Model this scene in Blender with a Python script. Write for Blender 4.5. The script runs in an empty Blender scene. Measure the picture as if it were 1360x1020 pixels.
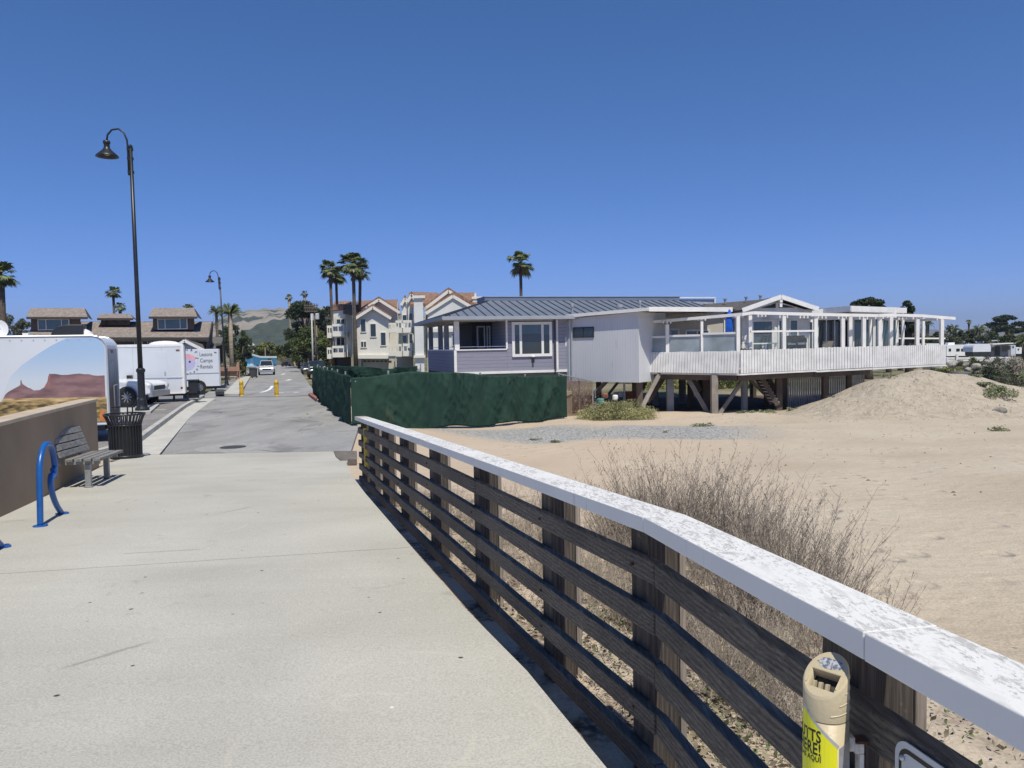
SKY_AIR, SKY_DUST, SKY_OZ, SKY_STR, SKY_TINT = 0.5, 0.0, 6.0, .10, (1, 1, 1, 1)
SUN, EXPO = 4.6, 0.0
import bpy, bmesh, math, random
import numpy as np
from mathutils import Vector, Matrix
R = random.Random(7)
NR = np.random.default_rng(7)
S = bpy.context.scene
C = S.collection
PI = math.pi
# ---------------------------------------------------------------- camera frame (measured from horizon, lens and verticals)
H = 1.5; FPX = 1027.0; PIT = math.atan(50/1027.0); ROL = 0.0183
F_ = Vector((0, math.cos(PIT), -math.sin(PIT)))
U0 = Vector((0, math.sin(PIT), math.cos(PIT))); R0 = Vector((1, 0, 0))
U_ = U0*math.cos(ROL) + R0*math.sin(ROL); R_ = R0*math.cos(ROL) - U0*math.sin(ROL)
CAM = Vector((0, 0, H))
def ray(u, v): return F_ + R_*((u-680)/FPX) + U_*((510-v)/FPX)
def P(u, v, D):
    d = ray(u, v); return CAM + d*(D/d.y)
def G(u, v, a, b=0.0):            # meets the plane z = a + b*y
    d = ray(u, v); t = (a-H)/(d.z - b*d.y); return CAM + d*t
def itp(x, xs, ys): return float(np.interp(x, xs, ys))
YR = [-50, 0, 17.2, 31, 45, 60, 100, 6000]
ZR = [0, 0, -.774, -.88, -1.05, -1.25, -1.6, -1.65]
def zr(y): return itp(y, YR, ZR)
def GR(u, v, off=0.0):            # meets the road / deck surface
    d = ray(u, v); lo, hi = 0.3, 400.0
    for _ in range(50):
        m = (lo+hi)/2; p = CAM + d*(m/d.y)
        if p.z > zr(p.y)+off: lo = m
        else: hi = m
    return CAM + d*(lo/d.y)
# ---------------------------------------------------------------- materials
MATS = {}
def nodes(name):
    m = bpy.data.materials.new(name); m.use_nodes = True
    nt = m.node_tree; b = nt.nodes['Principled BSDF']; return m, nt, b
def mul(c, k): return tuple(min(1, max(0, x*k)) for x in c[:3]) + (1,)
def mat(name, col, rough=.75, var=.12, scale=6, bump=0, bscale=60, metal=0, stretch=(1, 1, 1), col2=None, detail=6, spec=None, alpha=None, trans=0, lo=.35, hi=.65):
    if name in MATS: return MATS[name]
    m, nt, b = nodes(name)
    N = nt.nodes; L = nt.links
    tc = N.new('ShaderNodeTexCoord'); mp = N.new('ShaderNodeMapping'); mp.inputs['Scale'].default_value = stretch
    L.new(tc.outputs['Object'], mp.inputs['Vector'])
    nz = N.new('ShaderNodeTexNoise'); nz.inputs['Scale'].default_value = scale; nz.inputs['Detail'].default_value = detail
    L.new(mp.outputs[0], nz.inputs['Vector'])
    cr = N.new('ShaderNodeValToRGB')
    cr.color_ramp.elements[0].position = lo; cr.color_ramp.elements[1].position = hi
    cr.color_ramp.elements[0].color = mul(col, 1-var); cr.color_ramp.elements[1].color = mul(col2 or col, 1+var)
    L.new(nz.outputs['Fac'], cr.inputs[0]); L.new(cr.outputs[0], b.inputs['Base Color'])
    b.inputs['Roughness'].default_value = rough; b.inputs['Metallic'].default_value = metal
    if spec is not None: b.inputs['Specular IOR Level'].default_value = spec
    if trans: b.inputs['Transmission Weight'].default_value = trans
    if alpha is not None: b.inputs['Alpha'].default_value = alpha
    if bump:
        n2 = N.new('ShaderNodeTexNoise'); n2.inputs['Scale'].default_value = bscale; n2.inputs['Detail'].default_value = 4
        L.new(mp.outputs[0], n2.inputs['Vector'])
        bp = N.new('ShaderNodeBump'); bp.inputs['Strength'].default_value = min(1, bump); bp.inputs['Distance'].default_value = .02
        L.new(n2.outputs['Fac'], bp.inputs['Height']); L.new(bp.outputs[0], b.inputs['Normal'])
    MATS[name] = m; return m
class NB:                                  # small node builder
    def __init__(s, name):
        s.m, s.nt, s.b = nodes(name); s.N = s.nt.nodes; s.L = s.nt.links
        s.tc = s.N.new('ShaderNodeTexCoord')
    def pos(s, scale=(1, 1, 1), rot=(0, 0, 0), loc=(0, 0, 0)):
        mp = s.N.new('ShaderNodeMapping'); mp.inputs['Scale'].default_value = scale; mp.inputs['Rotation'].default_value = rot; mp.inputs['Location'].default_value = loc
        s.L.new(s.tc.outputs['Object'], mp.inputs['Vector']); return mp.outputs[0]
    def noise(s, v, scale, detail=5, dist=0, rough=.5):
        n = s.N.new('ShaderNodeTexNoise'); n.inputs['Scale'].default_value = scale; n.inputs['Detail'].default_value = detail; n.inputs['Distortion'].default_value = dist; n.inputs['Roughness'].default_value = rough
        s.L.new(v, n.inputs['Vector']); return n.outputs['Fac']
    def voro(s, v, scale, feature='F1', out='Distance'):
        n = s.N.new('ShaderNodeTexVoronoi'); n.feature = feature; n.inputs['Scale'].default_value = scale
        s.L.new(v, n.inputs['Vector']); return n.outputs[out]
    def ramp(s, f, pts):
        c = s.N.new('ShaderNodeValToRGB'); e = c.color_ramp.elements
        while len(e) < len(pts): e.new(.5)
        for i, (p, col) in enumerate(pts):
            e[i].position = p; e[i].color = tuple(col)+(1,) if len(col) == 3 else col
        s.L.new(f, c.inputs[0]); return c.outputs[0]
    def sm(s, f, a, b):                    # smoothstep map range
        n = s.N.new('ShaderNodeMapRange'); n.interpolation_type = 'SMOOTHSTEP'; n.inputs[1].default_value = a; n.inputs[2].default_value = b
        s.L.new(f, n.inputs[0]); return n.outputs[0]
    def mix(s, f, a, b, mode='MIX'):
        n = s.N.new('ShaderNodeMix'); n.data_type = 'RGBA'; n.blend_type = mode
        if hasattr(f, 'default_value') or hasattr(f, 'links'): s.L.new(f, n.inputs[0])
        else: n.inputs[0].default_value = f
        for i, q in ((6, a), (7, b)):
            if isinstance(q, tuple): n.inputs[i].default_value = q if len(q) == 4 else q+(1,)
            else: s.L.new(q, n.inputs[i])
        return n.outputs[2]
    def mth(s, op, a, b=None):
        n = s.N.new('ShaderNodeMath'); n.operation = op
        for i, q in ((0, a), (1, b)):
            if q is None: continue
            if isinstance(q, (int, float)): n.inputs[i].default_value = q
            else: s.L.new(q, n.inputs[i])
        return n.outputs[0]
    def sep(s, v):
        n = s.N.new('ShaderNodeSeparateXYZ'); s.L.new(v, n.inputs[0]); return n.outputs
    def bump(s, h, strength=.5, dist=.02, prev=None):
        n = s.N.new('ShaderNodeBump'); n.inputs['Strength'].default_value = strength; n.inputs['Distance'].default_value = dist
        s.L.new(h, n.inputs['Height'])
        if prev is not None: s.L.new(prev, n.inputs['Normal'])
        return n.outputs[0]
    def done(s, col=None, rough=None, normal=None):
        if col is not None: s.L.new(col, s.b.inputs['Base Color'])
        if rough is not None:
            if isinstance(rough, (int, float)): s.b.inputs['Roughness'].default_value = rough
            else: s.L.new(rough, s.b.inputs['Roughness'])
        if normal is not None: s.L.new(normal, s.b.inputs['Normal'])
        return s.m
# ---------------------------------------------------------------- objects
def tag(o, label=None, cat=None, group=None, kind=None):
    if label: o['label'] = label
    if cat: o['category'] = cat
    if group: o['group'] = group
    if kind: o['kind'] = kind
    return o
def thing(name, label, cat, loc=(0, 0, 0), group=None, rz=0):
    o = bpy.data.objects.new(name, None); C.objects.link(o); o.location = Vector(loc); o.rotation_euler = (0, 0, rz)
    o.empty_display_size = .2
    return tag(o, label, cat, group)
def worldloc(o):
    v = Vector((0, 0, 0))
    while o is not None: v = v + o.location; o = o.parent
    return v
def dup(root, loc, label, group=None, rz=0, scale=None):
    r = root.copy(); C.objects.link(r); r.location = loc; r.rotation_euler = (0, 0, rz); r['label'] = label
    if group: r['group'] = group
    if scale: r.scale = (scale, scale, scale) if isinstance(scale, (int, float)) else scale
    def kids(a, b):
        for ch in list(a.children):
            c = ch.copy(); C.objects.link(c); c.parent = b; kids(ch, c)
    kids(root, r); return r
class MB:
    def __init__(s): s.v = []; s.f = []; s.mi = []; s.cm = 0
    def add(s, vs, fs):
        o = len(s.v); s.v += [tuple(v) for v in vs]; s.f += [tuple(i+o for i in f) for f in fs]; s.mi += [s.cm]*len(fs); return s
    def box(s, x0, x1, y0, y1, z0, z1, fr=None):
        vs = [(x, y, z) for z in (z0, z1) for y in (y0, y1) for x in (x0, x1)]
        if fr: vs = [fr(*v) for v in vs]
        return s.add(vs, [(0, 2, 3, 1), (4, 5, 7, 6), (0, 1, 5, 4), (2, 6, 7, 3), (0, 4, 6, 2), (1, 3, 7, 5)])
    def prism(s, pts, ext):                 # polygon (list of 3-D points) swept along vector ext
        n = len(pts); e = Vector(ext); pts = [Vector(p) for p in pts]
        vs = pts + [p+e for p in pts]
        return s.add(vs, [tuple(range(n))[::-1], tuple(range(n, 2*n))] + [(i, (i+1) % n, n+(i+1) % n, n+i) for i in range(n)])
    def plate(s, pts): return s.add(pts, [tuple(range(len(pts)))])
    def beam(s, p0, p1, w, h, up=(0, 0, 1)):
        p0 = Vector(p0); p1 = Vector(p1); d = (p1-p0).normalized(); up = Vector(up)
        if abs(d.dot(up)) > .99: up = Vector((0, 1, 0))
        sx = d.cross(up).normalized()*w/2; sz = sx.cross(d).normalized()*h/2
        vs = [p+a*sx+b*sz for p in (p0, p1) for a, b in ((-1, -1), (1, -1), (1, 1), (-1, 1))]
        return s.add(vs, [(0, 1, 2, 3), (7, 6, 5, 4), (0, 4, 5, 1), (1, 5, 6, 2), (2, 6, 7, 3), (3, 7, 4, 0)])
    def tube(s, pts, r, n=8, caps=True):
        pts = [Vector(p) for p in pts]; k = len(pts); rs = r if isinstance(r, (list, tuple)) else [r]*k
        vs = []; ref = None
        for i, p in enumerate(pts):
            d = (pts[min(i+1, k-1)]-pts[max(i-1, 0)])
            d = d.normalized() if d.length > 1e-9 else Vector((0, 0, 1))
            if ref is None: ref = Vector((1, 0, 0)) if abs(d.x) < .9 else Vector((0, 1, 0))
            a = (ref - d*ref.dot(d)).normalized(); b = d.cross(a); ref = a
            vs += [p + (a*math.cos(2*PI*j/n) + b*math.sin(2*PI*j/n))*rs[i] for j in range(n)]
        fs = [(i*n+j, i*n+(j+1) % n, (i+1)*n+(j+1) % n, (i+1)*n+j) for i in range(k-1) for j in range(n)]
        if caps: fs += [tuple(range(n))[::-1], tuple(range((k-1)*n, k*n))]
        return s.add(vs, fs)
    def lathe(s, prof, c=(0, 0, 0), n=20, caps=True):   # prof list of (r, z)
        return s.tube([(c[0], c[1], c[2]+z) for r, z in prof], [r for r, z in prof], n, caps) if all(prof[i][1] < prof[i+1][1] for i in range(len(prof)-1)) else s._lathe(prof, c, n, caps)
    def _lathe(s, prof, c, n, caps):
        vs = [(c[0]+r*math.cos(2*PI*j/n), c[1]+r*math.sin(2*PI*j/n), c[2]+z) for r, z in prof for j in range(n)]
        k = len(prof); fs = [(i*n+j, i*n+(j+1) % n, (i+1)*n+(j+1) % n, (i+1)*n+j) for i in range(k-1) for j in range(n)]
        if caps: fs += [tuple(range(n))[::-1], tuple(range((k-1)*n, k*n))]
        return s.add(vs, fs)
    def ball(s, c, r, nu=10, nv=7, jit=0, rnd=R):
        c = Vector(c); r = r if isinstance(r, (tuple, list)) else (r, r, r); vs = []
        for i in range(nv+1):
            t = PI*i/nv
            for j in range(nu):
                a = 2*PI*j/nu; k = 1+rnd.uniform(-jit, jit)
                vs.append((c.x+r[0]*k*math.sin(t)*math.cos(a), c.y+r[1]*k*math.sin(t)*math.sin(a), c.z-r[2]*k*math.cos(t)))
        return s.add(vs, [(i*nu+j, i*nu+(j+1) % nu, (i+1)*nu+(j+1) % nu, (i+1)*nu+j) for i in range(nv) for j in range(nu)])
    def build(s, name, m, parent=None, smooth=False, bevel=0, label=None, raw=False):
        me = bpy.data.meshes.new(name)
        off = worldloc(parent) if (parent is not None and not raw) else Vector((0, 0, 0))
        me.from_pydata([(v[0]-off.x, v[1]-off.y, v[2]-off.z) for v in s.v], [], s.f)
        for mm in (m if isinstance(m, list) else [m]): me.materials.append(mm)
        if isinstance(m, list): me.polygons.foreach_set('material_index', s.mi)
        bm = bmesh.new(); bm.from_mesh(me); bmesh.ops.recalc_face_normals(bm, faces=bm.faces); bm.to_mesh(me); bm.free()
        if smooth: me.polygons.foreach_set('use_smooth', [True]*len(me.polygons))
        o = bpy.data.objects.new(name, me); C.objects.link(o)
        if parent is not None: o.parent = parent
        if bevel:
            b = o.modifiers.new('bevel', 'BEVEL'); b.width = bevel; b.segments = 2; b.limit_method = 'ANGLE'; b.angle_limit = .6
        if label: o['label'] = label
        return o
def npmesh(name, verts, faces, m, parent=None, off=(0, 0, 0), smooth=False):
    """verts (N,3) array, faces (M,k) array with constant k"""
    v = np.asarray(verts, dtype=np.float32) - np.asarray(off, dtype=np.float32)
    f = np.asarray(faces, dtype=np.int32); k = f.shape[1]
    me = bpy.data.meshes.new(name); me.vertices.add(len(v)); me.vertices.foreach_set('co', v.ravel())
    me.loops.add(f.size); me.loops.foreach_set('vertex_index', f.ravel())
    me.polygons.add(len(f)); me.polygons.foreach_set('loop_start', np.arange(0, f.size, k, dtype=np.int32))
    me.polygons.foreach_set('loop_total', np.full(len(f), k, dtype=np.int32))
    if smooth: me.polygons.foreach_set('use_smooth', np.ones(len(f), dtype=bool))
    me.update(calc_edges=True); me.materials.append(m)
    o = bpy.data.objects.new(name, me); C.objects.link(o)
    if parent is not None: o.parent = parent
    return o
def leaf_arrays(cent, size, aspect=.5, updir=0.0, rng=NR):
    """rhombus leaves at points, random orientation"""
    n = len(cent); d = rng.normal(size=(n, 3)); d[:, 2] += updir; d /= np.linalg.norm(d, axis=1)[:, None]
    e = rng.normal(size=(n, 3)); e -= d*(e*d).sum(1)[:, None]; e /= np.linalg.norm(e, axis=1)[:, None]
    s = (size*rng.uniform(.6, 1.4, n))[:, None]
    v = np.stack([cent-d*s*.5, cent+e*s*aspect*.5, cent+d*s*.5, cent-e*s*aspect*.5], 1).reshape(-1, 3)
    return v, np.arange(4*n).reshape(n, 4)
def blob_points(blobs, n, rng=NR, shell=.55):
    vol = np.array([b[3]*b[4]*b[5] for b in blobs])**.67; idx = rng.choice(len(blobs), n, p=vol/vol.sum())
    B = np.array(blobs)[idx]; d = rng.normal(size=(n, 3)); d /= np.linalg.norm(d, axis=1)[:, None]
    r = rng.uniform(shell, 1.08, n)[:, None]**.8
    return B[:, :3] + d*r*B[:, 3:6]
def text_verts(body, size=1.0, align='LEFT', bold=0.0, space=1.0):
    cu = bpy.data.curves.new('txt', 'FONT'); cu.body = body; cu.size = size; cu.align_x = align; cu.offset = bold; cu.space_character = space; cu.resolution_u = 3
    o = bpy.data.objects.new('txt', cu); C.objects.link(o)
    bpy.context.view_layer.update(); me = bpy.data.meshes.new_from_object(o.evaluated_get(bpy.context.evaluated_depsgraph_get()))
    vs = [tuple(v.co) for v in me.vertices]; fs = [tuple(p.vertices) for p in me.polygons]
    bpy.data.objects.remove(o); bpy.data.curves.remove(cu); bpy.data.meshes.remove(me)
    return vs, fs
white = mat('white_paint', (.80, .79, .77), .55, .05, 3, .1, 30)
whited = mat('weathered_white_paint', (.74, .735, .72), .65, .1, 2.5, .2, 20)
dark = mat('dark_opening', (.025, .027, .03), .3, .2, 2)
black = mat('black_powder_coat', (.018, .02, .024), .38, .2, 8)
rubber = mat('tyre_rubber', (.02, .02, .02), .85, .2, 20)
chrome = mat('bright_metal', (.6, .6, .62), .3, .08, 8, metal=.9)
galv = mat('galvanised_steel', (.42, .43, .44), .5, .1, 20, metal=.6)
def glassy(name, col, rough=.08):
    if name in MATS: return MATS[name]
    m = mat(name, col, rough, .25, .8, spec=.8); return m
glassd = glassy('window_glass_dark', (.02, .03, .035))
glasst = glassy('window_glass_teal', (.05, .09, .1))
# ================================================================ ground
# deck edge beside the fence, and on along the road
edge_px = [(806, 1020), (700, 891), (610, 800), (529, 706), (485, 655), (470, 635)]
EDGE = [GR(u, v) for u, v in edge_px]
d0 = (EDGE[0]-EDGE[1]).normalized()
EDGE = [EDGE[0]+d0*4.6] + EDGE
EX = [(p.y, p.x) for p in EDGE] + [(17.2, -3.75), (23.2, -4.75), (43, -10.95), (122, -33.5), (160, -45), (400, -120)]
EX.sort(); ey = [a for a, b in EX]; ex = [b for a, b in EX]
def xE(y): return itp(y, ey, ex)
def sst(a, b, x):
    t = min(1, max(0, (x-a)/(b-a))); return t*t*(3-2*t)
def T(x, y):
    zroad = zr(y)-.10
    S_ = itp(y, [-10, 3, 12, 17, 25, 31, 40, 100], [-.15, -.27, -.66, -1.0, -1.3, -1.55, -1.65, -1.66])
    w = itp(y, [12.4, 18], [.25, 5.5]); w0 = itp(y, [12, 14], [-.30, .0])
    z = zroad + (S_-zroad)*sst(w0, w0+w, x-xE(y)) if x > xE(y)+w0 else zroad
    # sand mound in front of the deck
    cx, cy = 16.6, 31.6
    rx = 5.6 if x < cx else 7.4; ry = 4.2 if y < cy else 5.5
    r = math.hypot((x-cx)/rx, (y-cy)/ry)
    if r < 1: z += 1.74*(1-sst(0, 1, r*.97))*(1+.04*math.sin(3.1*x)+.03*math.sin(2.3*y))
    r2 = math.hypot((x-22.5)/6.5, (y-32)/4.0)
    if r2 < 1: z += .30*(1-sst(0, 1, r2))
    r3 = math.hypot((x-9.5)/3.2, (y-30.6)/2.2)
    if r3 < 1: z += .22*(1-sst(0, 1, r3))
    if x > 0 and y < 60:
        z += .018*math.sin(1.9*x+.7*y)*math.sin(1.3*y-.6*x) + .01*math.sin(4.1*x-1.7*y)
    return z
def axis(dense0, dense1, step, far0, far1):
    a = list(np.arange(dense0, dense1, step)); s = step; x = dense0
    lo = []; 
    while x > far0: s *= 1.25; x -= s; lo.append(x)
    s = step; x = a[-1]; hi = []
    while x < far1: s *= 1.25; x += s; hi.append(x)
    return lo[::-1]+a+hi
xs = axis(-8, 32, .3, -4000, 4000); ys = axis(-3, 44, .3, -400, 6500)
V = [(x, y, T(x, y)) for y in ys for x in xs]; nx = len(xs)
Fq = [(j*nx+i, j*nx+i+1, (j+1)*nx+i+1, (j+1)*nx+i) for j in range(len(ys)-1) for i in range(nx-1)]
n = NB('sand_and_soil')
p = n.pos(); X, Y, Z = n.sep(p)
base = n.ramp(n.noise(p, .35, 6), [(.3, (.455, .385, .30)), (.5, (.505, .435, .345)), (.7, (.545, .48, .385))])
fine = n.ramp(n.noise(p, 60, 3), [(.35, (.78, .78, .78)), (.6, (1.05, 1.05, 1.05))])
base = n.mix(1.0, base, fine, 'MULTIPLY')
# warm drift sand near the pier, greyer sand further out
warm = n.sm(n.mth('SUBTRACT', n.mth('ADD', X, n.mth('MULTIPLY', n.noise(p, .5, 3), 3)), n.mth('MULTIPLY', Y, .28)), 4.5, -1.5)
base = n.mix(n.mth('MULTIPLY', warm, .55), base, (.54, .42, .315))
# gravel track
def seg_mask(ax, ay, bx, by, w0, w1):
    dx, dy = bx-ax, by-ay; L2 = math.hypot(dx, dy); dx /= L2; dy /= L2
    rel_t = n.mth('ADD', n.mth('MULTIPLY', n.mth('SUBTRACT', X, ax), dx), n.mth('MULTIPLY', n.mth('SUBTRACT', Y, ay), dy))
    rel_n = n.mth('ABSOLUTE', n.mth('ADD', n.mth('MULTIPLY', n.mth('SUBTRACT', X, ax), -dy), n.mth('MULTIPLY', n.mth('SUBTRACT', Y, ay), dx)))
    rag = n.mth('ADD', rel_n, n.mth('MULTIPLY', n.mth('SUBTRACT', n.noise(p, .9, 4), .5), 2.0))
    along = n.mth('MULTIPLY', n.sm(rel_t, -.8, .8), n.sm(rel_t, L2+1.5, L2-1.5))
    return n.mth('MULTIPLY', n.sm(rag, w1, w0), along)
gA = G(640, 571, -1.15); gB = G(790, 566, -1.55); gC = G(960, 592, -1.5)
gm = n.mth('MAXIMUM', seg_mask(-1.2, 22.6, 3.6, 26.4, 2.1, 3.2), seg_mask(2.6, 25.0, 7.4, 23.6, 2.2, 3.4))
grav = n.ramp(n.voro(p, 22, out='Color'), [(.15, (.17, .17, .168)), (.5, (.32, .317, .31)), (.8, (.48, .475, .455))])
base = n.mix(gm, base, grav)
# duff and litter under the brush along the fence
litm = n.mth('MULTIPLY', n.sm(n.mth('ADD', n.mth('SUBTRACT', X, n.mth('MULTIPLY', Y, -.26)), n.mth('MULTIPLY', n.noise(p, 1.3, 5), -1.2)), 3.4, 1.2), n.sm(Y, 12.5, 10.5))
lit = n.ramp(n.noise(p, 22, 6, .5), [(.35, (.09, .075, .06)), (.5, (.24, .19, .15)), (.68, (.46, .38, .3))])
base = n.mix(n.mth('MULTIPLY', litm, n.sm(n.noise(p, 3.0, 4), .42, .62)), base, lit)
# greyer, clumpy heaped sand on the mound
md = n.mth('ADD', n.mth('POWER', n.mth('MULTIPLY', n.mth('SUBTRACT', X, 17.5), .125), 2.0), n.mth('POWER', n.mth('MULTIPLY', n.mth('SUBTRACT', Y, 31.4), .21), 2.0))
mm = n.sm(n.mth('ADD', md, n.mth('MULTIPLY', n.mth('SUBTRACT', n.noise(p, 1.2, 5), .5), .5)), 1.0, .5)
mcol = n.ramp(n.noise(p, 3.2, 10, .4, .7), [(.3, (.33, .28, .22)), (.5, (.47, .41, .33)), (.7, (.56, .5, .41))])
base = n.mix(n.mth('MULTIPLY', mm, .8), base, mcol)
# inland soil and the shade under the house, painted into the ground colour
inl = n.sm(n.mth('ADD', Y, n.mth('MULTIPLY', n.noise(p, .12, 4), 10)), 46, 56)
soil = n.ramp(n.noise(p, .15, 8), [(.35, (.07, .085, .04)), (.5, (.16, .15, .09)), (.65, (.28, .24, .17))])
base = n.mix(inl, base, soil)
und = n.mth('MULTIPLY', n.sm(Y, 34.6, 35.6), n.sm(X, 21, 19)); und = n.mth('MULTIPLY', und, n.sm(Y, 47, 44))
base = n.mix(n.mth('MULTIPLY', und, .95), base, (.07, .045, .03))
foot = n.voro(n.pos((1, 1, .2)), 4.6, 'SMOOTH_F1')
b1 = n.bump(n.mth('MULTIPLY', foot, n.noise(p, .8, 2)), .55, .09)
b1 = n.bump(n.mth('MULTIPLY', n.sm(n.voro(n.pos((1.5, 1, .2), (0, 0, .5)), 1.9), .30, .12), n.sm(n.noise(p, .35, 3), .42, .58)), .55, -.07, b1)
b2 = n.bump(n.noise(p, 9, 6), .6, .04, b1); b2 = n.bump(n.mth('MULTIPLY', n.noise(p, 2.4, 8, .3, .68), mm), .8, .25, b2)
b3 = n.bump(n.noise(p, 120, 2), .35, .006, b2)
sandm = n.done(base, .95, b3); n.b.inputs['Specular IOR Level'].default_value = .15
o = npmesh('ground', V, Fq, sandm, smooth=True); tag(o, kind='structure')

# ---- pier deck (concrete) with a side face
left_px = [(0, 687), (54, 662), (103.5, 635), (130, 621)]
LW = [GR(u, v) for u, v in left_px]
dl = (LW[0]-LW[1]).normalized()
LW = [LW[0]+dl*3.5+Vector((.8, -3, 0)), LW[0]+dl*1.6] + LW
def strip(name, left, right, m, lift=0.0, thick=0.0, ystep=None, kind='structure', N_=6):
    """sheet between two y-sorted polylines, following the road profile"""
    y0 = max(left[0][0], right[0][0]); y1 = min(left[-1][0], right[-1][0])
    yy = sorted(set([y0, y1] + [q for q in [a for a, b in left+right]+YR if y0 < q < y1] + list(np.arange(y0, y1, ystep or max(.5, (y1-y0)/30)))))
    b = MB(); rows = []
    for y in yy:
        xl = itp(y, [a for a, _ in left], [c for _, c in left]); xr = itp(y, [a for a, _ in right], [c for _, c in right])
        rows.append([(xl+(xr-xl)*k/N_, y, zr(y)+lift) for k in range(N_+1)])
    vs = [v for r in rows for v in r]; w = N_+1; k = len(rows)
    b.add(vs, [(j*w+i, j*w+i+1, (j+1)*w+i+1, (j+1)*w+i) for j in range(k-1) for i in range(N_)])
    if thick:
        for side in (0, N_):
            top = [rows[j][side] for j in range(k)]; bot = [(a, c, d-thick) for a, c, d in top]
            b.add(top+bot, [(j, j+1, k+j+1, k+j) for j in range(k-1)])
        for j in (0, k-1):
            top = rows[j]; bot = [(a, c, d-thick) for a, c, d in top]
            b.add(top+bot, [(i, i+1, w+i+1, w+i) for i in range(N_)])
    o = b.build(name, m); tag(o, kind=kind); return o
ls = sorted([(-6, -3.9)] + [(p.y, p.x-.05) for p in LW] + [(17.2, -8.5)])
rs_ = sorted([(p.y, p.x) for p in EDGE] + [(14.5, -3.15), (16.0, -3.4), (17.2, -3.9)])
n = NB('pier_concrete'); p = n.pos(); X, Y, Z = n.sep(p)
c = n.ramp(n.noise(p, .5, 8, .4), [(.3, (.42, .407, .366)), (.52, (.475, .461, .415)), (.72, (.515, .50, .452))])
c = n.mix(1.0, c, n.ramp(n.noise(p, 95, 3), [(.3, (.80, .80, .80)), (.62, (1.1, 1.1, 1.1))]), 'MULTIPLY')
c = n.mix(1.0, c, n.ramp(n.noise(n.pos((.25, 2.0, 1), (0, 0, -.12)), 1.4, 6), [(.3, (.95, .948, .94)), (.6, (1.01, 1.01, 1.01))]), 'MULTIPLY')
blotch = n.sm(n.noise(n.pos((1, 1.6, 1), (0, 0, .4)), 1.1, 10, 1.2, .65), .60, .72)
c = n.mix(n.mth('MULTIPLY', blotch, .35), c, (.22, .21, .19))
spk = n.sm(n.voro(p, 4.1), .075, .045); c = n.mix(n.mth('MULTIPLY', spk, n.sm(n.noise(p, 1.7, 2), .45, .55)), c, (.06, .05, .045))
spw = n.sm(n.voro(n.pos(loc=(4, 3, 0)), 3.1), .05, .03); c = n.mix(n.mth('MULTIPLY', spw, n.sm(n.noise(p, 1.1, 2), .5, .6)), c, (.72, .72, .70))
jl = []
for (a, b_) in (((0, 762), (480, 731)), ((180, 612), (440, 603))):
    A = GR(*a); B = GR(*b_); d = (B-A).normalized()
    q = n.mth('ADD', n.mth('MULTIPLY', n.mth('SUBTRACT', X, A.x), -d.y), n.mth('MULTIPLY', n.mth('SUBTRACT', Y, A.y), d.x))
    jl.append(n.sm(n.mth('ABSOLUTE', n.mth('ADD', q, n.mth('MULTIPLY', n.mth('SUBTRACT', n.noise(p, 4, 4), .5), .03))), .012, .004))
A = GR(0, 762); 
q2 = n.mth('ABSOLUTE', n.mth('ADD', n.mth('SUBTRACT', Y, 2.1), n.mth('MULTIPLY', X, .06)))
# old ring-shaped scuffs and a long dark drag mark
for (u_, v_, r_, w_) in ((545, 905, .42, .012), (470, 985, .5, .01), (250, 700, .6, .012), (620, 960, .36, .01)):
    A_ = GR(u_, v_); dd = n.mth('SQRT', n.mth('ADD', n.mth('POWER', n.mth('SUBTRACT', X, A_.x), 2.0), n.mth('POWER', n.mth('SUBTRACT', Y, A_.y), 2.0)))
    ri = n.mth('MULTIPLY', n.sm(n.mth('ABSOLUTE', n.mth('SUBTRACT', dd, r_)), w_*2.2, w_*.3), n.sm(n.noise(p, 2.2, 4), .48, .62))
    c = n.mix(n.mth('MULTIPLY', ri, .35), c, (.58, .55, .46))
for (u0_, v0_, u1_, v1_) in ((92, 885, 190, 855), (170, 735, 260, 730), (300, 680, 330, 674)):
    A_ = GR(u0_, v0_); B_ = GR(u1_, v1_); L_ = (B_-A_).length; d_ = (B_-A_)/L_
    q1 = n.mth('ADD', n.mth('MULTIPLY', n.mth('SUBTRACT', X, A_.x), -d_.y), n.mth('MULTIPLY', n.mth('SUBTRACT', Y, A_.y), d_.x))
    q0_ = n.mth('ADD', n.mth('MULTIPLY', n.mth('SUBTRACT', X, A_.x), d_.x), n.mth('MULTIPLY', n.mth('SUBTRACT', Y, A_.y), d_.y))
    mk = n.mth('MULTIPLY', n.mth('MULTIPLY', n.sm(n.mth('ABSOLUTE', n.mth('ADD', q1, n.mth('MULTIPLY', n.mth('SUBTRACT', n.noise(p, 7, 5), .5), .06))), .03, .006), n.sm(q0_, -.1, .05)), n.sm(q0_, L_+.1, L_-.05))
    c = n.mix(n.mth('MULTIPLY', mk, .5), c, (.2, .19, .17))
crack = n.mth('MAXIMUM', jl[0], jl[1])
c = n.mix(n.mth('MULTIPLY', crack, .55), c, (.12, .115, .105))
bmp = n.bump(n.noise(p, 140, 3), .25, .004, n.bump(crack, .5, -.01))
concrete = n.done(c, .9, bmp); n.b.inputs['Specular IOR Level'].default_value = .2
strip('pier_deck', ls, rs_, concrete, 0, 1.1)
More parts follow.
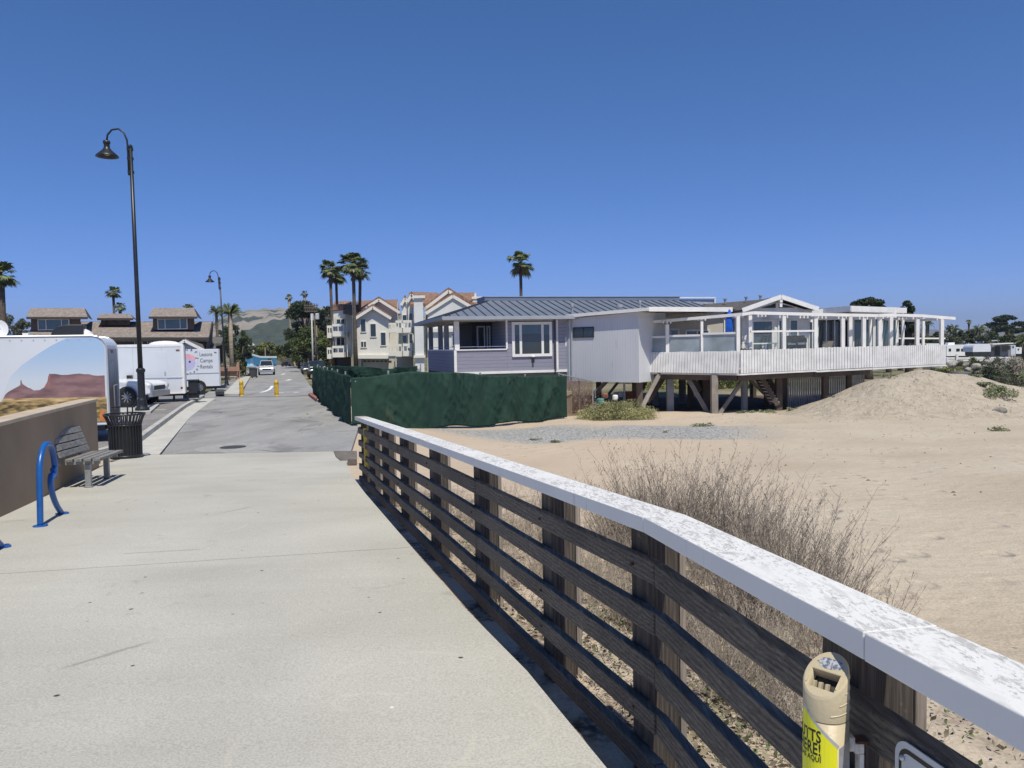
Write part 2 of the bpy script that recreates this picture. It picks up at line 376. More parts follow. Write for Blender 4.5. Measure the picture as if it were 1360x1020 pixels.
# ---- asphalt approach road
n = NB('asphalt'); p = n.pos(); X, Y, Z = n.sep(p)
c = n.ramp(n.noise(n.pos((1, .35, 1), (0, 0, .28)), .8, 9, .6), [(.3, (.25, .248, .246)), (.5, (.31, .307, .303)), (.72, (.37, .366, .357))])
c = n.mix(1.0, c, n.ramp(n.voro(p, 70, out='Color'), [(.2, (.78, .78, .78)), (.8, (1.15, 1.15, 1.15))]), 'MULTIPLY')
bl = n.sm(n.noise(n.pos((1, .45, 1), (0, 0, .2)), .55, 9, 1.5, .62), .54, .64); c = n.mix(n.mth('MULTIPLY', bl, .42), c, (.12, .118, .115))
crk = n.voro(n.pos((1, .55, 1), (0, 0, .3)), .45, 'DISTANCE_TO_EDGE'); crk = n.mth('ADD', crk, n.mth('MULTIPLY', n.mth('SUBTRACT', n.noise(p, 3, 5), .5), .06))
c = n.mix(n.mth('MULTIPLY', n.sm(n.mth('ABSOLUTE', crk), .012, .003), n.mth('MULTIPLY', n.sm(n.noise(p, .4, 2), .5, .62), .7)), c, (.07, .07, .07))
asph = n.done(c, .9, n.bump(n.noise(p, 80, 3), .3, .008)); n.b.inputs['Specular IOR Level'].default_value = .2
gut_px = [(193.5, 607.6), (252, 554.7), (286, 529)]
GU = [GR(u, v) for u, v in gut_px]
face_px = [(184.7, 590), (248, 541.5), (272, 528)]
FC = [GR(u, v) for u, v in face_px]
gl = [(p_.y, p_.x) for p_ in GU]; fl = [(p_.y, p_.x) for p_ in FC]
ldir = -.31
Lroad = [(17.2, gl[0][1]+.05)] + [q for q in gl if q[0] > 17.3] + [(gl[-1][0]+2.0, gl[-1][1]-3.5)]
yj = Lroad[-1][0]
Lroad += [(46, -18.4), (60, -23), (100, -35.2), (150, -50.5), (165, -62)]
Rroad = [(y_, x_) for y_, x_ in EX if 17.2 <= y_ < 130] + [(150, -42.5), (165, -36)]
strip('road', Lroad, [(a, b+.12) for a, b in Rroad], asph, .004, .3, 1.2)
# concrete gutter and kerb
gutm = mat('gutter_concrete', (.50, .49, .45), .9, .12, 3, .3, 80, lo=.3, hi=.7)
kerbm = mat('kerb_concrete', (.44, .43, .40), .9, .15, 2.5, .3, 60)
g0 = [(17.2, fl[0][1]+.25)] + [q for q in fl if q[0] > 17.3]
strip('gutter', g0+[(gl[-1][0], fl[-1][1]-.3)], [(17.2, gl[0][1]+.0)]+[q for q in gl if q[0] > 17.3], gutm, .010, .2, 1.5, N_=2)
kw = .17
k0 = [(16.2, fl[0][1]+.42)] + [q for q in fl if q[0] > 17.3]
o = strip('kerb', [(a, b-kw) for a, b in k0], k0, kerbm, .15, .4, 1.0, N_=2)
# parking lot
n = NB('parking_lot_asphalt'); p = n.pos()
c = n.ramp(n.noise(p, .6, 8, .5), [(.3, (.19, .178, .17)), (.5, (.235, .222, .213)), (.7, (.29, .275, .262))])
c = n.mix(1.0, c, n.ramp(n.voro(p, 45, out='Color'), [(.2, (.75, .75, .75)), (.8, (1.2, 1.2, 1.2))]), 'MULTIPLY')
lotm = n.done(c, .92, n.bump(n.noise(p, 60, 3), .3, .01))
lotR = [(13.5, -7.9), (16.2, k0[0][1]-kw)] + [(a, b-kw) for a, b in k0[1:]] + [(k0[-1][0]+5, k0[-1][1]-kw-2.2), (60, -27.5)]
strip('parking_lot', [(13.5, -60), (60, -75)], lotR, lotm, .11, .2, 1.5, N_=3)
# apron between lot and road
# road crossing seam and markings
paint = mat('worn_road_paint', (.72, .72, .70), .8, .2, 4, lo=.3, hi=.6)
def ribbon(name, pts, w, m, lift=.012, kind='structure'):
    b = MB(); vs = []
    for i, p_ in enumerate(pts):
        a = pts[max(0, i-1)]; c_ = pts[min(len(pts)-1, i+1)]; d = Vector((c_.x-a.x, c_.y-a.y, 0)).normalized(); q = Vector((-d.y, d.x, 0))*w/2
        vs += [p_+q+Vector((0, 0, lift)), p_-q+Vector((0, 0, lift))]
    b.add(vs, [(2*i, 2*i+1, 2*i+3, 2*i+2) for i in range(len(pts)-1)])
    o = b.build(name, m); tag(o, kind=kind); return o
seamm = mat('tar_seam', (.09, .09, .09), .9, .2, 5)
ribbon('road_seam', [GR(u, v) for u, v in [(298, 526.5), (330, 527.5), (367, 527), (412, 525.5)]], .22, seamm)
ribbon('road_marking', [GR(u, v) for u, v in [(346, 521.5), (352, 520), (357, 518), (360.5, 515), (361.5, 512.5)]], .22, paint)
ribbon('road_marking', [GR(u, v) for u, v in [(370, 521.8), (377, 521.6)]], .3, paint)
ribbon('road_marking', [GR(u, v) for u, v in [(390, 521.6), (396, 521)]], .3, paint)
ribbon('road_marking', [GR(u, v) for u, v in [(381, 505.5), (386, 504)]], .4, paint)
ribbon('road_marking', [GR(u, v) for u, v in [(374.5, 497.5), (378, 496.3)]], .4, paint)
# sidewalk on the far left with red kerb nose
sw = mat('sidewalk_concrete', (.47, .46, .43), .9, .12, 1.5, .2, 50)
redk = mat('red_kerb_paint', (.33, .13, .11), .85, .25, 4)
b = MB(); q = [GR(u, v, .13) for u, v in [(297, 523), (318, 523), (334.5, 497), (322, 497)]]
q[2] = q[2]; b.prism(q, (0, 0, -.4)); tag(b.build('sidewalk', sw), kind='structure')
b = MB(); q = [GR(u, v, .15) for u, v in [(317.5, 523.3), (320.5, 520.5), (327, 509), (324.5, 509)]]
b.prism(q, (0, 0, -.4)); tag(b.build('red_kerb', redk), kind='structure')
b = MB(); q = [GR(u, v, .15) for u, v in [(409.5, 522.5), (412.5, 521), (421, 527), (420, 530)]]
b.prism(q, (0, 0, -.4)); tag(b.build('red_kerb', redk), kind='structure')
q = [GR(u, v, .11) for u, v in [(185, 548), (213, 540), (222, 541), (190, 551)]]
# concrete island with the lamp, and pale bay lines in the lot
b = MB(); b.prism([GR(u, v, .2) for u, v in [(120, 549), (200, 546.5), (212, 536), (206, 536.5), (190, 541), (120, 543)]], (0, 0, -.3)); tag(b.build('island_kerb', kerbm), kind='structure')
ribbon('bay_line', [GR(u, v, .11) for u, v in [(205, 545), (221, 544.6)]], .35, mat('faded_bay_paint', (.5, .47, .38), .9, .2, 3))
ribbon('bay_line', [GR(u, v, .11) for u, v in [(215, 533.6), (243, 533.3)]], .35, MATS['faded_bay_paint'])
# wheel stop / dark drain by the corner
o = MB().prism([GR(u, v, .12) for u, v in [(286, 524), (298, 524), (297, 520.5), (287, 520.5)]], (0, 0, .16)).build('speed_hump', mat('black_rubber_hump', (.05, .05, .055), .8)); tag(o, 'low black rubber wheel stop lying at the sidewalk corner', 'wheel stop')
# manhole in the asphalt
n_ = GR(309.5, 594.5)
t = thing('manhole', 'small round iron cover set in a pale concrete ring in the road', 'manhole cover', n_)
MB().lathe([(.85, .004), (.85, .010)], (n_.x, n_.y, n_.z), 28).build('concrete_ring', mat('ring_concrete', (.325, .32, .31), .9, .15, 5), t)
MB().lathe([(.30, .012), (.30, .018), (.26, .02)], (n_.x, n_.y, n_.z), 24).build('iron_cover', mat('cast_iron', (.05, .05, .05), .7, .3, 20), t)
# broken asphalt flap at the deck corner
b = MB(); q = [GR(u, v) for u, v in [(443, 600), (474, 600), (474, 611.5), (452, 612), (446, 607)]]
b.prism([p_+Vector((0, 0, .02)) for p_ in q], (0, 0, -.2)); tag(b.build('asphalt_edge', mat('broken_asphalt', (.16, .14, .12), .95, .3, 8, .6, 30)), kind='structure')

# ================================================================ left wall, bench, racks, bin, lamps
stucco = mat('tan_stucco', (.31, .225, .15), .9, .12, 1.2, .35, 90, lo=.3, hi=.7)
capm = mat('tan_wall_cap', (.50, .41, .31), .9, .1, 3, .2, 80)
top_px = [(0, 561.6), (54, 548), (103.5, 536), (131.8, 529.4)]
WB = [GR(*q_) for q_ in left_px]
WB[-1] = GR(131.8, 620.5)
WT = [P(u, v, b_.y) for (u, v), b_ in zip(top_px, WB)]
hts = [(a.z-b_.z) for a, b_ in zip(WT, WB)]
WB = [LW[0], LW[1]] + WB; 
tops = [WB[0].z+hts[0]-.03, WB[1].z+hts[0]] + [w.z for w in WT]
wl = thing('parapet_wall', 'tan stucco parapet wall curving along the left edge of the pier', 'wall', WB[2])
thk = .26
def off_line(pts, d):
    out = []
    for i, p_ in enumerate(pts):
        a = pts[max(0, i-1)]; c_ = pts[min(len(pts)-1, i+1)]; t_ = Vector((c_.x-a.x, c_.y-a.y, 0)).normalized()
        out.append(p_+Vector((-t_.y, t_.x, 0))*d)
    return out
BK = off_line(WB, thk)
b = MB(); k = len(WB); c2 = MB(); ov = .025
vs = []
for i in range(k):
    vs += [(WB[i].x, WB[i].y, WB[i].z-.02), (WB[i].x, WB[i].y, tops[i]-.05), (BK[i].x, BK[i].y, tops[i]-.05), (BK[i].x, BK[i].y, WB[i].z-.5)]
b.add(vs, [(4*i+j, 4*i+(j+1) % 4, 4*i+4+(j+1) % 4, 4*i+4+j) for i in range(k-1) for j in range(4)] + [(0, 1, 2, 3), tuple(4*(k-1)+j for j in range(4))])
b.build('wall_body', stucco, wl)
FO = off_line(WB, -ov); BO = off_line(WB, thk+ov)
FO[-1] += (FO[-1]-FO[-2]).normalized()*ov; BO[-1] += (BO[-1]-BO[-2]).normalized()*ov
vs = []
for i in range(k):
    vs += [(FO[i].x, FO[i].y, tops[i]-.052), (FO[i].x, FO[i].y, tops[i]), (BO[i].x, BO[i].y, tops[i]), (BO[i].x, BO[i].y, tops[i]-.052)]
c2.add(vs, [(4*i+j, 4*i+(j+1) % 4, 4*i+4+(j+1) % 4, 4*i+4+j) for i in range(k-1) for j in range(4)] + [(0, 1, 2, 3), tuple(4*(k-1)+j for j in range(4))])
c2.build('coping', capm, wl, bevel=.008)
# bench: local frame, s along the wall, t toward the walkway
bA = GR(120, 647); bB = GR(144, 635.5)
sd = Vector((bB.x-bA.x, bB.y-bA.y, 0)).normalized(); td = Vector((sd.y, -sd.x, 0))
mid = (bA+bB)/2; bl_ = (bB-bA).length
btw = mat('weathered_bench_timber', (.23, .225, .22), .85, .25, 5, .5, 40, stretch=(6, 1, 6))
bsteel = mat('bench_frame_steel', (.30, .31, .32), .5, .1, 10, metal=.4)
t = thing('park_bench', 'weathered grey slatted timber bench beside the tan wall', 'bench', mid)
def bf(s_, t_, z_): return mid + sd*(s_+.10) + td*t_ + Vector((0, 0, z_-.045*(sd.y*s_+td.y*t_)))
hl = bl_/2+.22; HS = .40
for i in range(4):
    t0 = -.30+i*.125
    MB().box(-hl, hl, t0, t0+.10, HS, HS+.045, bf).build('seat_slat', btw, t, bevel=.006)
for i in range(4):
    z0 = HS+.07+i*.105; t0 = -.335-.035*i
    MB().add([bf(*q_) for q_ in [(-hl, t0, z0), (hl, t0, z0), (hl, t0-.03, z0+.09), (-hl, t0-.03, z0+.09), (-hl, t0-.04, z0-.01), (hl, t0-.04, z0-.01), (hl, t0-.07, z0+.08), (-hl, t0-.07, z0+.08)]],
             [(0, 1, 2, 3), (7, 6, 5, 4), (0, 4, 5, 1), (1, 5, 6, 2), (2, 6, 7, 3), (3, 7, 4, 0)]).build('back_slat', btw, t, bevel=.006)
for s_ in (-bl_/2-.10, bl_/2-.10):
    MB().box(s_-.045, s_+.045, -.06, .02, 0, HS-.05, bf).box(s_-.06, s_+.06, -.08, .04, 0, .012, bf).build('leg', bsteel, t, bevel=.006)
    MB().box(s_-.03, s_+.03, -.32, .15, HS-.05, HS-.003, bf).add([bf(*q_) for q_ in [(s_-.03, -.36, HS-.05), (s_+.03, -.36, HS-.05), (s_+.03, -.52, HS+.46), (s_-.03, -.52, HS+.46), (s_-.03, -.41, HS-.05), (s_+.03, -.41, HS-.05), (s_+.03, -.56, HS+.46), (s_-.03, -.56, HS+.46)]],
             [(0, 1, 2, 3), (7, 6, 5, 4), (0, 4, 5, 1), (1, 5, 6, 2), (2, 6, 7, 3), (3, 7, 4, 0)]).build('bracket', bsteel, t)
# bike racks
blue = mat('blue_enamel', (.012, .10, .36), .32, .12, 6, .08, 40)
def rack(A, B, label):
    t = thing('bike_rack', label, 'bike rack', A, group='blue wave-shaped bike racks beside the wall')
    w = Vector((B.x-A.x, B.y-A.y, 0)); L_ = w.length; w.normalize()
    # outline in (s,z): tall loop rising from A, over, down to a small hook that swells out to B
    c_ = [(0, 0), (.03, .3), (.06, .58), (.10, .70), (.18, .80), (.28, .855), (.40, .86), (.50, .82), (.57, .73), (.60, .62), (.60, .54), (.55, .46)]
    c2_ = [(.55, .46), (.485, .47), (.45, .545), (.42, .50), (.40, .42), (.43, .33), (.52, .2), (.66, .09), (.80, 0)]
    k = L_/.80
    # smooth
    def cr(pts, m=5):
        out = []
        for i in range(len(pts)-1):
            p0 = pts[max(0, i-1)]; p1 = pts[i]; p2 = pts[i+1]; p3 = pts[min(len(pts)-1, i+2)]
            for j in range(m):
                u = j/m
                out.append(tuple(.5*((2*p1[a])+(-p0[a]+p2[a])*u+(2*p0[a]-5*p1[a]+4*p2[a]-p3[a])*u*u+(-p0[a]+3*p1[a]-3*p2[a]+p3[a])*u**3) for a in (0, 1)))
        return out+[pts[-1]]
    def W_(q_): return A + w*(q_[0]*k) + Vector((0, 0, q_[1]*1.02 + (B.z-A.z)*q_[0]/.8))
    MB().tube([W_(q_) for q_ in cr(c_)], .032, 12).build('hoop', blue, t, smooth=True)
    MB().tube([W_(q_) for q_ in cr([(.57, .545), (.53, .49), (.46, .50), (.425, .44), (.43, .36), (.50, .24), (.62, .12), (.80, 0)])], .032, 12).build('tail', blue, t, smooth=True)
    MB().ball(W_((.565, .55)), .04, 12, 8).build('end_cap', blue, t, smooth=True)
    for q_ in (A, B): MB().lathe([(.075, .002), (.075, .012), (.04, .016)], (q_.x, q_.y, q_.z), 16).build('foot_plate', blue, t)
    return t
RA = GR(53.6, 699); RB = GR(82.5, 682.5)
rack(RA, RB, 'blue tubular wave bike rack standing whole beside the wall')
RC = GR(3, 727); rack(RC-(RB-RA), RC, 'blue bike rack mostly outside the left edge, only its foot in view')
# litter bin
bc = GR(161, 610); bc.y += .33; bc.z = zr(bc.y)
t = thing('litter_bin', 'black slatted steel litter bin with flared top beside the bench', 'litter bin', bc)
b = MB()
b.lathe([(.30, .03), (.33, .05), (.33, .74), (.30, .76)], tuple(bc), 28).build('liner', mat('bin_liner', (.012, .012, .013), .6, .2, 5), t, smooth=False)
b = MB()
for i in range(30):
    a = 2*PI*i/30; ca, sa = math.cos(a), math.sin(a)
    b.tube([(bc.x+ca*r_, bc.y+sa*r_, bc.z+z_) for r_, z_ in ((.345, .05), (.35, .4), (.352, .70), (.375, .80), (.42, .90), (.45, .94))], .017, 5)
b.build('slats', black, t)
for r_, z_ in ((.352, .06), (.352, .72), (.448, .945)):
    b = MB(); b.tube([(bc.x+math.cos(2*PI*i/32)*r_, bc.y+math.sin(2*PI*i/32)*r_, bc.z+z_) for i in range(33)], .02, 6, False); b.build('hoop', black, t, smooth=True)
MB().lathe([(.34, 0), (.35, .012), (.35, .06)], tuple(bc), 28).build('base', black, t)
b = MB()
b.tube([(bc.x-.30, bc.y, bc.z+1.10), (bc.x, bc.y, bc.z+1.105), (bc.x+.26, bc.y, bc.z+1.10)], .016, 6)
for dx in (.08, .2): b.tube([(bc.x+dx, bc.y, bc.z+.93), (bc.x+dx, bc.y, bc.z+1.1)], .018, 6)
b.build('lid_bracket', black, t)
t.scale = (.9, .9, 1); t.location.x -= .06
# street lamps
def lamp(base, Hh, label, tilt=0):
    t = thing('street_lamp', label, 'street lamp', base, group='black gooseneck street lamps')
    x, y, z = base; b = MB(); k = Hh/11.0; ka = k*.80
    def q(dx, dz, dy=0): return (x+dx+tilt*(dz), y+dy, z+dz)
    MB().lathe([(.27*k, 0), (.27*k, .08*k), (.21*k, .14*k), (.19*k, .2*k), (.17*k, .42*k), (.14*k, .5*k), (.135*k, 1.5*k), (.17*k, 1.55*k), (.17*k, 1.63*k), (.11*k, 1.69*k)], (x, y, z), 18).build('base', black, t, smooth=False)
    b.tube([q(0, 1.6*k), q(0, 5*k), q(0, Hh*.94)], [.095*k, .08*k, .065*k], 12).build('pole', black, t, smooth=True)
    top = Hh*.94
    b = MB(); b.tube([q(-.14*ka, top-1.35*ka), q(-.14*ka, top+.0*ka), q(-.16*ka, top+.35*ka), q(-.30*ka, top+.72*ka), q(-.56*ka, top+.9*ka), q(-.88*ka, top+.86*ka), q(-1.10*ka, top+.62*ka), q(-1.16*ka, top+.30*ka)], .045*ka, 10)
    b.build('gooseneck_arm', black, t, smooth=True)
    b = MB()
    for zz in (-1.2, -.55, -.1): b.box(-.17*ka, .1*ka, -.05, .05, top+zz*ka-.05, top+zz*ka+.05, lambda a, c_, d: (x+a+tilt*d, y+c_, z+d))
    b.lathe([(.10*ka, top-.02), (.10*ka, top+.06*ka), (.03*ka, top+.14*ka)], (x+tilt*top, y, z), 12)
    b.build('clamp', black, t)
    sx, sy, sz = q(-1.16*ka, top+.30*ka)
    b = MB(); b._lathe([(.035*ka, .05*ka), (.16*ka, .03*ka), (.17*ka, -.10*ka), (.13*ka, -.12*ka), (.14*ka, -.30*ka), (.22*ka, -.42*ka), (.42*ka, -.60*ka), (.52*ka, -.70*ka), (.53*ka, -.74*ka), (.50*ka, -.74*ka), (.40*ka, -.62*ka), (.18*ka, -.44*ka)], (sx, sy, sz), 24, False)
    b.build('lamp_shade', black, t, smooth=True)
    MB().ball((sx, sy, sz-.55*ka), (.17*ka, .17*ka, .14*ka), 14, 8).build('bulb', mat('unlit_amber_glass', (.28, .22, .13), .2, .1, 5), t, smooth=True)
    return t
l1 = GR(189, 545, .2); top1 = P(150, 180, l1.y)
lamp(l1, P(176, 200, l1.y).z-l1.z+.75, 'tall black gooseneck street lamp standing in front of the white trailer', -.003)
l2 = GR(301, 512, .15)
lamp(l2, P(297, 369, l2.y).z-l2.z+.5, 'distant black gooseneck street lamp at the sidewalk corner', -.03)
# bollards
yel = mat('yellow_paint', (.62, .40, .035), .6, .2, 6, .2, 30)
for (u, v, lab) in ((321, 526, 'yellow bollard on the left, near the red kerb'), (367.5, 526, 'yellow bollard standing alone in the middle of the road')):
    q_ = GR(u, v); t = thing('bollard', lab, 'bollard', q_, group='yellow bollards across the road')
    MB().lathe([(.15, 0), (.15, .02), (.115, .03), (.115, .80), (.09, .87), (.03, .90)], tuple(q_), 16).build('post', yel, t)
    MB().lathe([(.118, .66), (.118, .72)], tuple(q_), 16, False).build('band', mat('ochre_band', (.35, .22, .02), .6), t)
    MB().lathe([(.119, .10), (.119, .14)], tuple(q_), 16, False).build('band', MATS['ochre_band'], t)
def GT(u, v):
    d = ray(u, v); t = .8
    while t < 500:
        p_ = CAM+d*(t/d.y)
        if p_.z < T(p_.x, p_.y): break
        t *= 1.01
    return p_
# ================================================================ pier railing
CH = .98
def GC(u, v): return G(u, v, CH, -.045)
cap_px = [(471, 553), (494, 560.3), (514, 567), (541.6, 577), (581, 591.5), (647, 613.5), (767, 653.5), (854, 687), (956, 731), (1065, 792), (1147, 840), (1331, 934)]
CF = [GC(u, v) for u, v in cap_px]
back_px = [(484, 551), (585, 583), (664, 611), (800, 646), (882, 673), (1053, 751), (1212, 820), (1360, 885)]
CB = [GC(u, v) for u, v in back_px]
# smooth centre line x(y): fit through front edge
cy_ = np.array([p_.y for p_ in CF]); cx_ = np.array([p_.x for p_ in CF])
FXN = [(-2.0, 1.27), (1.141, .763), (2.872, .482), (6.883, -.787), (12.385, -2.537)]
def fx(y): return itp(y, [a for a, _ in FXN], [c for _, c in FXN])
CW = .167
YEND = CF[0].y
PY = [.35, 1.68, 3.0, 4.05, 5.45, 7.0, 8.6, 10.0, 11.3, YEND-.17]
def woodmat(name, axis, c0, c1, c2):
    n = NB(name)
    s1 = {'y': (60, 1.3, 60), 'z': (60, 60, 1.3)}[axis]
    p = n.pos(); ps = n.pos(s1)
    g = n.noise(ps, 2.2, 8, 1.2, .6)
    kn = n.N.new('ShaderNodeTexWave'); kn.wave_type = 'BANDS'; kn.bands_direction = 'Z' if axis == 'y' else 'X'
    kn.inputs['Scale'].default_value = 16; kn.inputs['Distortion'].default_value = 7; kn.inputs['Detail'].default_value = 2; kn.inputs['Detail Scale'].default_value = .9
    n.L.new(n.pos((1, .16, 1) if axis == 'y' else (1, 1, .16)), kn.inputs['Vector'])
    gg = n.mth('ADD', n.mth('MULTIPLY', g, .86), n.mth('MULTIPLY', kn.outputs['Fac'], .14))
    c = n.ramp(gg, [(.28, c0), (.48, c1), (.72, c2)])
    c = n.mix(1.0, c, n.ramp(n.noise(p, 1.4, 5), [(.3, (.65, .65, .65)), (.65, (1.25, 1.22, 1.2))]), 'MULTIPLY')
    w = n.sm(n.noise(n.pos((1, .6, 1)), 18, 5), .66, .76); c = n.mix(n.mth('MULTIPLY', w, .35), c, (.28, .26, .24))
    return n.done(c, .82, n.bump(gg, .7, .006))
railm = woodmat('dark_weathered_rail', 'y', (.034, .028, .023), (.092, .080, .068), (.20, .178, .15))
postm = woodmat('weathered_post', 'z', (.028, .023, .019), (.062, .051, .043), (.12, .102, .088))
palep = woodmat('bare_weathered_facing', 'z', (.16, .135, .11), (.27, .235, .20), (.38, .34, .30))
# chipped white cap
n = NB('chipped_white_cap'); p = n.pos(); X, Y, Z = n.sep(p)
geo = n.N.new('ShaderNodeNewGeometry'); nz_ = n.sep(geo.outputs['Normal'])[2]
up = n.sm(nz_, .7, .95)
base = n.ramp(n.noise(p, 2.0, 6), [(.3, (.72, .715, .70)), (.7, (.80, .79, .765))])
grime = n.sm(n.noise(n.pos((1.7, .45, 1), (0, 0, .2)), 22, 10, .6, .75), .50, .58)
speck = n.sm(n.noise(n.pos((1, .4, 1), (0, 0, .2)), 80, 6, .3, .75), .53, .60)
grime = n.mth('MULTIPLY', n.mth('MAXIMUM', n.mth('MULTIPLY', grime, .8), speck), n.sm(n.noise(n.pos((1.5, .5, 1)), 3.5, 6), .30, .50))
base = n.mix(n.mth('MULTIPLY', n.mth('MULTIPLY', grime, up), .72), base, (.30, .285, .265))
chip = n.sm(n.noise(n.pos((1, .5, 1)), 26, 6, .4, .6), .685, .72)
base = n.mix(n.mth('MULTIPLY', chip, n.mth('ADD', n.mth('MULTIPLY', up, .6), .14)), base, (.15, .11, .08))
far = n.mth('MULTIPLY', n.sm(Y, 8.2, 9.5), n.mth('MULTIPLY', up, n.sm(n.noise(n.pos((1, .4, 1)), 3, 5), .40, .55)))
far = n.mth('MULTIPLY', far, n.sm(Y, 11.9, 11.2))
base = n.mix(n.mth('MULTIPLY', far, .75), base, (.34, .22, .10))
side = n.mix(1.0, base, (.50, .48, .43), 'MULTIPLY')
drip = n.sm(n.noise(n.pos((2, 5, .5)), 6, 6), .60, .72)
side = n.mix(n.mth('MULTIPLY', drip, .25), base, (.33, .33, .34))
base = n.mix(up, side, base)
capw = n.done(base, .6, n.bump(n.mth('SUBTRACT', 1.0, chip), .35, .003, n.bump(n.noise(p, 45, 4), .12, .004)))
rail_t = thing('pier_railing', 'dark timber railing with chipped white cap curving along the pier edge', 'railing', (fx(3)+.05, 3, zr(3)))
def zc(y): return zr(y)+CH if y > 0 else CH
def sweep(name, y0, y1, x0, x1, z0, z1, m, seg=.4, bevel=.004, wob=0.0, label=None):
    """bar following the curve between y0 and y1; x offsets from the front edge, z below the cap plane"""
    yy = sorted(set(list(np.linspace(y0, y1, max(2, int((y1-y0)/seg)+1))) + [q[0] for q in FXN if y0 < q[0] < y1])); k = len(yy); vs = []
    ph = R.uniform(0, 6)
    for y in yy:
        dxy = (fx(y+.05)-fx(y-.05))/.1; q = 1/math.hypot(1, dxy)
        nx_, ny_ = q, -dxy*q        # points to the sand side
        w_ = wob*math.sin(ph+y*1.9)
        base_ = -.045*y
        for a, c_ in ((x0, z0), (x1, z0), (x1, z1), (x0, z1)):
            vs.append((fx(y)+nx_*(a), y+ny_*a, base_+CH+c_+w_))
    b = MB(); b.add(vs, [(4*i+j, 4*i+(j+1) % 4, 4*i+4+(j+1) % 4, 4*i+4+j) for i in range(k-1) for j in range(4)] + [(3, 2, 1, 0), tuple(4*(k-1)+j for j in range(4))])
    return b.build(name, m, rail_t, bevel=bevel, label=label)
RO = .045                                             # rails set back from the cap's front edge
caps = [(-1.0, 1.53), (1.534, 2.87), (2.874, 6.88), (6.884, YEND)]
for i, (a, c_) in enumerate(caps):
    sweep('cap_board', a, c_, 0, CW, -.058+.001*(i % 2), .001*(i % 2), capw, .3, .0025)
splits = [-.9, 2.88, 5.4, 8.6, YEND+.02]
tops_r = [-.180, -.375, -.570, -.765, -.960]
for r_, zt in enumerate(tops_r):
    for i in range(4):
        a, c_ = splits[i]+.003, splits[i+1]-.003
        sweep('rail', a, c_, RO+R.uniform(-.003, .003), RO+.042, zt-.090+R.uniform(-.003, .003), zt+R.uniform(-.004, .004), railm, .3, .006, .003)
for y in PY:
    dxy = (fx(y+.05)-fx(y-.05))/.1; q = 1/math.hypot(1, dxy)
    ax = Vector((q, -dxy*q, 0)); ay = Vector((dxy*q, q, 0)); o_ = Vector((fx(y), y, 0))
    g = zc(y)-CH
    b = MB()
    def fr(a, c_, z): return o_ + ax*a + ay*c_ + Vector((0, 0, z))
    b.box(RO+.044, RO+.044+.138, 0, .15, g-.75, zc(y)-.06, fr)
    po = b.build('post', postm, rail_t, bevel=.006)
    MB().box(RO+.184, RO+.212, -.004, .15, g-.75, zc(y)-.062, fr).build('post_facing', palep, po, bevel=.004)
# end guard: small yellow reflector strip on the last post
bolt = mat('rusty_iron', (.13, .06, .035), .85, .3, 20, .4, 60)
b = MB()
for y in PY[:9]:
    for zt in tops_r[:4]:
        if R.random() < .55:
            MB().ball((fx(y+.06)+RO-.002, y+.06, zc(y)+zt-.045), .008, 8, 5).build('bolt_head', bolt, rail_t)
pass
yv = P(485, 600, 11.6)
MB().box(yv.x-.02, yv.x+.03, yv.y, yv.y+.01, zr(11.6)+.25, zr(11.6)+.83).build('reflector_strip', mat('yellow_reflector', (.7, .5, .05), .5), rail_t)

# ---- smoking post (ash receptacle) clamped to the railing
tanp = mat('tan_plastic', (.52, .44, .29), .45, .06, 4, .08, 120, col2=(.50, .425, .285))
AY = 1.6; ac = P(1097, 890, AY); SC = AY/1.42; AR = .0405*SC
at = thing('cigarette_receptacle', 'tan plastic cigarette receptacle tube with yellow BUTTS HERE sticker, clamped to the railing', 'ash receptacle', (ac.x, ac.y, .2))
# slanted top: high point right/back, low point left/front
ztop = P(1105, 873, AY).z; zlow = P(1085, 917, AY).z
hd = Vector((.75, .66, 0)).normalized()
def ztp(a):
    return (ztop+zlow)/2 + (ztop-zlow)/2*(math.cos(a)*hd.x+math.sin(a)*hd.y)
n_ = 48; b = MB(); vs = []
zj = zlow-.045*SC
for z_ in (zj, None):
    for j in range(n_):
        a = 2*PI*j/n_; vs.append((ac.x+AR*math.cos(a), ac.y+AR*math.sin(a), zj if z_ is not None else ztp(a)-.004))
def fpt(rr, a):
    return (ac.x+AR*rr*math.cos(a), ac.y+AR*rr*math.sin(a), (ztop+zlow)/2+(ztop-zlow)/2*rr*(math.cos(a)*hd.x+math.sin(a)*hd.y))
for j in range(n_): vs.append(fpt(.94, 2*PI*j/n_))
fs = [(k*n_+j, k*n_+(j+1) % n_, (k+1)*n_+(j+1) % n_, (k+1)*n_+j) for k in range(2) for j in range(n_)]
# slanted face with a rectangular opening in the lower half
uu = Vector((hd.x, hd.y, (ztop-zlow)/2/AR)).normalized(); vv = Vector((-hd.y, hd.x, 0)); nn = uu.cross(vv).normalized()*-1
if nn.z < 0: nn = -nn
fc = Vector((ac.x, ac.y, (ztop+zlow)/2)); ls_ = math.hypot(AR, (ztop-zlow)/2)
def fp(a, c_, d=0): return fc + uu*a + vv*c_ + nn*d
ho = [(-.62*ls_, -.66*AR), (-.62*ls_, .66*AR), (.06*ls_, .66*AR), (.06*ls_, -.66*AR)]
hole = []
for i in range(4):
    a0, c0_ = ho[i]; a1, c1_ = ho[(i+1) % 4]
    for k in range(12): hole.append(fp(a0+(a1-a0)*k/12, c0_+(c1_-c0_)*k/12))
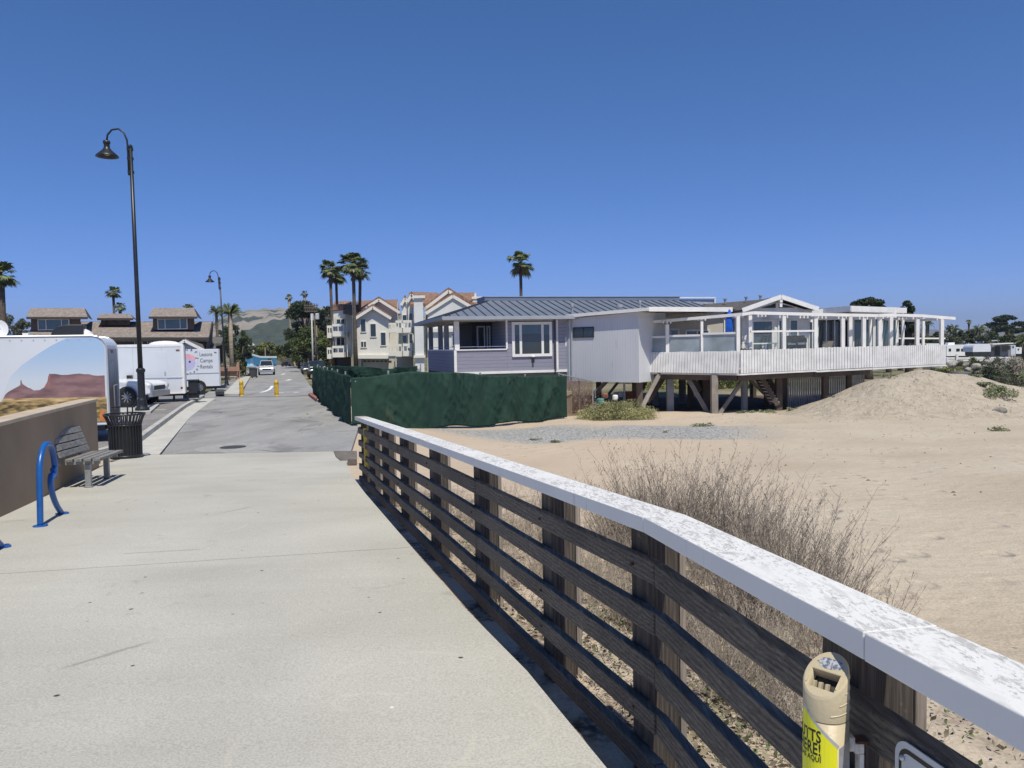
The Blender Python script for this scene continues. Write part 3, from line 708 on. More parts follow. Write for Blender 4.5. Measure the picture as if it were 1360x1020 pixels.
# match ring vertices by angle on the face
import cmath
def ang(q_): d_ = q_-fc; return math.atan2(d_.dot(vv), d_.dot(uu))
hc_ = fp(-.30*ls_, 0)
ring = [Vector(vs[2*n_+j]) for j in range(n_)]
def ang2(q_): d_ = q_-hc_; return math.atan2(d_.dot(vv)/AR, d_.dot(uu)/ls_)
ro = sorted(range(n_), key=lambda j: ang2(ring[j])); hoo = sorted(range(48), key=lambda j: ang2(hole[j]))
hb = len(vs); vs += hole
for k in range(48):
    fs.append((2*n_+ro[k], 2*n_+ro[(k+1) % 48], hb+hoo[(k+1) % 48], hb+hoo[k]))
ib = len(vs); vs += [q_-nn*.028 for q_ in hole]
for k in range(48): fs.append((hb+k, hb+(k+1) % 48, ib+(k+1) % 48, ib+k))
b.add(vs, fs); b.build('head', tanp, at)
MB().add([q_-nn*.026 for q_ in hole], [tuple(range(48))]).build('ash_tray', mat('sooty_tray', (.045, .042, .038), .8, .4, 60), at)
b = MB()
for c_ in (-.24, .08, .38):
    b.beam(fp(-.58*ls_, c_*AR, -.013), fp(-.34*ls_, c_*AR, -.004), .006, .012, nn)
b.build('stub_rest', tanp, at, bevel=.001)
b = MB(); b.prism([fp(.02*ls_, -.62*AR, .001), fp(.02*ls_, .62*AR, .001), fp(-.66*ls_, .62*AR, .001), fp(-.66*ls_, -.62*AR, .001)], nn*.0) if False else None
b.tube([fp(-.50*ls_, -.70*AR, .001), fp(.09*ls_, -.70*AR, .001), fp(.09*ls_, .70*AR, .001), fp(-.50*ls_, .70*AR, .001)], .0016, 5); b.build('opening_lip', tanp, at)
b = MB(); rr = random.Random(3); pts = []
for k in range(26):
    a = 2*PI*k/26; q_ = .82+.26*rr.random(); pts.append(fp((.45+.24*math.cos(a)*q_)*ls_, .62*AR*math.sin(a)*q_, .0006))
b.plate(pts); b.build('worn_label', mat('scuffed_blue_label', (.14, .17, .24), .6, .2, 160, col2=(.36, .37, .38), detail=8, lo=.45, hi=.55), at)
MB().lathe([(AR*.985, 0), (AR*.985, .003)], (ac.x, ac.y, zj-.003), 48).build('joint', mat('joint_shadow_plastic', (.25, .21, .14), .7), at)
MB().lathe([(AR, 0), (AR, zj-.003-.05)], (ac.x, ac.y, .05), 48).build('tube_body', tanp, at, smooth=False)
for o in at.children:
    if o.name.startswith('tube_body') or o.name.startswith('head'):
        for pl in o.data.polygons: pl.use_smooth = abs(pl.normal.z) < .4 and len(pl.vertices) == 4
b = MB()
for z_, a0, a1 in ((zlow-.015, -1.35, .1), (zlow-.036, -1.75, .2), (zlow+.008, -1.0, .1), (zlow+.034, -.5, .15)):
    b.tube([(ac.x+(AR+.0004)*math.cos(a0+(a1-a0)*k/10), ac.y+(AR+.0004)*math.sin(a0+(a1-a0)*k/10), z_+.010*k/10) for k in range(11)], .0012, 4)
b.build('moulded_ridges', tanp, at)
# wrap-round sticker: s along circumference measured leftwards/rightwards from the camera-facing line
va = math.atan2(-ac.y, -ac.x)          # angle that faces the camera
def cyl(s_, z_, off=.0006):            # s>0 to the right in the picture
    a = va + s_/AR; return (ac.x+(AR+off)*math.cos(a), ac.y+(AR+off)*math.sin(a), z_)
def wrapfaces(poly, off, m, name, parent=at):
    # triangulate a flat polygon densely in s by slicing
    b = MB(); s0 = min(q_[0] for q_ in poly); s1 = max(q_[0] for q_ in poly); K = 16
    def span(s_):
        zs_ = []
        for i in range(len(poly)):
            a_, c_ = poly[i], poly[(i+1) % len(poly)]
            if abs(a_[0]-c_[0]) > 1e-9 and min(a_[0], c_[0])-1e-9 <= s_ <= max(a_[0], c_[0])+1e-9:
                zs_.append(a_[1]+(c_[1]-a_[1])*(s_-a_[0])/(c_[0]-a_[0]))
        return (min(zs_), max(zs_))
    for i in range(K):
        a_ = s0+(s1-s0)*i/K+1e-7; c_ = s0+(s1-s0)*(i+1)/K-1e-7; l0, h0 = span(a_); l1_, h1 = span(c_)
        b.add([cyl(a_, l0, off), cyl(c_, l1_, off), cyl(c_, h1, off), cyl(a_, h0, off)], [(0, 1, 2, 3)])
    return b.build(name, m, parent)
zs0 = P(1073, 946, AY-.04).z; zs1 = P(1111, 993, AY-.04).z; zb = .1
sR = .030; sA = -.040
# grey bordered lower wrap and yellow arrow (peak at left, shoulder at right)
wrapfaces([(.024*SC, zs1+.0), (.0625*SC, zs1+.018*SC), (.0625*SC, zb), (.024*SC, zb)], .0005, mat('grey_label', (.30, .31, .33), .5, .1, 60), 'grey_label')
wrapfaces([(-.046*SC, zs0+.007), (.0245*SC, zs1+.005), (.0225*SC, zs1-.007), (.0165*SC, zs1-.007), (.0165*SC, zb), (-.09*SC, zb), (-.09*SC, zs1-.037)], .0007, mat('silver_label_edge', (.45, .46, .48), .4), 'label_edge')
wrapfaces([(-.046*SC, zs0), (.020*SC, zs1), (.0135*SC, zs1-.002), (.0135*SC, zb), (-.088*SC, zb), (-.088*SC, zs1-.043)], .0010, mat('bright_yellow_label', (.82, .80, .02), .45, .04, 6), 'yellow_arrow_label')
blk = mat('black_print', (.012, .012, .012), .5)
def wraptext(body, size, s_right, z_, xs_=1.0):
    vs_, fs_ = text_verts(body, size, 'RIGHT', size*.022, 1.06)
    b = MB(); b.add([cyl(s_right+x*xs_, z_+y, .0014) for x, y, _ in vs_], fs_); b.build('label_text', blk, at)
zl = zs1
wraptext('BUTTS', .0355, -.009, P(1085, 988, AY-.04).z, .62)
wraptext('HERE!', .0355, -.009, P(1085, 1005, AY-.04).z, .62)
wraptext('COLILLAS AQUÍ', .0155, -.009, P(1085, 1014, AY-.04).z, .78)
# bracket
b = MB(); bx0 = ac.x+AR; rx_ = fx(AY)+RO
zb1 = P(1126, 985, AY).z
b.box(bx0-.004, bx0+.012, AY-.012, AY+.012, zb1-.016, zb1+.014)
b.box(bx0+.010, bx0+.030, AY-.014, AY+.010, zb1-.02, zb1+.002)
b.box(bx0+.020, bx0+.030, AY-.014, AY+.010, zb1-.12, zb1-.021)
b.build('clamp_bracket', mat('chipped_white_metal', (.62, .6, .55), .5, .2, 50, col2=(.7, .68, .62)), at, bevel=.002)
b = MB(); b.box(bx0+.014, rx_+.002, AY-.016, AY+.012, zb1+.0025, zb1+.008); b.box(bx0+.03, rx_+.002, AY-.010, AY+.006, zb1-.055, zb1-.050)
b.build('rusty_bracket', bolt, at)
# ---- sign fixed to the rails
sg = thing('rail_sign', 'white rounded sign with a black border bolted to the railing', 'sign', (fx(1.35)+RO-.01, 1.35, .5))
y1s = 1.49; y0s = 1.01; zt_s = P(1213, 985, 1.47).z-.0
def sgf(y, z, off): 
    return (fx(y)+RO-.008-off, y, z-.045*(y-1.58))
def rrect(y0, y1, z0, z1, r, off):
    pts = []
    for (cy0, cz0, a0) in ((y1-r, z1-r, 0), (y0+r, z1-r, PI/2), (y0+r, z0+r, PI), (y1-r, z0+r, 3*PI/2)):
        for k in range(7):
            a = a0+PI/2*k/6; pts.append(sgf(cy0+r*math.cos(a), cz0+r*math.sin(a), off))
    return pts
zb_s = zt_s-.32
signw = mat('sign_white', (.56, .58, .62), .4, .05, 5)
MB().prism(rrect(y0s, y1s, zb_s, zt_s, .035, 0), (.003, 0, 0)).build('panel', signw, sg)
MB().plate(rrect(y0s+.012, y1s-.012, zb_s+.012, zt_s-.012, .028, .0006)).build('black_border', blk, sg)
MB().plate(rrect(y0s+.021, y1s-.021, zb_s+.021, zt_s-.021, .020, .0012)).build('inner_panel', signw, sg)
q_ = sgf(y1s-.026, zt_s-.034, .003); MB().ball(q_, .006, 8, 6).build('bolt', chrome, sg)

# ================================================================ plants by the railing
def stems_mesh(name, rng, nst, h, spread, m, r0=.004, twigs=10, heads=True):
    b = MB()
    for i in range(nst):
        a = rng.uniform(0, 2*PI); rr_ = spread*.35*math.sqrt(rng.random()); ln = h*rng.choice([rng.uniform(.35, .8), rng.uniform(.5, 1.15)])
        lean = rng.uniform(.05, .8); la = a+rng.uniform(-.5, .5)
        p0 = Vector((rr_*math.cos(a), rr_*math.sin(a), -.03)); pts = [p0]; d = Vector((math.cos(la)*lean, math.sin(la)*lean, 1)).normalized()
        K = 6
        for k in range(K):
            d = (d + Vector((rng.uniform(-.13, .13), rng.uniform(-.13, .13), .02))).normalized(); pts.append(pts[-1]+d*ln/K)
        b.tube(pts, [r0*(1-.75*k/K) for k in range(K+1)], 3, False)
        for j in range(twigs):
            k = rng.randint(2, K); q_ = pts[k-1].lerp(pts[k], rng.random()); ta = rng.uniform(0, 2*PI)
            tl = ln*rng.uniform(.05, .17)*(1.25-.12*k); td_ = Vector((math.cos(ta)*.75, math.sin(ta)*.75, rng.uniform(.4, 1.1))).normalized()
            m1 = q_+td_*tl*.5; m2 = m1+(td_+Vector((rng.uniform(-.3, .3), rng.uniform(-.3, .3), .25))).normalized()*tl*.5
            b.tube([q_, m1, m2], [r0*.42, r0*.34, r0*.22], 3, False)
            if heads and rng.random() < .8:
                s_ = rng.uniform(.004, .010); b.add([m2+Vector((s_, 0, 0)), m2+Vector((-s_*.5, s_*.8, 0)), m2+Vector((-s_*.5, -s_*.8, 0)), m2+Vector((0, 0, s_*1.6))], [(0, 1, 3), (1, 2, 3), (2, 0, 3), (0, 2, 1)])
    o = b.build(name, m, raw=True); return o
drym = mat('dry_brush', (.15, .118, .095), .95, .3, 6, col2=(.28, .24, .20))
drym2 = mat('dry_brush_pale', (.33, .28, .23), .95, .3, 6, col2=(.45, .39, .32))
protos = []
for i in range(6):
    o = stems_mesh('dry_bush', random.Random(20+i), 80 if i < 4 else 20, [1.25, 1.1, 1.35, .95, .9, .75][i], [.9, 1.0, .8, 1.1, .6, .5][i], drym if i % 2 == 0 else drym2, .0042, 14)
    protos.append(o)
spots = []        # (u of the crown, distance, scale, proto, brush words)
rr = random.Random(11)
spec_ = [(646, 11.0, .62, 4), (672, 10.4, .55, 4), (700, 9.5, .72, 5), (735, 8.9, .80, 3), (772, 8.4, .62, 5), (800, 8.0, .75, 4), (822, 7.9, .85, 1),
         (845, 7.4, .95, 0), (868, 7.0, 1.05, 2), (893, 7.2, 1.08, 0), (915, 6.9, 1.0, 1), (938, 6.7, 1.0, 2), (960, 6.3, .95, 0), (985, 6.1, .98, 1),
         (1010, 6.3, 1.0, 3), (1035, 5.7, .95, 0), (1058, 5.4, .9, 1), (1085, 5.4, .92, 3), (1110, 4.9, .8, 4), (1140, 4.9, .78, 5), (1165, 4.7, .66, 4),
         (700, 7.4, .6, 1), (760, 6.6, .55, 3), (820, 5.8, .5, 1), (880, 5.2, .55, 3), (930, 4.7, .5, 0), (985, 4.1, .5, 1), (640, 8.9, .5, 3), (600, 10.1, .42, 1), (1050, 4.0, .55, 3), (855, 7.9, .9, 3), (880, 7.7, .98, 1), (950, 6.9, .95, 1), (1000, 6.6, .85, 2), (1047, 5.2, .8, 2), (1072, 5.0, .8, 0), (830, 7.2, .7, 0), (720, 8.0, .6, 0), (680, 8.4, .5, 3), (950, 5.3, .6, 2), (860, 6.1, .6, 0), (1095, 4.5, .6, 2), (1010, 4.6, .6, 3), (840, 6.6, .7, 3), (1000, 5.0, .7, 2), (905, 6.0, .7, 1)]
words = ['sparse', 'bushy', 'thin', 'dense', 'straggly', 'tall', 'low', 'tangled']
def near_thing(k):
    return ['pale', 'grey-brown'][k % 2]
used = {}
def xs_at(u, y): return (u-680)/FPX*y
spec_ += [(610, 9.0, .5, 3), (628, 8.2, .5, 1), (655, 7.6, .5, 3), (668, 6.6, .45, 1), (690, 6.2, .5, 3), (725, 6.4, .5, 1), (742, 7.3, .55, 3), (775, 5.7, .5, 1), (800, 6.4, .55, 3), (815, 5.2, .45, 1), (850, 5.0, .45, 3), (905, 4.4, .42, 1), (960, 3.9, .55, 1), (1000, 3.7, .55, 0), (1040, 3.5, .5, 3), (1075, 3.3, .5, 0), (1110, 3.1, .45, 1), (1150, 3.0, .4, 0), (900, 4.6, .5, 0), (850, 4.9, .5, 0), (975, 4.3, .55, 3), (560, 10.6, .4, 3), (585, 9.6, .42, 1)]
info = []; made = []
for k, (u, d_, sc, pi_) in enumerate(spec_):
    sc *= .78
    x_ = xs_at(u, d_); x_ = max(x_, fx(min(d_, 11.5))+CW+.18); loc = (x_, d_, T(x_, d_))
    src = protos[pi_]
    info.append((u, d_, sc, pi_))
    if src.get('placed'):
        o = src.copy(); C.objects.link(o)
    else: o = src; o['placed'] = 1
    o.location = loc; o.rotation_euler = (0, 0, rr.uniform(0, 6.28)); o.scale = (sc, sc, sc)
    made.append(o)
ppx = [1200, 895, 769, 648, 581, 542, 514, 494]; on_ = ['first', 'second', 'third', 'fourth', 'fifth', 'sixth', 'seventh', 'eighth', 'ninth', 'tenth', 'eleventh', 'twelfth', 'thirteenth', 'fourteenth', 'fifteenth', 'sixteenth', 'seventeenth', 'eighteenth', 'nineteenth', 'twentieth']
gaps = {}
for (u, d_, sc, pi_), o in zip(info, made):
    g = sum(u < q for q in ppx); hi = ([1360]+ppx)[g]; lo = (ppx+[471])[g]; gaps.setdefault((g, min(3, int(4*(u-lo)/(hi-lo)))), []).append((d_, u, sc, pi_, o))
qn = ['leftmost', 'left-centre', 'right-centre', 'rightmost']
for (g, half), L_ in gaps.items():
    L_.sort(key=lambda q: (q[0], q[1]))
    for i, (d_, u, sc, pi_, o) in enumerate(L_):
        tl_ = 'tall' if sc > .7 else 'knee-high' if sc > .47 else 'low'; tp = ['stout', 'twiggy', 'upright', 'spreading', 'sparse', 'thin'][pi_]
        tag(o, f'{tl_} {tp} dead bush {on_[i]} back behind the {qn[half]} quarter of the {on_[g]} railing gap', 'dead bush', 'dead bushes beyond the railing')
for o in C.objects:
    if 'placed' in o: del o['placed']
# green ground cover, litter and pebbles (uncountable)
greenm = mat('ground_cover_green', (.06, .09, .03), .8, .3, 9, col2=(.15, .18, .08))
sagem = mat('sage_green', (.20, .235, .12), .85, .25, 6, col2=(.28, .30, .17))
cent = []
for (u, v, n_c, w_) in [(860, 800, 500, .5), (845, 830, 260, .35), (760, 790, 220, .4), (640, 735, 260, .35), (960, 920, 420, .45), (1000, 860, 260, .4), (700, 820, 120, .4), (975, 975, 220, .25), (560, 690, 160, .3), (905, 965, 120, .25), (1290, 975, 90, .2), (1040, 905, 200, .3), (820, 870, 200, .35)]:
    q_ = GT(u, v)
    if q_.x < fx(q_.y)+CW+.1: q_.x = fx(q_.y)+CW+.1+w_*.5
    for _ in range(int(n_c*.7)):
        x_ = q_.x+NR.normal()*w_*.45; y_ = q_.y+NR.normal()*w_*.8
        if x_ < fx(y_)+.2: continue
        cent.append((x_, y_, T(x_, y_)+NR.uniform(0, .10)))
v_, f_ = leaf_arrays(np.array(cent), .026, .55)
tag(npmesh('green_ground_cover', v_, f_, greenm), kind='stuff')
cent = []
for _ in range(9000):
    y_ = NR.uniform(1.0, 11.5); x_ = fx(y_)+CW+abs(NR.normal())*.9+.02
    if math.sin(x_*3.1+y_*1.3)+math.sin(y_*2.3-x_)+NR.normal()*.7 < -.2: continue
    cent.append((x_, y_, T(x_, y_)+abs(NR.normal())*.018+.004))
cent = np.array(cent); n_ = len(cent); d_ = NR.normal(size=(n_, 3)); d_[:, 2] *= .3; d_ /= np.linalg.norm(d_, axis=1)[:, None]
L_ = NR.uniform(.03, .16, n_)[:, None]; w_ = np.cross(d_, [0, 0, 1.0]); w_ /= np.linalg.norm(w_, axis=1)[:, None]
v_ = np.stack([cent-d_*L_/2-w_*.0025, cent-d_*L_/2+w_*.0025, cent+d_*L_/2+w_*.0015, cent+d_*L_/2-w_*.0015], 1).reshape(-1, 3)
tag(npmesh('dry_twig_litter', v_, np.arange(4*n_).reshape(n_, 4), drym2), kind='stuff')
cent = []
for _ in range(6500):
    y_ = NR.uniform(1.5, 10.5); x_ = fx(y_)+CW+.1+abs(NR.normal())*.75
    if math.sin(x_*2.1+y_*1.7)+math.sin(y_*2.9-x_*1.2)+NR.normal()*.5 < .1: continue
    cent.append((x_, y_, T(x_, y_)+abs(NR.normal())*.05))
v_, f_ = leaf_arrays(np.array(cent), .04, .5)
tag(npmesh('dead_leaf_litter', v_, f_, mat('dead_leaf', (.16, .135, .09), .95, .3, 9, col2=(.30, .26, .18))), kind='stuff')
# debris specks on the mound and sand
b = MB(); rr = random.Random(5)
for _ in range(900):
    if rr.random() < .8:
        x_ = rr.gauss(16.8, 3.6); y_ = rr.gauss(29.8, 1.2)
    else: x_ = rr.uniform(2, 22); y_ = rr.uniform(10, 29)
    if x_ < xE(y_)+1 or y_ > 33.5: continue
    s_ = rr.uniform(.01, .045)
    z_ = T(x_, y_); a = rr.uniform(0, 3.1)
    b.add([(x_+s_*math.cos(a), y_+s_*math.sin(a), z_), (x_-s_*math.sin(a)*.5, y_+s_*math.cos(a)*.5, z_), (x_-s_*math.cos(a), y_-s_*math.sin(a), z_), (x_+s_*math.sin(a)*.5, y_-s_*math.cos(a)*.5, z_), (x_, y_, z_+s_*.7)], [(0, 1, 4), (1, 2, 4), (2, 3, 4), (3, 0, 4)])
tag(b.build('sand_debris', mat('dark_debris', (.13, .11, .09), .95, .3, 3, col2=(.25, .22, .18))), kind='stuff')
def sprig(u, v, D, rad, h, nl, lab, m=None, cat='plant', size=.09, name='low_plant', grp=None):
    q_ = P(u, v, D); z_ = T(q_.x, q_.y)
    t = thing(name, lab, cat, (q_.x, q_.y, z_), grp)
    bl = [(q_.x+R.gauss(0, rad*.45), q_.y+R.gauss(0, rad*.3), z_+h*R.uniform(.15, .5), rad*R.uniform(.3, .55), rad*R.uniform(.3, .5), h*R.uniform(.35, .6)) for _ in range(9)]
    v_, f_ = leaf_arrays(blob_points(bl, nl), size, .45, .5)
    npmesh('foliage', v_, f_, m or greenm, t, worldloc(t))
    b = MB()
    for _ in range(10):
        a = R.uniform(0, 6.28); b.tube([(q_.x, q_.y, z_-.02), (q_.x+rad*.4*math.cos(a), q_.y+rad*.4*math.sin(a), z_+h*.6)], .008, 3, False)
    b.build('stems', drym, t); return t
sprig(935, 577, G(935, 577, -1.6).y, .32, .14, 260, 'small flat green plant alone on open sand below the deck', size=.06)
sprig(1325, 590, G(1325, 590, -1.6).y, .30, .14, 240, 'small green plant alone on the sand at the right edge', size=.06)
sprig(738, 594, G(738, 594, -1.3).y, .22, .08, 160, 'small dark green sprig on the sand right of the dead stems', size=.05)
sprig(708, 590, G(708, 590, -1.3).y, .2, .06, 100, 'thin green sprig on the sand beside the gravel track', size=.05)
sprig(883, 569, 23.8, .15, .10, 80, 'tiny brown-green tuft on the sand by the bush', drym2, size=.05)
class Frame:
    def __init__(s, o, ang): s.o = Vector(o); s.a = Vector((math.cos(ang), math.sin(ang), 0)); s.b = Vector((-math.sin(ang), math.cos(ang), 0)); s.ang = ang
    def __call__(s, a, b, z): return s.o + s.a*a + s.b*b + Vector((0, 0, z))
    def at(s, u, b=0.0, v=440):          # local a where pixel column u meets the line b
        d = ray(u, v); p0 = s.o + s.b*b
        # solve CAM + d*t = p0 + a*s.a in xy
        det = d.x*(-s.a.y) - d.y*(-s.a.x); rx, ry = p0.x-CAM.x, p0.y-CAM.y
        t = (rx*(-s.a.y) - ry*(-s.a.x))/det; q = CAM+d*t
        return (q-p0).dot(s.a)
    def zat(s, u, v, b=0.0):
        d = ray(u, v); a = s.at(u, b, v); q = s.o+s.b*b+s.a*a; return H + d.z*(q.y/d.y)
def bx(fr, a0, a1, b0, b1, z0, z1, mb=None):
    return (mb or MB()).box(a0, a1, b0, b1, z0, z1, fr)
def window(fr, par, a0, a1, z0, z1, b, mull=(), fm=white, gm=glassd, fw=.07, depth=.05, name='window', horiz=(), sill=False):
    """frame standing proud of plane b toward the camera, pane as a child"""
    m_ = MB(); f0 = b-depth
    bx(fr, a0, a1, f0, b+.02, z1-fw, z1, m_); bx(fr, a0, a1, f0, b+.02, z0, z0+fw, m_)
    bx(fr, a0, a0+fw, f0, b+.02, z0+fw, z1-fw, m_); bx(fr, a1-fw, a1, f0, b+.02, z0+fw, z1-fw, m_)
    for q in mull: bx(fr, q-fw*.45, q+fw*.45, f0+.006, b+.02, z0+fw, z1-fw, m_)
    for q in horiz: bx(fr, a0+fw, a1-fw, f0+.010, b+.02, q-fw*.35, q+fw*.35, m_)
    if sill: bx(fr, a0-.05, a1+.05, f0-.05, b+.02, z0-.06, z0-.002, m_)
    w = m_.build(name, fm, par)
    bx(fr, a0+fw*.5, a1-fw*.5, b-depth*.4, b-depth*.4+.012, z0+fw*.5, z1-fw*.5).build('pane', gm, w)
    return w
# ================================================================ grey-blue beach house
sid = NB('lap_siding_slate'); p = sid.pos(); Z = sid.sep(p)[2]
fz = sid.mth('FRACT', sid.mth('MULTIPLY', Z, 1/.165))
ln = sid.sm(fz, .10, .03)
c = sid.ramp(sid.noise(sid.pos((1, 1, 9)), 3, 6), [(.3, (.27, .275, .35)), (.7, (.31, .315, .395))])
c = sid.mix(ln, c, (.085, .09, .12)); sidm = sid.done(c, .75, sid.bump(fz, .6, .02))
roofm = mat('blue_grey_standing_seam', (.20, .225, .275), .42, .08, 1.5, metal=.2, lo=.3, hi=.7)
seamk = mat('side_shade_roof_seam', (.035, .042, .058), .5, .1, 3, metal=.2)  # darker copy of the roof metal: side shading of the ribs put into colour
fasc = mat('grey_fascia', (.33, .36, .41), .55, .06, 3)
BF = Frame((-2.59, 35.5, 0), math.atan2(.26, .966))
bh = thing('slate_beach_house', 'slate-blue house with standing seam metal hip roof and corner porch behind the green fence', 'house', (-2.59+3, 36.5, .2))
ZF = .27; ZE = 2.84
aw0 = BF.at(673); aw1 = BF.at(754.5)
# walls
bx(BF, aw0, aw1, 0, 8, ZF, ZE).build('wall', sidm, bh)
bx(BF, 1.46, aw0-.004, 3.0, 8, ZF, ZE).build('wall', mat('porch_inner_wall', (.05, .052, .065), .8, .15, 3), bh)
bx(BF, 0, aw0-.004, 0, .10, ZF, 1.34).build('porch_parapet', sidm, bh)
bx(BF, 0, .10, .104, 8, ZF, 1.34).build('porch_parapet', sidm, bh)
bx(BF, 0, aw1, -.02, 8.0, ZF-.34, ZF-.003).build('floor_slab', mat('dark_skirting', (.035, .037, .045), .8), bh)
m_ = MB(); bx(BF, -.03, aw1, -.035, -.003, ZF-.03, ZF+.09, m_); bx(BF, -.05, .07, -.05, -.003, ZF+.09, 1.36, m_)
bx(BF, -.02, aw0-.01, -.05, .14, 1.344, 1.40, m_); bx(BF, -.02, .14, .15, 8, 1.344, 1.40, m_)
a739 = BF.at(739.5); bx(BF, a739-.05, a739+.05, -.04, -.003, ZF+.09, ZE-.05, m_)
bx(BF, aw0-.055, aw0+.03, -.045, -.003, 1.40, ZE-.1, m_); m_.build('white_trim', white, bh)
bx(BF, a739-.16, a739-.08, -.09, -.02, ZF, ZE-.06).build('downspout', mat('dark_downspout', (.05, .055, .08), .5), bh)
# dark upper band over the window
bx(BF, aw0+.04, a739-.17, -.012, -.002, 2.62, ZE-.02).build('frieze', mat('dark_slate_board', (.09, .10, .15), .7), bh)
bx(BF, 0, aw1, -.03, .12, ZE-.16, ZE).build('header', mat('pale_header', (.40, .42, .45), .7), bh)
greyp = mat('shaded_white_column', (.30, .31, .34), .7, .05, 2)  # white side columns, with their shaded grey put into the colour
bx(BF, .0, .22, -.01, .2, 1.403, ZE-.163).build('column', white, bh)
for b_ in (2.6, 4.3, 7.4): bx(BF, 0, .22, b_, b_+.22, 1.403, ZE).build('column', greyp, bh)
bx(BF, 0, .2, .22, 8, ZE-.22, ZE-.003).build('side_beam', greyp, bh)
m_ = MB()
for z_ in (1.50,): bx(BF, .22, aw0, .0, .03, z_, z_+.025, m_); bx(BF, .05, .08, .3, 8, z_, z_+.025, m_)
m_.build('handrail', chrome, bh)
window(BF, bh, BF.at(633, 3), BF.at(644, 3), 1.45, 2.55, 3.0, fm=whited, gm=glassd)
window(BF, bh, BF.at(646, 3), BF.at(651, 3), 1.2, 2.55, 3.0, fm=whited, gm=glassd)
window(BF, bh, BF.at(655, 3), BF.at(669, 3), 1.0, 2.6, 3.0, (BF.at(662, 3),), fm=whited, gm=glasst, name='sliding_door')
# roof: hip to a flat top
zr0, zr1 = 2.87, 3.82
e0, e1, eb0, eb1 = -.62, 16.2, -.55, 8.6; t0_, t1_, tb0, tb1 = 2.43, 13.2, 3.5, 5.4
m_ = MB(); q = [BF(e0, eb0, zr0), BF(e1, eb0, zr0), BF(e1, eb1, zr0), BF(e0, eb1, zr0), BF(t0_, tb0, zr1), BF(t1_, tb0, zr1), BF(t1_, tb1, zr1), BF(t0_, tb1, zr1)]
m_.add(q, [(0, 1, 5, 4), (1, 2, 6, 5), (2, 3, 7, 6), (3, 0, 4, 7), (4, 5, 6, 7), (3, 2, 1, 0)])
rf = m_.build('roof', roofm, bh)
m_ = MB(); k = 0
a = e0+.35
while a < e1-.2:
    # run up the front slope until the hips
    f = 1.0
    if a < t0_: f = (a-e0)/(t0_-e0)
    if a > t1_: f = (e1-a)/(e1-t1_)
    p0 = BF(a, eb0, zr0+.012); p1 = BF(a, eb0+(tb0-eb0)*f, zr0+(zr1-zr0)*f+.012); m_.beam(p0, p1, .035, .045); a += .42
b_ = eb0+.35
while b_ < eb1-.2:
    f = 1.0
    if b_ < tb0: f = (b_-eb0)/(tb0-eb0)
    if b_ > tb1: f = (eb1-b_)/(eb1-tb1)
    m_.beam(BF(e0, b_, zr0+.012), BF(e0+(t0_-e0)*f, b_, zr0+(zr1-zr0)*f+.012), .035, .045); b_ += .42
m_.beam(BF(e0, eb0, zr0+.02), BF(t0_, tb0, zr1+.02), .08, .05)
m_.build('roof_seam', seamk, rf)
m_ = MB(); bx(BF, e0-.03, e1, eb0-.05, eb0-.003, zr0-.13, zr0+.03, m_); bx(BF, e0-.05, e0-.003, eb0-.05, eb1, zr0-.13, zr0+.03, m_); m_.build('gutter', fasc, rf)
m_ = MB(); bx(BF, t0_-.15, t1_, tb0+.05, tb1-.05, zr1+.003, zr1+.21, m_); m_.build('ridge_parapet', mat('parapet_blue', (.15, .19, .27), .6, .06, 2), rf)
bx(BF, t0_-.18, t1_+.04, tb0+.02, tb1, zr1+.213, zr1+.245).build('parapet_coping', fasc, rf)
bx(BF, e0+.02, e1, eb0+.02, eb1-.05, zr0-.14, zr0-.05).build('soffit', mat('soffit_white', (.45, .46, .48), .8), bh)
# window of the slate wall
a0, a1 = BF.at(679.5), BF.at(732.5); z0, z1 = BF.zat(706, 473.5), BF.zat(706, 427.5)
w = window(BF, bh, a0, a1, z0, z1, 0, (BF.at(691), BF.at(720)), white, glasst, .13, .07)
m_ = MB(); bx(BF, a0+.14, BF.at(691)-.06, -.036, -.030, z0+.12, z0+(z1-z0)*.62, m_); bx(BF, BF.at(691)+.06, BF.at(720)-.06, -.036, -.030, z0+.12, z0+(z1-z0)*.66, m_); bx(BF, BF.at(720)+.06, a1-.14, -.036, -.030, z0+.12, z0+(z1-z0)*.62, m_); m_.build('dark_interior', glassd, w)
a_ = BF.at(707); m_ = MB(); bx(BF, a_-.05, a_+.05, -.12, -.002, .72, .98, m_); m_.build('wall_lamp', dark, bh); bx(BF, a_-.07, a_+.07, -.14, -.002, .983, 1.03).build('lamp_cap', white, bh)
a_ = BF.at(751.5); bx(BF, a_-.035, a_+.03, -.02, -.002, 1.45, 1.9).build('vent_strip', white, bh)
for k, a_ in enumerate((1.0, 3.4, 5.2)):
    m_ = MB()
    for b_ in (.5, 4, 7.6): m_.beam(BF(a_, b_, ZF-.345), BF(a_, b_, T(*BF(a_, b_, 0)[:2])-.2), .22, .22)
    m_.build('pile', mat('dark_pile', (.05, .045, .04), .9), bh)
# white lattice panel far behind the ridge
WPz = MB(); WF = Frame(P(885, 397, 46), 0); 
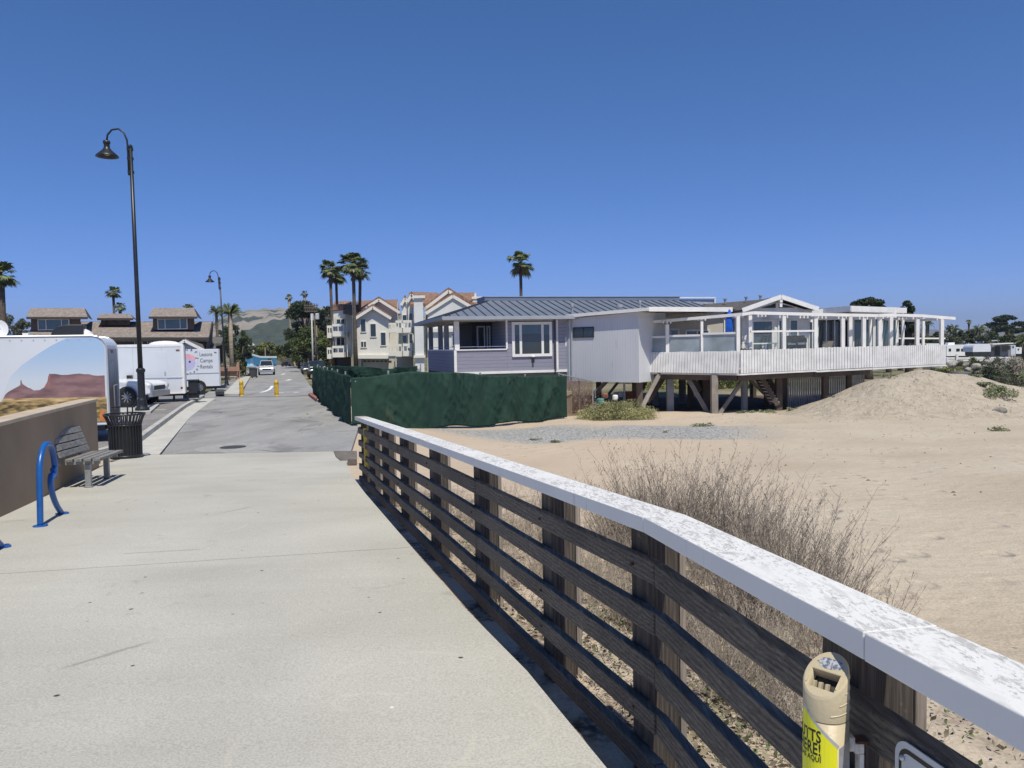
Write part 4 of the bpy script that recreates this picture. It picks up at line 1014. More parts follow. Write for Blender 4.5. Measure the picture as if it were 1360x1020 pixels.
# ================================================================ white beach house on stilts
sheet = NB('grooved_sheet_siding'); p = sheet.pos(); X, Y, Z = sheet.sep(p)
fz = sheet.mth('FRACT', sheet.mth('MULTIPLY', sheet.mth('SUBTRACT', X, sheet.mth('MULTIPLY', Y, .79)), 1/.17))
ln = sheet.sm(sheet.mth('ABSOLUTE', sheet.mth('SUBTRACT', fz, .5)), .07, .03)
c = sheet.ramp(sheet.noise(sheet.pos((1, 1, .4)), 1.2, 8), [(.3, (.56, .585, .62)), (.7, (.62, .64, .67))])
c = sheet.mix(sheet.mth('MULTIPLY', ln, .3), c, (.25, .27, .30))
st = sheet.sm(sheet.noise(sheet.pos((3, 3, .5)), 2, 6), .60, .74); c = sheet.mix(sheet.mth('MULTIPLY', st, .3), c, (.34, .33, .31))
sheetm = sheet.done(c, .7, sheet.bump(ln, .2, -.01))
beige = mat('beige_board_wall', (.52, .49, .44), .8, .06, 3, stretch=(6, 6, .5))
timb = woodmat('dark_stilt_timber', 'z', (.055, .043, .035), (.105, .082, .065), (.16, .13, .105))
timl = woodmat('pale_brace_timber', 'z', (.17, .15, .13), (.25, .225, .20), (.33, .30, .27))
greypile = mat('grey_concrete_pile', (.27, .28, .30), .85, .12, 2)
shing = mat('dark_shingle_roof', (.075, .07, .068), .9, .25, 9, .5, 30, col2=(.11, .10, .095), stretch=(1, 1, 4))
bhw = thing('white_beach_house', 'white beach house on timber stilts with picket deck and white pergola', 'house', (9.7, 35, -1.6))
wv = Vector((.783, -.622, 0)); WA = Frame((2.72, 36.85, 0), math.atan2(-.622, .783))
wl_ = 3.85
q0 = WA.at(848)
bx(WA, 0, q0, 0, 3.0, -.22, 2.72).build('wall', sheetm, bhw)
# fill under the sloping roof
m_ = MB(); m_.prism([WA(0, .0, 2.723), WA(q0, 0, 2.723), WA(q0, 0, 2.93), WA(0, 0, 2.76)], WA.b*2.6); m_.build('gable_infill', sheetm, bhw)
window(WA, bhw, WA.at(761.5), WA.at(789), WA.zat(775, 448.5), WA.zat(775, 434.5), 0, (WA.at(775),), mat('black_window_frame', (.03, .03, .035), .5), glassd, .05, .04)
m_ = MB(); a_ = WA.at(759.5); m_.tube([WA(a_, -.05, -1.3), WA(a_, -.05, 2.74)], .03, 8); m_.build('conduit', fasc, bhw)
bx(WA, -.12, .03, -.03, .3, -.22, 2.7).build('corner_board', fasc, bhw)
roofw = mat('white_gravel_roof', (.55, .56, .57), .9, .1, 6)
ca, cb_, cc = Vector((1.44, 37.65, 0)), Vector((6.02, 34.0, 0)), Vector((10.0, 35.1, 0))
m_ = MB(); pts = [ca+Vector((0, 0, 2.80)), cb_+Vector((0, 0, 2.985)), cb_+Vector((3.6, 4.6, 2.985)), ca+Vector((3.6, 4.6, 2.80))]
m_.prism(pts, (0, 0, .05)); m_.build('roof', roofw, bhw)
m_ = MB(); m_.beam(ca+Vector((0, -.02, 2.83)), cb_+Vector((0, -.02, 3.02)), .05, .15); m_.beam(ca+Vector((-.01, 0, 2.83)), ca+Vector((3.6, 4.6, 2.83)), .05, .14); m_.build('fascia', white, bhw)
m_ = MB(); m_.prism([cb_+Vector((.03, .03, 3.04)), cc+Vector((0, 0, 3.04)), cc+Vector((-.8, 4, 3.04)), cb_+Vector((2.2, 4.4, 3.04))], (0, 0, .05)); m_.build('roof', roofw, bhw)
m_ = MB(); m_.beam(cb_+Vector((.02, -.03, 3.02)), cc+Vector((0, -.03, 2.98)), .06, .2); m_.beam(cc+Vector((0.02, 0, 2.98)), cc+Vector((-.8, 4, 3.0)), .05, .19); m_.build('fascia', white, bhw)
# roof vents
for (u, v0, v1, D_, r_) in ((760, 403, 416, 37.2, .05), (823.5, 404, 414, 36.2, .11), (850, 399, 411, 36.5, .04), (889, 406, 412, 36, .08)):
    p1 = P(u, v0, D_); p0 = P(u, v1, D_); m_ = MB(); m_.lathe([(r_, 0), (r_, (p1.z-p0.z)*.6), (r_*1.6, (p1.z-p0.z)*.62), (r_*1.6, (p1.z-p0.z)*.9), (r_*.4, p1.z-p0.z)], tuple(p0), 10); m_.build('roof_vent', galv, bhw)
# deck outline
D0 = Vector((5.95, 35.75, 0)); D1 = Vector((9.72, 32.95, 0)); D2 = Vector((13.3, 33.75, 0)); D3 = Vector((15.9, 34.1, 0)); D4 = Vector((20.2, 36.0, 0))
deckz = .33
m_ = MB(); m_.prism([q_+Vector((0, 0, deckz-.12)) for q_ in (D0, D1, D2, D3, D4, Vector((19.3, 42, 0)), Vector((6, 42, 0)))], (0, 0, .12)); m_.build('deck_floor', mat('deck_boards', (.32, .30, .27), .85, .12, 5, stretch=(6, 1, 1)), bhw)
m_ = MB(); rr = random.Random(2)
def pickets(A, B, zb0, zb1, zt0, zt1, lean=0.0):
    L_ = (B-A).length; n_ = int(L_/.128); d_ = (B-A).normalized(); nrm = Vector((d_.y, -d_.x, 0))
    for i in range(n_):
        f = (i+.5)/n_; c_ = A.lerp(B, f); zb = zb0+(zb1-zb0)*f; zt = zt0+(zt1-zt0)*f+rr.uniform(-.012, .012)
        fr = lambda a, b, z: c_ + d_*a + nrm*(b+lean*(zt-z)) + Vector((0, 0, z))
        m_.box(-.055, .055, 0, .022, zb, zt, fr)
    mid_ = (zt0+zb0)/2
    for off in (.10, .78):
        m_.beam(A+Vector((0, 0, zt0-off))-nrm*.03, B+Vector((0, 0, zt1-off))-nrm*.03, .05, .08)
pickets(D0, D1, .20, .17, 1.11, 1.13, .12)
pickets(D1+Vector((.03, 0, 0)), D2, .17, .24, 1.16, 1.18)
pickets(D2, D3, .22, .29, 1.20, 1.21)
pickets(D3, D4, .28, .32, 1.21, 1.22)
m_.build('picket_skirt', whited, bhw)
m_ = MB()
for A, B, z0, z1, t0, t1 in ((D0, D1, .20, .17, .98, 1.0), (D1, D2, .17, .24, 1.03, 1.05), (D2, D3, .24, .29, 1.06, 1.07), (D3, D4, .28, .32, 1.07, 1.08)):
    o0 = Vector((0, .012, 0)); m_.prism([A+o0+Vector((0, 0, z0)), B+o0+Vector((0, 0, z1)), B+o0+Vector((0, 0, t1)), A+o0+Vector((0, 0, t0))], (0, .012, 0))
m_.build('skirt_backing', mat('grey_backing_board', (.42, .43, .45), .8, .1, 3), bhw)
m_ = MB()
for A, B, z0, z1 in ((D0, D1, .155, .12), (D1, D2, .12, .19), (D2, D3, .16, .22), (D3, D4, .22, .26)): m_.beam(A+Vector((0, .03, z0)), B+Vector((0, .03, z1)), .10, .07)
m_.build('skirt_trim', whited, bhw)
# glass wind screens and posts
frost = mat('salt_frosted_glass', (.33, .39, .42), .25, .12, 1.2, alpha=.86, col2=(.40, .46, .5))
def dl_(u, off=.12):                        # point on the deck edge under pixel column u
    best = None; bd = 1e9
    for A, B in ((D0, D1), (D1, D2), (D2, D3), (D3, D4)):
        fr = Frame(A, math.atan2((B-A).y, (B-A).x)); a = fr.at(u, off); L_ = (B-A).length
        d_ = max(0, -a, a-L_)
        if d_ < bd: bd = d_; best = fr(a, off, 0)
    return best
def top_at(u, v, pt): return P(u, v, pt.y).z
posts = [(886, 431), (932, 427), (980, 420), (996, 419), (1041, 420), (1083, 420), (1119, 423), (1129, 421), (1147, 423), (1156, 423), (1168, 421), (1183, 421), (1199, 424), (1218, 424), (1250.5, 424)]
deeper = {996: .5, 1129: .6, 1156: .9, 1183: .6, 1199: 1.4}
for u, v in posts:
    q_ = dl_(u, deeper.get(u, .14)); zt = top_at(u, v, q_); w_ = .11 if u in (932, 1199, 1156) else .15
    MB().box(q_.x-w_/2, q_.x+w_/2, q_.y-w_/2, q_.y+w_/2, deckz, zt).build('pergola_post', white, bhw)
glassp = [(852, 884, 449), (888, 930, 447), (934, 978, 444)]
for u0, u1, v in glassp:
    A = dl_(u0, .13); B = dl_(u1, .13); zt = top_at((u0+u1)/2, v, (A+B)/2)
    m_ = MB(); m_.beam(A+Vector((0, 0, (deckz+.5+zt)/2)), B+Vector((0, 0, (deckz+.5+zt)/2)), .012, zt-deckz-.5); w = m_.build('wind_screen', frost, bhw)
    m_ = MB(); m_.beam(A+Vector((0, 0, zt+.04)), B+Vector((0, 0, zt+.04)), .09, .09); m_.build('top_rail', white, w)
clearg = mat('clear_screen_glass', (.5, .58, .62), .12, .05, 1, alpha=.07, spec=.2)
for u0, u1, v in ((997, 1039, 441), (1043, 1082, 440.5)):
    A = dl_(u0, .13); B = dl_(u1, .13); zt = top_at((u0+u1)/2, v, (A+B)/2)
    m_ = MB(); m_.beam(A+Vector((0, 0, (deckz+.5+zt)/2)), B+Vector((0, 0, (deckz+.5+zt)/2)), .012, zt-deckz-.5); w = m_.build('wind_screen', clearg, bhw)
    m_ = MB(); m_.beam(A+Vector((0, 0, zt+.03)), B+Vector((0, 0, zt+.03)), .07, .08); m_.build('top_rail', white, w)
# white table legs on deck
# pergola beams: front line and rafters
pl = [(868, 427.5, 35.6), (985, 417.5, 33.3), (1000, 415.5, 33.3), (1100, 418, 33.9), (1166, 419.2, 34.3), (1182, 418.2, 34.6), (1225, 419.5, 35.6), (1268, 423, 36.6)]
m_ = MB()
for (u0, v0, d0_), (u1, v1, d1_) in zip(pl, pl[1:]): m_.beam(P(u0, v0, d0_), P(u1, v1, d1_), .09, .13)
m_.build('pergola_beam', white, bhw)
m_ = MB()
for u, v, D_ in ((886, 428, 35), (932, 424, 34.4), (982, 420, 33.4), (1012, 419, 33.6), (1041, 420.5, 33.9), (1068, 421, 34), (1092, 421.5, 34.1), (1119, 422, 34.2), (1147, 422.5, 34.4), (1168, 422, 34.7), (1199, 423, 35.3), (1218, 422.5, 35.6), (1250, 424, 36.4)):
    for du in (-5, 0, 5):
        A = P(u+du, v, D_); m_.beam(A, A+Vector((.25, 3.6, .05)), .05, .11)
m_.build('pergola_rafter', white, bhw)
slab = MB(); 
# back walls
KF = Frame((5.7, 37.4, 0), 0.035)
ka = lambda u, b=0: KF.at(u, b)
bx(KF, ka(849), ka(962), 0, 3, deckz, 2.95).build('wall', beige, bhw)
window(KF, bhw, ka(859), ka(867.5), 1.98, 2.28, 0, fm=whited, gm=glassd, fw=.05)
m_ = MB(); bx(KF, ka(845), ka(872), -.7, .0, 2.50, 2.56, m_); m_.build('small_canopy', beige, bhw)
window(KF, bhw, ka(878), ka(902), deckz+.1, 2.22, 0, (ka(890),), whited, glassd, .09, name='sliding_door')
window(KF, bhw, ka(910), ka(943), deckz+.1, 2.16, 0, (ka(926),), whited, glassd, .09, name='sliding_door')
window(KF, bhw, ka(961), ka(1012), deckz+.05, 2.72, -.02, (ka(978), ka(990)), whited, glasst, .06, name='sliding_door')
# gabled wing
GF = Frame((P(986, 440, 36.2).x, 36.2, 0), .02); ga = lambda u, b=0: GF.at(u, b)
zg0 = P(1030, 411.5, 36.2).z; zgp = P(1033, 396.5, 36.2).z
bx(GF, 0, ga(1086), 0, 6, deckz, zg0).build('wall', whited, bhw)
m_ = MB(); A0, A1, AP = ga(992), ga(1068), ga(1031.5)
m_.prism([GF(A0, -.02, zg0+.003), GF(A1, -.02, zg0+.003), GF(AP, -.02, zgp-.12)], GF.b*6); m_.build('gable', whited, bhw)
m_ = MB(); m_.prism([GF(ga(1010), -.04, zg0+.09), GF(ga(1030), -.04, zg0+.09), GF(ga(1030), -.04, zgp-.22)], GF.b*.02); m_.prism([GF(ga(1034), -.04, zg0+.09), GF(ga(1056), -.04, zg0+.09), GF(ga(1034), -.04, zgp-.24)], GF.b*.02); m_.build('gable_window', dark, bhw)
m_ = MB()
for s0, s1 in ((A0-.35, AP), (A1+.38, AP)):
    m_.prism([GF(s0, -.55, zg0-.06), GF(s1, -.55, zgp+.02), GF(s1, -.55, zgp+.09), GF(s0, -.55, zg0+.02)], GF.b*9)
m_.build('gable_roof', shing, bhw)
m_ = MB(); m_.beam(GF(A0-.4, -.59, zg0-.02), GF(AP, -.59, zgp+.05), .05, .2); m_.beam(GF(A1+.43, -.59, zg0-.02), GF(AP, -.59, zgp+.05), .05, .2); m_.beam(GF(AP, -.6, zgp-.12), GF(AP, 0, zgp-.12), .13, .16); bx(GF, AP-.06, AP+.06, -.57, -.5, zg0+.1, zgp-.2, m_); m_.build('barge_board', white, bhw)
# broad shingle roof behind, rising to the right of the metal roof
m_ = MB(); m_.prism([P(905, 411, 37), P(1030, 411, 37.5), P(1032, 396, 41), P(905, 406.5, 41.5)], (0, 2, -.05)); m_.build('shingle_roof', shing, bhw)
m_ = MB()
for u, v in ((991, 399.5), (1010, 397.5), (963, 402)): q_ = P(u, v+1, 40.5); MB().lathe([(.06, 0), (.06, .18), (.1, .2), (.1, .25)], tuple(q_), 8).build('roof_vent', galv, bhw)
window(GF, bhw, ga(998), ga(1027), deckz+.2, 2.52, 0, (), white, glasst, .08, .05)
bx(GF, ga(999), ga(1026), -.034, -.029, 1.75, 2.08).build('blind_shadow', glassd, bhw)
window(GF, bhw, ga(1033), ga(1043), deckz+.1, 2.52, 0, (), white, glassd, .06, .05)
window(GF, bhw, ga(1048), ga(1060), deckz+.1, 2.52, 0, (), white, glasst, .06, .05)
window(GF, bhw, ga(1074), ga(1079), deckz+.6, 2.4, 0, (), white, glassd, .03, .05)
# right wing: flat roof, glass corner
RF_ = Frame((P(1084, 440, 36.9).x, 36.9, 0), .10); ra = lambda u, b=0: RF_.at(u, b)
bx(RF_, ra(1084), ra(1131), 0, .15, 2.55, 3.0).build('header', whited, bhw)
window(RF_, bhw, ra(1085), ra(1118), deckz+.02, 2.548, 0, (ra(1097), ra(1108)), whited, glassd, .05, name='sliding_door')
window(RF_, bhw, ra(1118), ra(1128.5), deckz+.02, 2.548, 0, (ra(1122),), whited, glassd, .05, name='sliding_door')
bx(RF_, ra(1128.8), ra(1131.8), -.2, .2, deckz, 2.98).build('pillar', white, bhw)
RG = Frame((P(1131.5, 440, 36.4).x, 36.4, 0), .42); rg = lambda u, b=0: RG.at(u, b)
window(RG, bhw, rg(1132), rg(1160), deckz+.5, 2.60, 0, (rg(1148),), white, glasst, .07, name='window')
window(RG, bhw, rg(1160.3), rg(1190), deckz+.5, 2.60, 0, (rg(1171), rg(1183)), white, glasst, .07, name='window')
bx(RG, rg(1132), rg(1190), -.02, .2, deckz, deckz+.498).build('wall', whited, bhw)
bx(RG, rg(1132), rg(1190), -.02, .2, 2.602, 3.0).build('header', whited, bhw)
zR = P(1131, 409.5, 35).z
rA, rB, rC, rD = P(1130, 410, 35), P(1203, 411, 38.4), P(1150, 411, 44), P(1068, 411, 38.5)
m_ = MB(); m_.prism([Vector((q_.x, q_.y, zR-.08)) for q_ in (rA, rB, rC, rD)], (0, 0, .14)); m_.build('roof', roofw, bhw)
m_ = MB()
for q_, q2_ in ((rA, rB), (rD, rA)): m_.beam(Vector((q_.x, q_.y-.04, zR-.02)), Vector((q2_.x, q2_.y-.04, zR-.02)), .06, .26)
m_.build('fascia', white, bhw)
m_ = MB(); fr = RG
for u in (1191, 1226, 1251): q_ = dl_(u, 2.4) or dl_(u, .2); m_.box(q_.x-.06, q_.x+.06, q_.y-.06, q_.y+.06, deckz, 2.55)
A = dl_(1190, 2.2); B = dl_(1255, 2.0); m_.beam(A+Vector((0, 0, 1.55)), B+Vector((0, 0, 1.5)), .06, .07); m_.build('rear_rail', white, bhw)
# substructure
def tz(x, y): return T(x, y)
def pile(u, D_, w_, m__, round_=False, zt=.12, name='pile'):
    q_ = P(u, 500, D_); z_ = tz(q_.x, q_.y)-.3; b_ = MB()
    if round_: b_.tube([(q_.x, q_.y, z_), (q_.x, q_.y, zt)], w_/2, 14)
    else: b_.box(q_.x-w_/2, q_.x+w_/2, q_.y-w_/2, q_.y+w_/2, z_, zt)
    b_.build(name, m__, bhw)
for u, D_, w_, m__, rd in ((849, 35.2, .27, timb, 0), (844, 36.6, .3, timb, 0), (889.5, 35.6, .30, greypile, 0), (870, 39, .25, greypile, 0), (906, 40, .38, greypile, 1), (917, 37.5, .26, timb, 0), (938, 36.5, .42, timb, 0), (948.5, 33.6, .27, timl, 0), (988.5, 35, .31, greypile, 1), (1018, 37.5, .2, timb, 0), (1034, 34.4, .26, timb, 0), (1040, 36, .3, timb, 0), (1096, 34.6, .26, timb, 0), (1127, 35.2, .2, timb, 0), (829, 36.4, .09, galv, 0), (795, 38.5, .25, timb, 0), (870, 44, .3, timb, 0), (1000, 44, .3, timb, 0), (930, 43, .3, timb, 0)):
    pile(u, D_, w_, m__, rd, .08 if D_ > 34 else .1)
m_ = MB()
m_.beam(D0+Vector((.1, .35, .02)), D1+Vector((0, .35, -.02)), .16, .28); m_.beam(D1+Vector((0, .35, -.02)), D2+Vector((0, .35, .05)), .16, .26); m_.beam(D2+Vector((0, .3, .03)), D3+Vector((0, .3, .1)), .16, .26)
m_.beam(Vector((6, 38, 0)), Vector((16, 38, .05)), .2, .3); m_.beam(Vector((6, 41, 0)), Vector((16, 41, .05)), .2, .3)
m_.build('floor_beam', timb, bhw)
def brace(u0, v0, u1, v1, D0_, D1_, w_, m__): MB().beam(P(u0, v0, D0_), P(u1, v1, D1_), w_, w_, (0, 1, 0)).build('brace', m__, bhw)
brace(876, 496, 853, 540, 35.2, 34.6, .17, timl); brace(884, 498, 860, 535, 36.2, 35.8, .17, timb)
brace(910, 496, 942, 552, 35, 34.2, .17, timl); brace(918, 500, 930, 520, 36.6, 36.2, .2, timb)
brace(988, 503, 955, 550, 34.4, 33.7, .15, timl); brace(994, 502, 1015, 523, 34.4, 34.9, .12, timb)
brace(858, 505, 842, 540, 37, 36.8, .18, timb); brace(806, 506, 783, 530, 37.2, 37, .18, timl); brace(822, 506, 800, 534, 38, 37.8, .12, timl); brace(1005, 500, 1034, 540, 35.4, 35, .2, timb); brace(1019, 500, 1038, 535, 36.5, 36.2, .2, timb)
# stair
s0, s1 = P(1010, 499, 34.2), P(1033, 538, 33.9)
st_t = MB(); 
for off in (0, .75):
    st_t.beam(s0+Vector((0, off, 0)), s1+Vector((0, off, 0)), .05, .2)
sto = st_t.build('stair_stringer', timb, bhw)
m_ = MB()
for k in range(9): q_ = s0.lerp(s1, (k+.5)/9); m_.box(q_.x-.10, q_.x+.12, q_.y+.03, q_.y+.72, q_.z+.04, q_.z+.075)
m_.build('stair_tread', white, sto)
# white slatted screen under the deck
m_ = MB(); a = P(1044, 520, 36.2); b_ = P(1150, 510, 36.8); n_ = int((b_.x-a.x)/.11)
for i in range(n_):
    x_ = a.x+(b_.x-a.x)*i/n_; y_ = a.y+(b_.y-a.y)*i/n_; m_.box(x_-.04, x_+.04, y_, y_+.02, T(x_, y_)-.1, -.05+.06*math.sin(i*2.1))
m_.build('under_deck_slats', mat('aged_white_slats', (.50, .50, .50), .8, .2, 3), bhw)
# cladding panel seen over the ridge
m_ = MB(); A = P(886, 402, 46); B = P(948, 402, 47); m_.beam(A, B, .05, .42); m_.build('roof_screen', mat('pale_screen', (.36, .40, .46), .7), bhw)
m_ = MB(); m_.beam(P(885, 395.3, 45.9), P(950, 395.3, 46.9), .07, .06); m_.beam(P(949.5, 395, 46.9), P(949.5, 403, 46.9), .07, .07); m_.build('roof_screen_frame', white, bhw)
# --- things on the deck
q_ = dl_(969, .5); t = thing('patio_umbrella', 'closed bright blue patio umbrella on the white deck', 'umbrella', (q_.x, q_.y, deckz))
zt = P(969, 411, q_.y).z; zb_ = P(969, 441, q_.y).z
MB().tube([(q_.x, q_.y, deckz), (q_.x, q_.y, zt+.08)], .02, 8).build('pole', white, t)
m_ = MB(); m_._lathe([(.13+.02, zb_), (.16, zb_+.2), (.15, zb_+.5), (.11, zt-.2), (.03, zt)], (q_.x, q_.y, 0), 9, True)
for v_i in range(len(m_.v)):
    x_, y_, z_ = m_.v[v_i]; s_ = 1+.22*((v_i % 9) % 2); m_.v[v_i] = (q_.x+(x_-q_.x)*s_, q_.y+(y_-q_.y)*s_, z_)
m_.build('folded_canopy', mat('bright_blue_canvas', (.01, .11, .55), .8, .15, 5), t)
q_ = dl_(1058, .75); t = thing('barbecue', 'large black gas barbecue standing on the deck', 'barbecue', (q_.x, q_.y, deckz))
z_ = lambda v: P(1058, v, q_.y).z
xl, xr = P(1044, 455, q_.y).x, P(1072, 455, q_.y).x
m_ = MB(); m_.prism([(xl, q_.y, z_(455)), (xl+.02, q_.y, z_(450)), (xl+.15, q_.y, z_(445.5)), (xr-.15, q_.y, z_(445.5)), (xr-.02, q_.y, z_(450)), (xr, q_.y, z_(455))], (0, .55, 0)); m_.build('lid', mat('matt_black_enamel', (.012, .013, .016), .7, .1, 4, spec=.15), t, bevel=.01)
MB().box(xl+.03, xr-.03, q_.y+.02, q_.y+.55, deckz+.05, z_(455)-.01).build('cabinet', MATS['matt_black_enamel'], t)
MB().box(xl+.08, (xl+xr)/2-.05, q_.y-.02, q_.y+.02, z_(457.5), z_(456)).box((xl+xr)/2+.05, xr-.08, q_.y-.02, q_.y+.02, z_(457.5), z_(456)).build('handle', chrome, t)
q_ = dl_(1098, .8); t = thing('sling_chair', 'beige sling patio chair facing away on the deck', 'chair', (q_.x, q_.y, deckz))
z_ = lambda v: P(1098, v, q_.y).z; bm_ = mat('beige_sling', (.42, .38, .32), .8, .05)
xl, xr = q_.x-.24, q_.x+.24
m_ = MB(); m_.add([(xl, q_.y, .75), (xr, q_.y, .75), (xr+.03, q_.y-.2, z_(453)), (xl-.0, q_.y-.2, z_(453)), (xl, q_.y+.03, .75), (xr, q_.y+.03, .75), (xr+.03, q_.y-.17, z_(453)), (xl, q_.y-.17, z_(453))], [(0, 1, 2, 3), (7, 6, 5, 4), (0, 4, 5, 1), (1, 5, 6, 2), (2, 6, 7, 3), (3, 7, 4, 0)]); m_.build('back', bm_, t)
MB().box(xl, xr, q_.y+.03, q_.y+.5, .72, .76).build('seat', bm_, t)
for dx in (xl+.02, xr-.02):
    for dy in (0, .45): MB().box(dx-.015, dx+.015, q_.y+dy, q_.y+dy+.03, deckz, .72).build('leg', white, t)
q_ = dl_(989, .9) ; t = thing('deck_chair', 'white slatted chair with a dark seat tucked by the corner post', 'chair', (q_.x, q_.y, deckz))
z_ = lambda v: P(989, v, q_.y).z; xl, xr = q_.x-.18, q_.x+.22
m_ = MB()
for k in range(4): f = k/4; m_.box(xl+.04+.03*k, xr+.03*k, q_.y+.05*k, q_.y+.05*k+.025, z_(462)+.08*k*1.2, z_(462)+.08*k*1.2+.07)
m_.build('back', white, t)
MB().box(xl, xr, q_.y-.35, q_.y+.05, z_(465), z_(463)).build('seat', dark, t)
for dx in (xl+.02, xr-.02):
    for dy in (-.33, .02): MB().box(dx-.02, dx+.02, q_.y+dy, q_.y+dy+.04, deckz, z_(465)-.003).build('leg', white, t)
q_ = dl_(1014, .5); t = thing('patio_table', 'white framed patio table behind the clear screen on the deck', 'table', (q_.x, q_.y, deckz))
MB().box(q_.x-.6, q_.x+.62, q_.y, q_.y+.8, 1.40, 1.45).build('top', white, t)
for dx in (-.55, .0, .12, .55): MB().box(q_.x+dx-.04, q_.x+dx+.04, q_.y+.05, q_.y+.12, deckz, 1.397).build('leg', white, t)
# things stored under the house
q_ = P(808, 533, 35.6); tag(MB().box(q_.x-.75, q_.x+.8, q_.y-.3, q_.y+.8, T(q_.x, q_.y), q_.z-.10).box(q_.x-.6, q_.x+.5, q_.y-.2, q_.y+.6, q_.z-.098, q_.z-.05).build('pallet_stack', timb, bevel=.01), 'dark stack of old pallets under the house behind the green bush', 'pallets')
def blob(name, lab, cat, u, v, D_, r_, m__):
    q_ = P(u, v, D_); z_ = T(q_.x, q_.y); 
    m_ = MB(); z_ = q_.z-.16; hh = .24
    m_._lathe([(r_*.8, 0), (r_, hh*.25), (r_, hh*.8), (r_*.85, hh), (r_*.3, hh*1.04)], (q_.x, q_.y, z_), 12, True)
    o = m_.build(name, m__, smooth=False, bevel=.01); return tag(o, lab, cat)
blob('storage_tub', 'teal plastic tub under the house behind the green bush', 'tub', 797.5, 531.5, 34.6, .17, mat('teal_plastic', (.06, .26, .24), .5))
blob('float_ball', 'faded red float lying under the house beside the teal tub', 'float', 803, 524.5, 35.0, .16, mat('faded_red', (.24, .10, .07), .7))
blob('white_bucket', 'white bucket under the house right of the red float', 'bucket', 817, 527, 35.0, .13, whited)
blob('grey_drum', 'grey drum under the house behind the white bucket', 'drum', 824, 522.5, 35.8, .15, mat('drum_grey', (.2, .22, .26), .6))
blob('metal_keg', 'dented pale keg under the house left of the grey pole', 'keg', 818.5, 523, 36.2, .14, mat('keg_grey', (.3, .31, .33), .5))
q_ = P(838, 530, 36.3); o = MB().box(q_.x-.25, q_.x+.2, q_.y, q_.y+.4, T(q_.x, q_.y), q_.z+.35).build('wooden_crate', mat('red_brown_crate', (.12, .045, .03), .9, .3, 6), bevel=.01); tag(o, 'reddish brown crate under the house next to the corner post', 'crate')
# ================================================================ green screened construction fence
fab = NB('green_privacy_mesh'); p = fab.pos()
c = fab.ramp(fab.noise(p, 1.1, 6), [(.3, (.018, .046, .035)), (.7, (.033, .07, .053))])
c = fab.mix(fab.sm(fab.noise(fab.pos((1, 1, .3), (0, .5, 0)), 2.4, 7), .64, .76), c, (.065, .085, .06))
zz = fab.sep(p)[2]; hem = fab.sm(fab.mth('ABSOLUTE', fab.mth('SUBTRACT', fab.mth('FRACT', fab.mth('MULTIPLY', zz, 1.7)), .5)), .02, .008)
c = fab.mix(fab.mth('MULTIPLY', hem, .25), c, (.012, .03, .024))
fabm = fab.done(c, .92, fab.bump(fab.noise(p, 150, 2), .15, .004))
fab.b.inputs['Specular IOR Level'].default_value = .12
gf = thing('construction_fence', 'dark green screened construction fence standing between the road and the slate house', 'fence', (-3, 24.5, -1.1))
from mathutils import noise as mn
def hnoise(s_, z_, seed):
    v = .15*mn.noise(Vector((s_*.6, z_*.3+s_*.15, seed*3.1)))
    v += .09*mn.noise(Vector((s_*1.7+z_*.9*math.sin(seed+s_*.4), z_*.7, seed*3.1+9)))
    r1 = 1-abs(mn.noise(Vector((s_*2.6+z_*1.6, z_*.9-s_*.4, seed+20))))*2.2
    r2 = 1-abs(mn.noise(Vector((s_*4.6-z_*2.2, z_*1.4+s_*.5, seed+31))))*2.2
    return v + .045*max(0, r1)**3 + .028*max(0, r2)**3 + .012*mn.noise(Vector((s_*9, z_*4, seed)))
def fabric(name, pts, seed, par, dens=.09, posts_every=None, amp=1.0, m_=None):
    """pts: list of (bottom Vector, top z)"""
    L_ = [0]
    for (a, _), (b_, _) in zip(pts, pts[1:]): L_.append(L_[-1]+(Vector((b_.x-a.x, b_.y-a.y, 0))).length)
    n_ = int(L_[-1]/dens*1.5); nz = 28; vs = []; nodes_ = [0]
    for i in range(n_+1):
        s_ = L_[-1]*i/n_; k = max(j for j in range(len(L_)-1) if L_[j] <= s_+1e-9); f = (s_-L_[k])/(L_[k+1]-L_[k])
        a, ta = pts[k]; b_, tb = pts[k+1]; q_ = a.lerp(b_, f); d_ = Vector((b_.x-a.x, b_.y-a.y, 0)).normalized(); nr = Vector((d_.y, -d_.x, 0))
        sag = -.10*abs(math.sin(PI*s_/2.9+seed))*(.5+.5*math.sin(s_*.9+seed)) ; top = ta+(tb-ta)*f+sag*amp; bot = q_.z+.03+.05*math.sin(s_*1.7+seed)
        pin = min(1, .3+abs(math.sin(PI*s_/2.9)))*min(1, s_/.5, (L_[-1]-s_)/.5)
        for j in range(nz+1):
            g = j/nz; z_ = bot+(top-bot)*g; off = (hnoise(s_, z_, seed)*pin*1.1 + .05*math.sin(PI*g)*pin)*amp
            tie = max(0, g-.8)/.2; off += .03*math.sin(s_*21+seed)*tie*amp
            vs.append((q_.x+nr.x*off, q_.y+nr.y*off, z_))
    w_ = nz+1; fs = [(i*w_+j, (i+1)*w_+j, (i+1)*w_+j+1, i*w_+j+1) for i in range(n_) for j in range(nz)]
    b = MB(); b.add(vs, fs); o = b.build(name, m_ or fabm, par, smooth=True)
    so = o.modifiers.new('thick', 'SOLIDIFY'); so.thickness = .006
    return o
def pz(u, v, D_): return P(u, v, D_)
c0 = P(467.6, 567, 23.3); c1 = P(520, 568, 23.9); c2_ = P(562, 571, 24.5); c3 = P(644, 565.8, 27.8); c4 = P(753, 556, 32.6)
